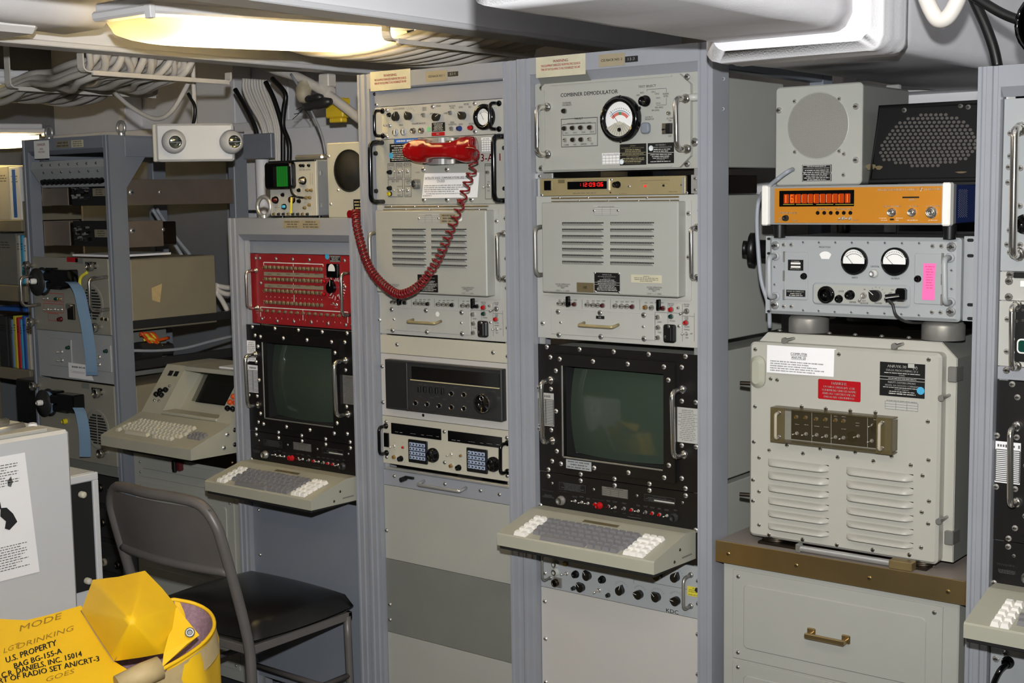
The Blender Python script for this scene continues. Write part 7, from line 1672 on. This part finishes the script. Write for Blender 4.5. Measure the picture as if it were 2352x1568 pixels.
for tl, br, lab in (((535, 258), (712, 625), 'l'), ((1527, 268), (1733, 660), 'r')):
    X0, X1, A0, A1 = R4(Krx(*tl), Krx(*br), Y); b = B(); b.plate(X0, X1, A0, A1, Y, Y-.003, 'greyblue', .004, .0012); d = obj('access_door', b, fr)
    hx = X0-.002 if lab == 'l' else X1-.003
    for f in (.1, .5, .9): b = B(); b.box(hx, hx+.005, Y-.005, Y, A0+(A1-A0)*f-.012, A0+(A1-A0)*f+.012, 'steel', .001); obj('hinge', b, d)
nameplate(fr, Krx(563, 317), Krx(678, 401), Y-.003, 'plateblack', 'inkwhite', [('CHANNEL', 1), ('', 1.1), ('', 1.1), ('FREQUENCY', 1)])
for ya, yb in ((338, 354), (364, 380)): X0, X1, A0, A1 = R4(Krx(583, ya), Krx(656, yb), Y-.0045); b = B(); b.rect(X0, X1, A0, A1, Y-.0047, 'inkwhite'); obj('card_window', b, fr)
nameplate(fr, Krx(550, 545), Krx(693, 600), Y-.003, 'plateblack', 'inkwhite', [('RADIO RECEIVING SET', 1.2), (None, .8), (None, .8)])
for p in ((683, 443), (1547, 463)): button(fr, Krx(*p), Y-.003, .0068, 'blackgloss', 1)
nt = B(); A = [PY(Krx(*p), Y-.0045) for p in ((1590, 345), (1683, 346), (1672, 626), (1577, 622))]; nt.quad(*A, 'pink'); pn = obj('sticky_note', nt, None, None, 'bright pink sticky note on the radio receiver door', 'note'); nb = B(); nb.fine(A[0].x+.004, A[1].x-.004, A[0].z-.055, A[0].z-.004, Y-.0049, 9, 'inkred', .35); obj('handwriting', nb, pn, kind='stuff')
c = PY(Krx(845, 285), Y); b = B(); P = [(.015*math.cos(math.radians(a)), .011*math.sin(math.radians(a))) for a in range(20, 161, 20)]+[(-.009, -.006), (.009, -.006)]; b.prism([(c.x+u, c.z+v-.002) for u, v in P], lambda u, v, t: (u, Y-.0006*t, v), 'white'); d = obj('dial_window', b, fr)
meter(fr, Krx(1070, 328), Y, .0305, 'half', 130, bez=.13); meter(fr, Krx(1378, 332), Y, .0308, 'half', 135, bez=.13)
lamp(fr, Krx(1218, 422), Y, .0088, 'greylight', 'white', 'crystal_lamp')
X0, X1, A0, A1 = R4(Krx(752, 487), Krx(1490, 686), Y); b = B(); b.plate(X0, X1, A0, A1, Y, Y-.006, 'greyblue', .010, .004); rc = obj('control_recess', b, fr); Z = Y-.006
b = B(); b.plate(X0+.008, X1-.008, A0+.006, A1-.006, Z, Z-.0006, 'grey', .006); obj('control_face', b, rc)
knob(rc, Krx(855, 582), Z, .0195, None, 'blackgloss', .35); button(rc, Krx(1035, 585), Z, .0102, 'blackgloss', 1.2); button(rc, Krx(950, 615), Z, .0086, 'blackgloss', 1); toggle(rc, Krx(1138, 590), Z, .0075, 260); knob(rc, Krx(1235, 590), Z, .0125, 140); toggle(rc, Krx(1347, 588), Z, .0075, 240)
c = PY(Krx(1430, 580), Z); b = B(); b.box(c.x-.010, c.x+.012, Z-.020, Z, c.z-.014, c.z+.014, 'blackgloss', .004); b.cyl((c.x-.002, Z-.014, c.z-.004), (c.x-.028, Z-.026, c.z-.008), .0085, 'blackgloss', 12); obj('power_plug', b, rc)
b = B(); b.tube(smooth([(c.x-.028, Z-.026, c.z-.008), PY(Krx(1352, 650), Z-.03), PY(Krx(1380, 735), Z-.03), PY(Krx(1450, 785), Z-.01), PY(Krx(1550, 797), YX+.02), PY(Krx(1680, 790), YX+.06)], 5), .0032, 'charcoal', 6); obj('power_lead', b, rc)
ik = Ink(Y, 'ink')
for s, x, y, h in (('MEGACYCLES', 840, 222, 3.6), ('INPUT', 1068, 454, 4), ('OUTPUT', 1375, 461, 4), ('CRYSTAL', 1222, 370, 4)): ik.c(s, Krx(x, y), h)
ik.done(fr); ik = Ink(Z-.0006, 'ink')
for s, x, y, h in (('LOCK', 965, 557, 4), ('DIMMER', 1053, 640, 3.6), ('IN', 1142, 543, 3.4), ('OUT', 1138, 630, 3.4), ('SILENCER', 1140, 647, 3.6), ('PHONES', 1247, 648, 3.6), ('ON', 1352, 547, 3.4), ('POWER', 1352, 655, 3.6)): ik.c(s, Krx(x, y), h)
ik.ticks(Krx(1235, 590), .017, .020, 20, 150, 6); ik.done(rc)
screws(fr, [Krx(*p) for p in ((530, 205), (588, 205), (1660, 215), (1727, 215), (530, 672), (588, 672), (1655, 715), (1720, 717))], Y, .0042); screws(fr, [Krx(*p) for p in ((467, 212), (1803, 222), (463, 660), (1798, 712))], Y, .0085, 'aluminium')
for x, y in ((680, 185), (800, 187), (925, 187), (1050, 188), (1172, 188), (1300, 190), (1430, 192), (1560, 192), (680, 700), (798, 705), (920, 712), (1045, 716), (1170, 720), (1297, 724), (1425, 730), (1558, 737), (463, 372), (463, 505), (1805, 398), (1805, 538)): screw(fr, Krx(x, y), Y, .0030, 'greyblue')
mz = bz1+.0025
for p, y in (((720, 800), .10), ((1740, 840), .10), ((720, 800), .42), ((1740, 840), .42)):
    c = PY(Krx(*p), .10); b = B(); b.lathe([(0, 0), (.046, 0), (.046, a0-mz-.012), (.040, a0-mz-.004), (.018, a0-mz-.002), (.018, a0-mz), (0, a0-mz)], (c.x, y, mz), (0, 0, 1), 'steel', 24); obj('isolator_mount', b, U)
rx_top = a1
# ---- frequency counter
YE = .0
x0, x1 = PY(Krt(362, 1060), YE).x, PY(Krt(1795, 1060), YE).x; a1 = (PY(Krt(362, 914), YE).z+PY(Krt(1795, 893), YE).z)/2; a0 = PY(Krt(1000, 1213), YE).z
U = thing('frequency_counter', 'orange-faced frequency counter with glowing orange digits', 'frequency counter', ((x0+x1)/2, .2, a0))
for xa, xb, m in ((x0, x0+.016, 'white'), (x1-.018, x1, 'white')): b = B(); b.box(xa, xb, YE-.004, YE+.020, a0-.001, a1+.001, 'keywhite', .003); obj('end_handle', b, U)
b = B(); b.box(x0+.016, x1-.018, YE+.004, YE+.02, a0+.001, a1-.001, 'aluminium', .001); obj('bezel', b, U)
b = B(); b.box(x0+.006, x1-.004, YE+.02, YE+.045, a0+.002, a1-.002, 'aluminium', .002); obj('side_trim', b, U)
b = B(); b.box(x0+.008, x1-.006, YE+.045, .42, a0+.003, a1-.004, 'navy', .002); cs = obj('case', b, U)
for i in range(13):
    for j in range(17):
        pass
Y = YE+.004
fx0, fx1 = PY(Krt(463, 1060), Y).x, x1-.0185; b = B(); b.plate(fx0, fx1, a0+.005, a1-.006, Y, Y-.002, 'orange', .0005); fc = obj('face', b, U); Y -= .002
X0, X1, A0, A1 = R4(Krt(497, 952), Krt(1063, 1068), Y); b = B(); b.plate(X0, X1, A0, A1, Y, Y-.001, 'blackgloss', .001); dw = obj('display_window', b, fc)
for i in range(11):
    cxp = X0+(X1-X0)*(.10+.082*i); b = B(); w_ = (X1-X0)*.034; b.box(cxp-w_, cxp+w_, Y-.0035, Y-.001, A0+(A1-A0)*.2, A1-(A1-A0)*.22, 'nixieglass', .001); tb = obj('digit_tube', b, dw)
    b = B()
    if i in (0, 10): b.rect(cxp-.0006, cxp+.0006, A0+(A1-A0)*.25, A1-(A1-A0)*.27, Y-.0039, 'nixie')
    elif i in (1,): seg7(b, '6', cxp-w_*.5, A0+(A1-A0)*.27, w_, (A1-A0)*.46, Y-.0039, 'nixie', .0007)
    else: b.rect(cxp-w_*.9, cxp-w_*.9+.0009, A0+(A1-A0)*.25, A1-(A1-A0)*.27, Y-.0039, 'nixie')
    obj('glow_wire', b, tb)
ik = Ink(Y, 'inkwhite')
ik.t('AUTOHET FREQUENCY COUNTER', Krt(1237, 953), Krt(1545, 949), 4.6).t('E', Krt(1558, 943), Krt(1570, 943), 5).t('P', Krt(1574, 954), Krt(1588, 954), 5).line(Krt(1566, 956), Krt(1580, 930), 1).t('MODEL 350B', Krt(1597, 948), Krt(1716, 946), 4.6).t('INPUT', Krt(1478, 1026), Krt(1533, 1025), 4).t('20 Hz-210 MHz', Krt(1287, 1076), Krt(1420, 1075), 4).t('2-1.2 GHz', Krt(1465, 1075), Krt(1548, 1074), 4).t('1.2-12.4 GHz', Krt(1610, 1074), Krt(1713, 1073), 4)
ik.t('DISPLAY', Krt(785, 1096), Krt(890, 1096), 4).t('BLANKING', Krt(920, 1096), Krt(1048, 1096), 4).t('SAMPLE RATE', Krt(495, 1126), Krt(628, 1126), 4).t('ON', Krt(490, 1166), Krt(512, 1166), 3).t('OFF', Krt(490, 1181), Krt(514, 1181), 3).t('HOLD', Krt(592, 1181), Krt(634, 1181), 3).t('TEST', Krt(930, 1180), Krt(966, 1180), 3).t('RESET', Krt(1052, 1180), Krt(1098, 1180), 3)
ik.fine(Krt(1235, 1155), Krt(1325, 1163)).fine(Krt(1255, 1170), Krt(1325, 1180)).fine(Krt(1372, 1155), Krt(1436, 1163)).fine(Krt(1372, 1170), Krt(1402, 1180)).t('50\u03a9', Krt(1490, 1163), Krt(1520, 1163), 3).fine(Krt(1455, 1170), Krt(1556, 1180)).t('50\u03a9', Krt(1645, 1163), Krt(1675, 1163), 3).fine(Krt(1608, 1170), Krt(1712, 1180)); ik.done(fc)
ik = Ink(Y-.001, 'inkyellow')
for xa, xb in ((525, 610), (622, 750), (775, 905), (920, 1058)): ik.line(Krt(xa, 1055), Krt(xb, 1054), .8)
ik.done(dw, 'scale_marks')
for i in range(6): button(fc, Krt(787+i*49.6, 1119), Y, .0038, 'blackgloss', .6)
knob(fc, Krt(547, 1158), Y, .0072, None, 'charcoal', 1.4); toggle(fc, Krt(980, 1160), Y, .0038, 180); toggle(fc, Krt(1032, 1161), Y, .0038, 180)
for x, r in ((1350, .0075), (1503, .0072), (1650, .0098)):
    c = PY(Krt(x, 1116), Y); b = B(); b.lathe([(r*1.25, 0), (r*1.25, -.002), (r, -.0022), (r, -.010), (r*.8, -.011), (r*.75, -.006), (r*.3, -.006), (r*.3, -.010), (0, -.010)][::-1], c, (0, 1, 0), 'chrome', 20); obj('coaxial_connector', b, fc)
b = B(); X0, X1, A0, A1 = R4(Krt(1430, 996), Krt(1557, 1006), Y); b.box(X0, X1, Y-.0012, Y, A0, A1, 'black', .0004); obj('card_slot', b, fc)
b = B(); X0, X1, A0, A1 = R4(Krt(1337, 1162), Krt(1366, 1174), Y); b.box(X0, X1, Y-.002, Y, A0, A1, 'black', .0005); obj('slide_switch', b, fc)
b = B(); sx = x1-.0055
for i in range(9):
    for j in range(13):
        y = YE+.062+i*.0062; z = a0+.016+j*.0046+(.0023 if i % 2 else 0); b.quad((sx, y-.0017, z), (sx, y, z-.0014), (sx, y+.0017, z), (sx, y, z+.0014), 'greylight')
obj('vent_mesh', b, cs, kind='stuff')
for x in (x0+.030, x1-.012):
    for y in (.03, .38): b = B(); b.cyl((x, y, rx_top-.002), (x, y, a0+.001), .013, 'black', 14, .015); obj('foot', b, U)
fc_top = a1
# ---- grey loudspeaker
def voromat(name, rgb, hole, scale, thr):
    m = mat(name, rgb, .45); nt = m.node_tree; b = nt.nodes['Principled BSDF']; tc = nt.nodes.new('ShaderNodeTexCoord'); v = nt.nodes.new('ShaderNodeTexVoronoi'); v.inputs['Scale'].default_value = scale; v.inputs['Randomness'].default_value = 0
    mp = nt.nodes.new('ShaderNodeMapping'); mp.inputs['Rotation'].default_value = (0, math.radians(45), 0); mp.inputs['Scale'].default_value = (1, 0, 1)
    nt.links.new(tc.outputs['Object'], mp.inputs[0]); nt.links.new(mp.outputs[0], v.inputs['Vector']); r = nt.nodes.new('ShaderNodeMath'); r.operation = 'GREATER_THAN'; r.inputs[1].default_value = thr; nt.links.new(v.outputs['Distance'], r.inputs[0])
    mx = nt.nodes.new('ShaderNodeMix'); mx.data_type = 'RGBA'; nt.links.new(r.outputs[0], mx.inputs[0]); mx.inputs[6].default_value = tuple(lin(c) for c in hole)+(1,); mx.inputs[7].default_value = tuple(lin(c) for c in rgb)+(1,); nt.links.new(mx.outputs[2], b.inputs['Base Color'])
voromat('meshgrille', (160, 158, 150), (84, 82, 76), 420, .36)
YS = .10
x0, x1, a0, a1 = R4(Krt(466, 160), Krt(1116, 900), YS); a1 = (PY(Krt(480, 165), YS).z+PY(Krt(1100, 130), YS).z)/2; a0 = fc_top
U = thing('loudspeaker', 'grey loudspeaker with round mesh grille standing on the frequency counter', 'loudspeaker', ((x0+x1)/2, .25, a0))
b = B(); b.box(x0+.006, x1-.004, YS+.006, YS+.28, a0+.002, a1-.003, 'greydark', .004); obj('cabinet', b, U)
b = B(); b.plate(x0, x1, a0, a1, YS+.008, YS, 'grey', .010, .003); fr = obj('front_panel', b, U)
c = PY(Krt(789, 457), YS); rr = 250*.30272*kk(Krt(789, 457), YS); b = B()
b.lathe([(rr*.97, -.0012), (rr, -.001), (rr*1.01, 0)], (0, 0, 0), (0, 1, 0), 'grey', 44); b.disc(0, 0, rr*.98, -.0012, 'meshgrille', 44); obj('grille', b, fr, T(c))
screws(fr, [Krt(*p) for p in ((613, 273), (952, 255), (615, 657), (952, 650), (987, 672), (984, 830))], YS, .0042); screws(fr, [Krt(*p) for p in ((495, 342), (1078, 312), (1077, 718))], YS, .0058)
nameplate(fr, Krt(670, 757), Krt(891, 878), YS, 'plateblack', 'inkwhite', [(None, .7), ('LOUDSPEAKER, PERMANENT MAGNET', 1), (None, .9), (None, .9), (None, .9), (None, .8), (None, .9), (None, .8)], border='inkwhite')
for p in ((680, 820), (884, 817)): screw(fr, Krt(*p), YS-.0012, .003)
cable([PY(Krt(597, 790), YS-.002), PY(Krt(560, 805), YS-.03), PY(Krt(480, 865), YS-.03), PY(Krt(400, 935), .03), PY(Krt(345, 1010), .06), PY(Krt(328, 1120), .06), PY(Krt(330, 1300), .06), PY((1748, 640), .06), PY((1765, 700), .06), PY((1768, 752), .07)], .0052, 'grey lead from the loudspeaker trailing down past the counter', None, 'cablegrey')
# ---- black loudspeaker
YK = .13; tilt = math.radians(9)
q = [PY(Krt(*p), YK) for p in ((1170, 885), (1218, 318))]
bx0_, bx1_ = max(q[0].x, x1+.008), -.966; bb0 = fc_top+.006; bb1 = q[1].z
U = thing('loudspeaker', 'black perforated loudspeaker with chipped paint beside the grey one', 'loudspeaker', ((bx0_+bx1_)/2, YK+.1, bb0))
xt = q[1].x-bx0_
def sk(u, v, o=0.0): return (bx0_+(bx1_-bx0_)*u+xt*v*(1-u)*.8, YK+.035*v-o, bb0+.001+(bb1-bb0)*v)
b = B(); P = [sk(0, 0), sk(1, 0), sk(1, 1), sk(0, 1)]; n = b.add(P); k = b.add([(p[0]+.01, YK+.19, p[2]) for p in P]); b.face((n, n+1, n+2, n+3), 'blackpaint')
for i in range(4): j = (i+1) % 4; b.face((n+i, n+j, k+j, k+i), 'blackpaint')
b.face((k+3, k+2, k+1, k), 'blackpaint'); obj('cabinet', b, U)
b = B(); b.tube([sk(0, 0), sk(0, 1), sk(1, 1), sk(1, 0)], .006, 'blackpaint', 8, True); obj('edge_trim', b, U)
b = B()
def invs(p):
    v_ = PY(p, YK+.018); v = (v_.z-bb0)/(bb1-bb0); a = bx0_+xt*v*.8; u = (v_.x-a)/(bx1_-a); return u, v
rows = [(1555, 1745, 378), (1460, 1830, 405), (1400, 1885, 436), (1375, 1915, 466), (1350, 1940, 496), (1330, 1955, 524), (1315, 1970, 552), (1298, 1988, 580), (1278, 1978, 607), (1290, 1988, 635), (1272, 1968, 662), (1290, 1940, 688), (1302, 1920, 716), (1393, 1845, 740), (1520, 1715, 765)]
for xa, xb, y in rows:
    n = max(2, round((xb-xa)/38.5))
    for i in range(n+1):
        u, v = invs(Krt(xa+(xb-xa)*i/n, y-(xa+(xb-xa)*i/n-1600)*.012)); p = sk(u, v, .0012); k = b.add([(p[0]+.0042*math.cos(a*math.pi/4), p[1], p[2]+.0035*math.sin(a*math.pi/4)) for a in range(8)]); b.face([k+a for a in range(8)], 'holegrey')
obj('grille_holes', b, U, kind='stuff')
b = B()
for x, y, w_, h in ((1205, 775, 30, 18), (1268, 780, 22, 12), (1895, 815, 30, 5)):
    u, v = invs(Krt(x, y)); p = sk(u, v, .0014); P = [(math.cos(t)*w_*.0004*(1+.3*math.sin(3*t)), math.sin(t)*h*.0004) for t in [i*.7 for i in range(9)]]; k = b.add([(p[0]+a, p[1], p[2]+c_) for a, c_ in P]); b.face([k+i for i in range(9)], 'platebrown')
obj('paint_chips', b, U, kind='stuff')
for p in ((1852, 307), (1912, 318), (1425, 342)): u, v = invs(Krt(*p)); screw(U, None, 0, .0045, 'steel', T(sk(u, v, .0008)))
b = B(); p0, p1 = PY(Krt(1300, 310), .42), PY(Krt(1405, 142), .42); b.box(p0.x, p1.x, .42, .435, fc_top-.3, p1.z, 'aluminium', .002); b.disc((p0.x+p1.x)/2+.01, p0.z+.015, .006, .4194, 'blackpaint'); obj('angle_strut', b, None, None, 'bright metal strut standing between the two loudspeakers', 'strut')
# connector on the side of the combiner rack
c = PX(Krx(235, 230), -1.553); b = B()
b.lathe([(0, 0), (.018, 0), (.018, .012), (.034, .014), (.038, .016), (.038, .030), (.030, .032), (.022, .034), (.022, .075), (0, .075)], c+Vector((-.005, 0, 0)), (1, .35, -.05), 'black', 20); obj('cable_connector', b, None, None, 'black round cable connector on the side of the combiner rack', 'connector')
# ================================================================ units in the right-hand rack
Kz = cr(2200, 130, .42697)
zt = PY(Kz(260, 226), 0).z; z2 = PY(Kz(260, 1155), 0).z; z3 = PY(Kz(260, 1312), 0).z; z4 = 1.255
U = unit('radio_unit', 'tall grey radio unit with long chrome grip above the black display', 'radio unit', R3X, zt, z2, 'greyblue')
handle(U, Kz(342, 390), Kz(330, 1062), 0, .040, .0085); screws(U, [Kz(*p) for p in ((284, 412), (283, 535), (275, 594), (272, 676), (338, 600), (335, 802), (335, 890), (280, 933), (337, 1012), (281, 1052), (267, 1010))], 0, .005)
knob(U, Kz(365, 900), 0, .02, None, 'blackgloss', .8)
U = unit('radio_unit', 'narrow grey strip unit with black window under the tall grey radio unit', 'radio unit', R3X, z2, z3, 'greylight'); screws(U, [Kz(*p) for p in ((283, 1172), (276, 1207), (275, 1292))], 0, .0065, 'steel')
X0, X1, A0, A1 = R4(Kz(304, 1158), Kz(420, 1192), 0); b = B(); b.box(X0, X1, -.006, 0, A0, A1, 'black', .001); obj('window', b, U); X0, X1, A0, A1 = R4(Kz(340, 1205), Kz(400, 1238), 0); b = B(); b.plate(X0, X1, A0, A1, 0, -.004, 'white', .001); obj('push_key', b, U)
U = unit('radio_unit', 'grey and black unit with chrome grip just above the black display', 'radio unit', R3X, z3, z4, 'greylight'); X0 = PY(Kz(312, 1400), 0).x; b = B(); b.plate(X0, R3X[1]-.03, z4+.012, z3-.006, 0, -.004, 'black', .002); bp = obj('black_face', b, U)
handle(U, Kz(322, 1335), Kz(320, 1665), 0, .036, .006); screws(U, [Kz(*p) for p in ((322, 1364), (320, 1422), (352, 1362), (352, 1418), (268, 1412), (264, 1585))], -.004 if 0 else 0, .005)
X0, X1, A0, A1 = R4(Kz(322, 1515), Kz(420, 1600), -.004); b = B(); b.plate(X0, X1, A0, A1, -.004, -.008, 'white', .008); b.plate(X0+.003, X1-.003, A0+.003, A1-.003, -.008, -.009, 'greenlamp', .006); obj('meter_window', b, U)
blank('narrow blue-grey strip right above the black display beside the computer', R3X, z4, 1.2275, 'rack', scr=[(2312, 850)], r=.006)
Kw = cr(2200, 780, .50331)
z1 = .712; U = unit('control_unit', 'grey panel with black lever below the keyboard beside the cabinet', 'control panel', R3X, z1, .40, 'greyblue'); knob(U, Kw(230, 1470), 0, .013, None, 'blackgloss', 1); screws(U, [Kw(*p) for p in ((217, 1430), (175, 1455))], 0, .006)
c = PY(Kw(228, 1478), -.012); b = B(); b.tube(smooth([c, c+Vector((-.01, -.02, -.012)), c+Vector((-.022, -.026, -.05)), c+Vector((-.024, -.024, -.10))], 4), .006, 'blackgloss', 8); obj('lever', b, U)
blank('grey blank panel at the foot of the right rack', R3X, .40, .10, 'grey')
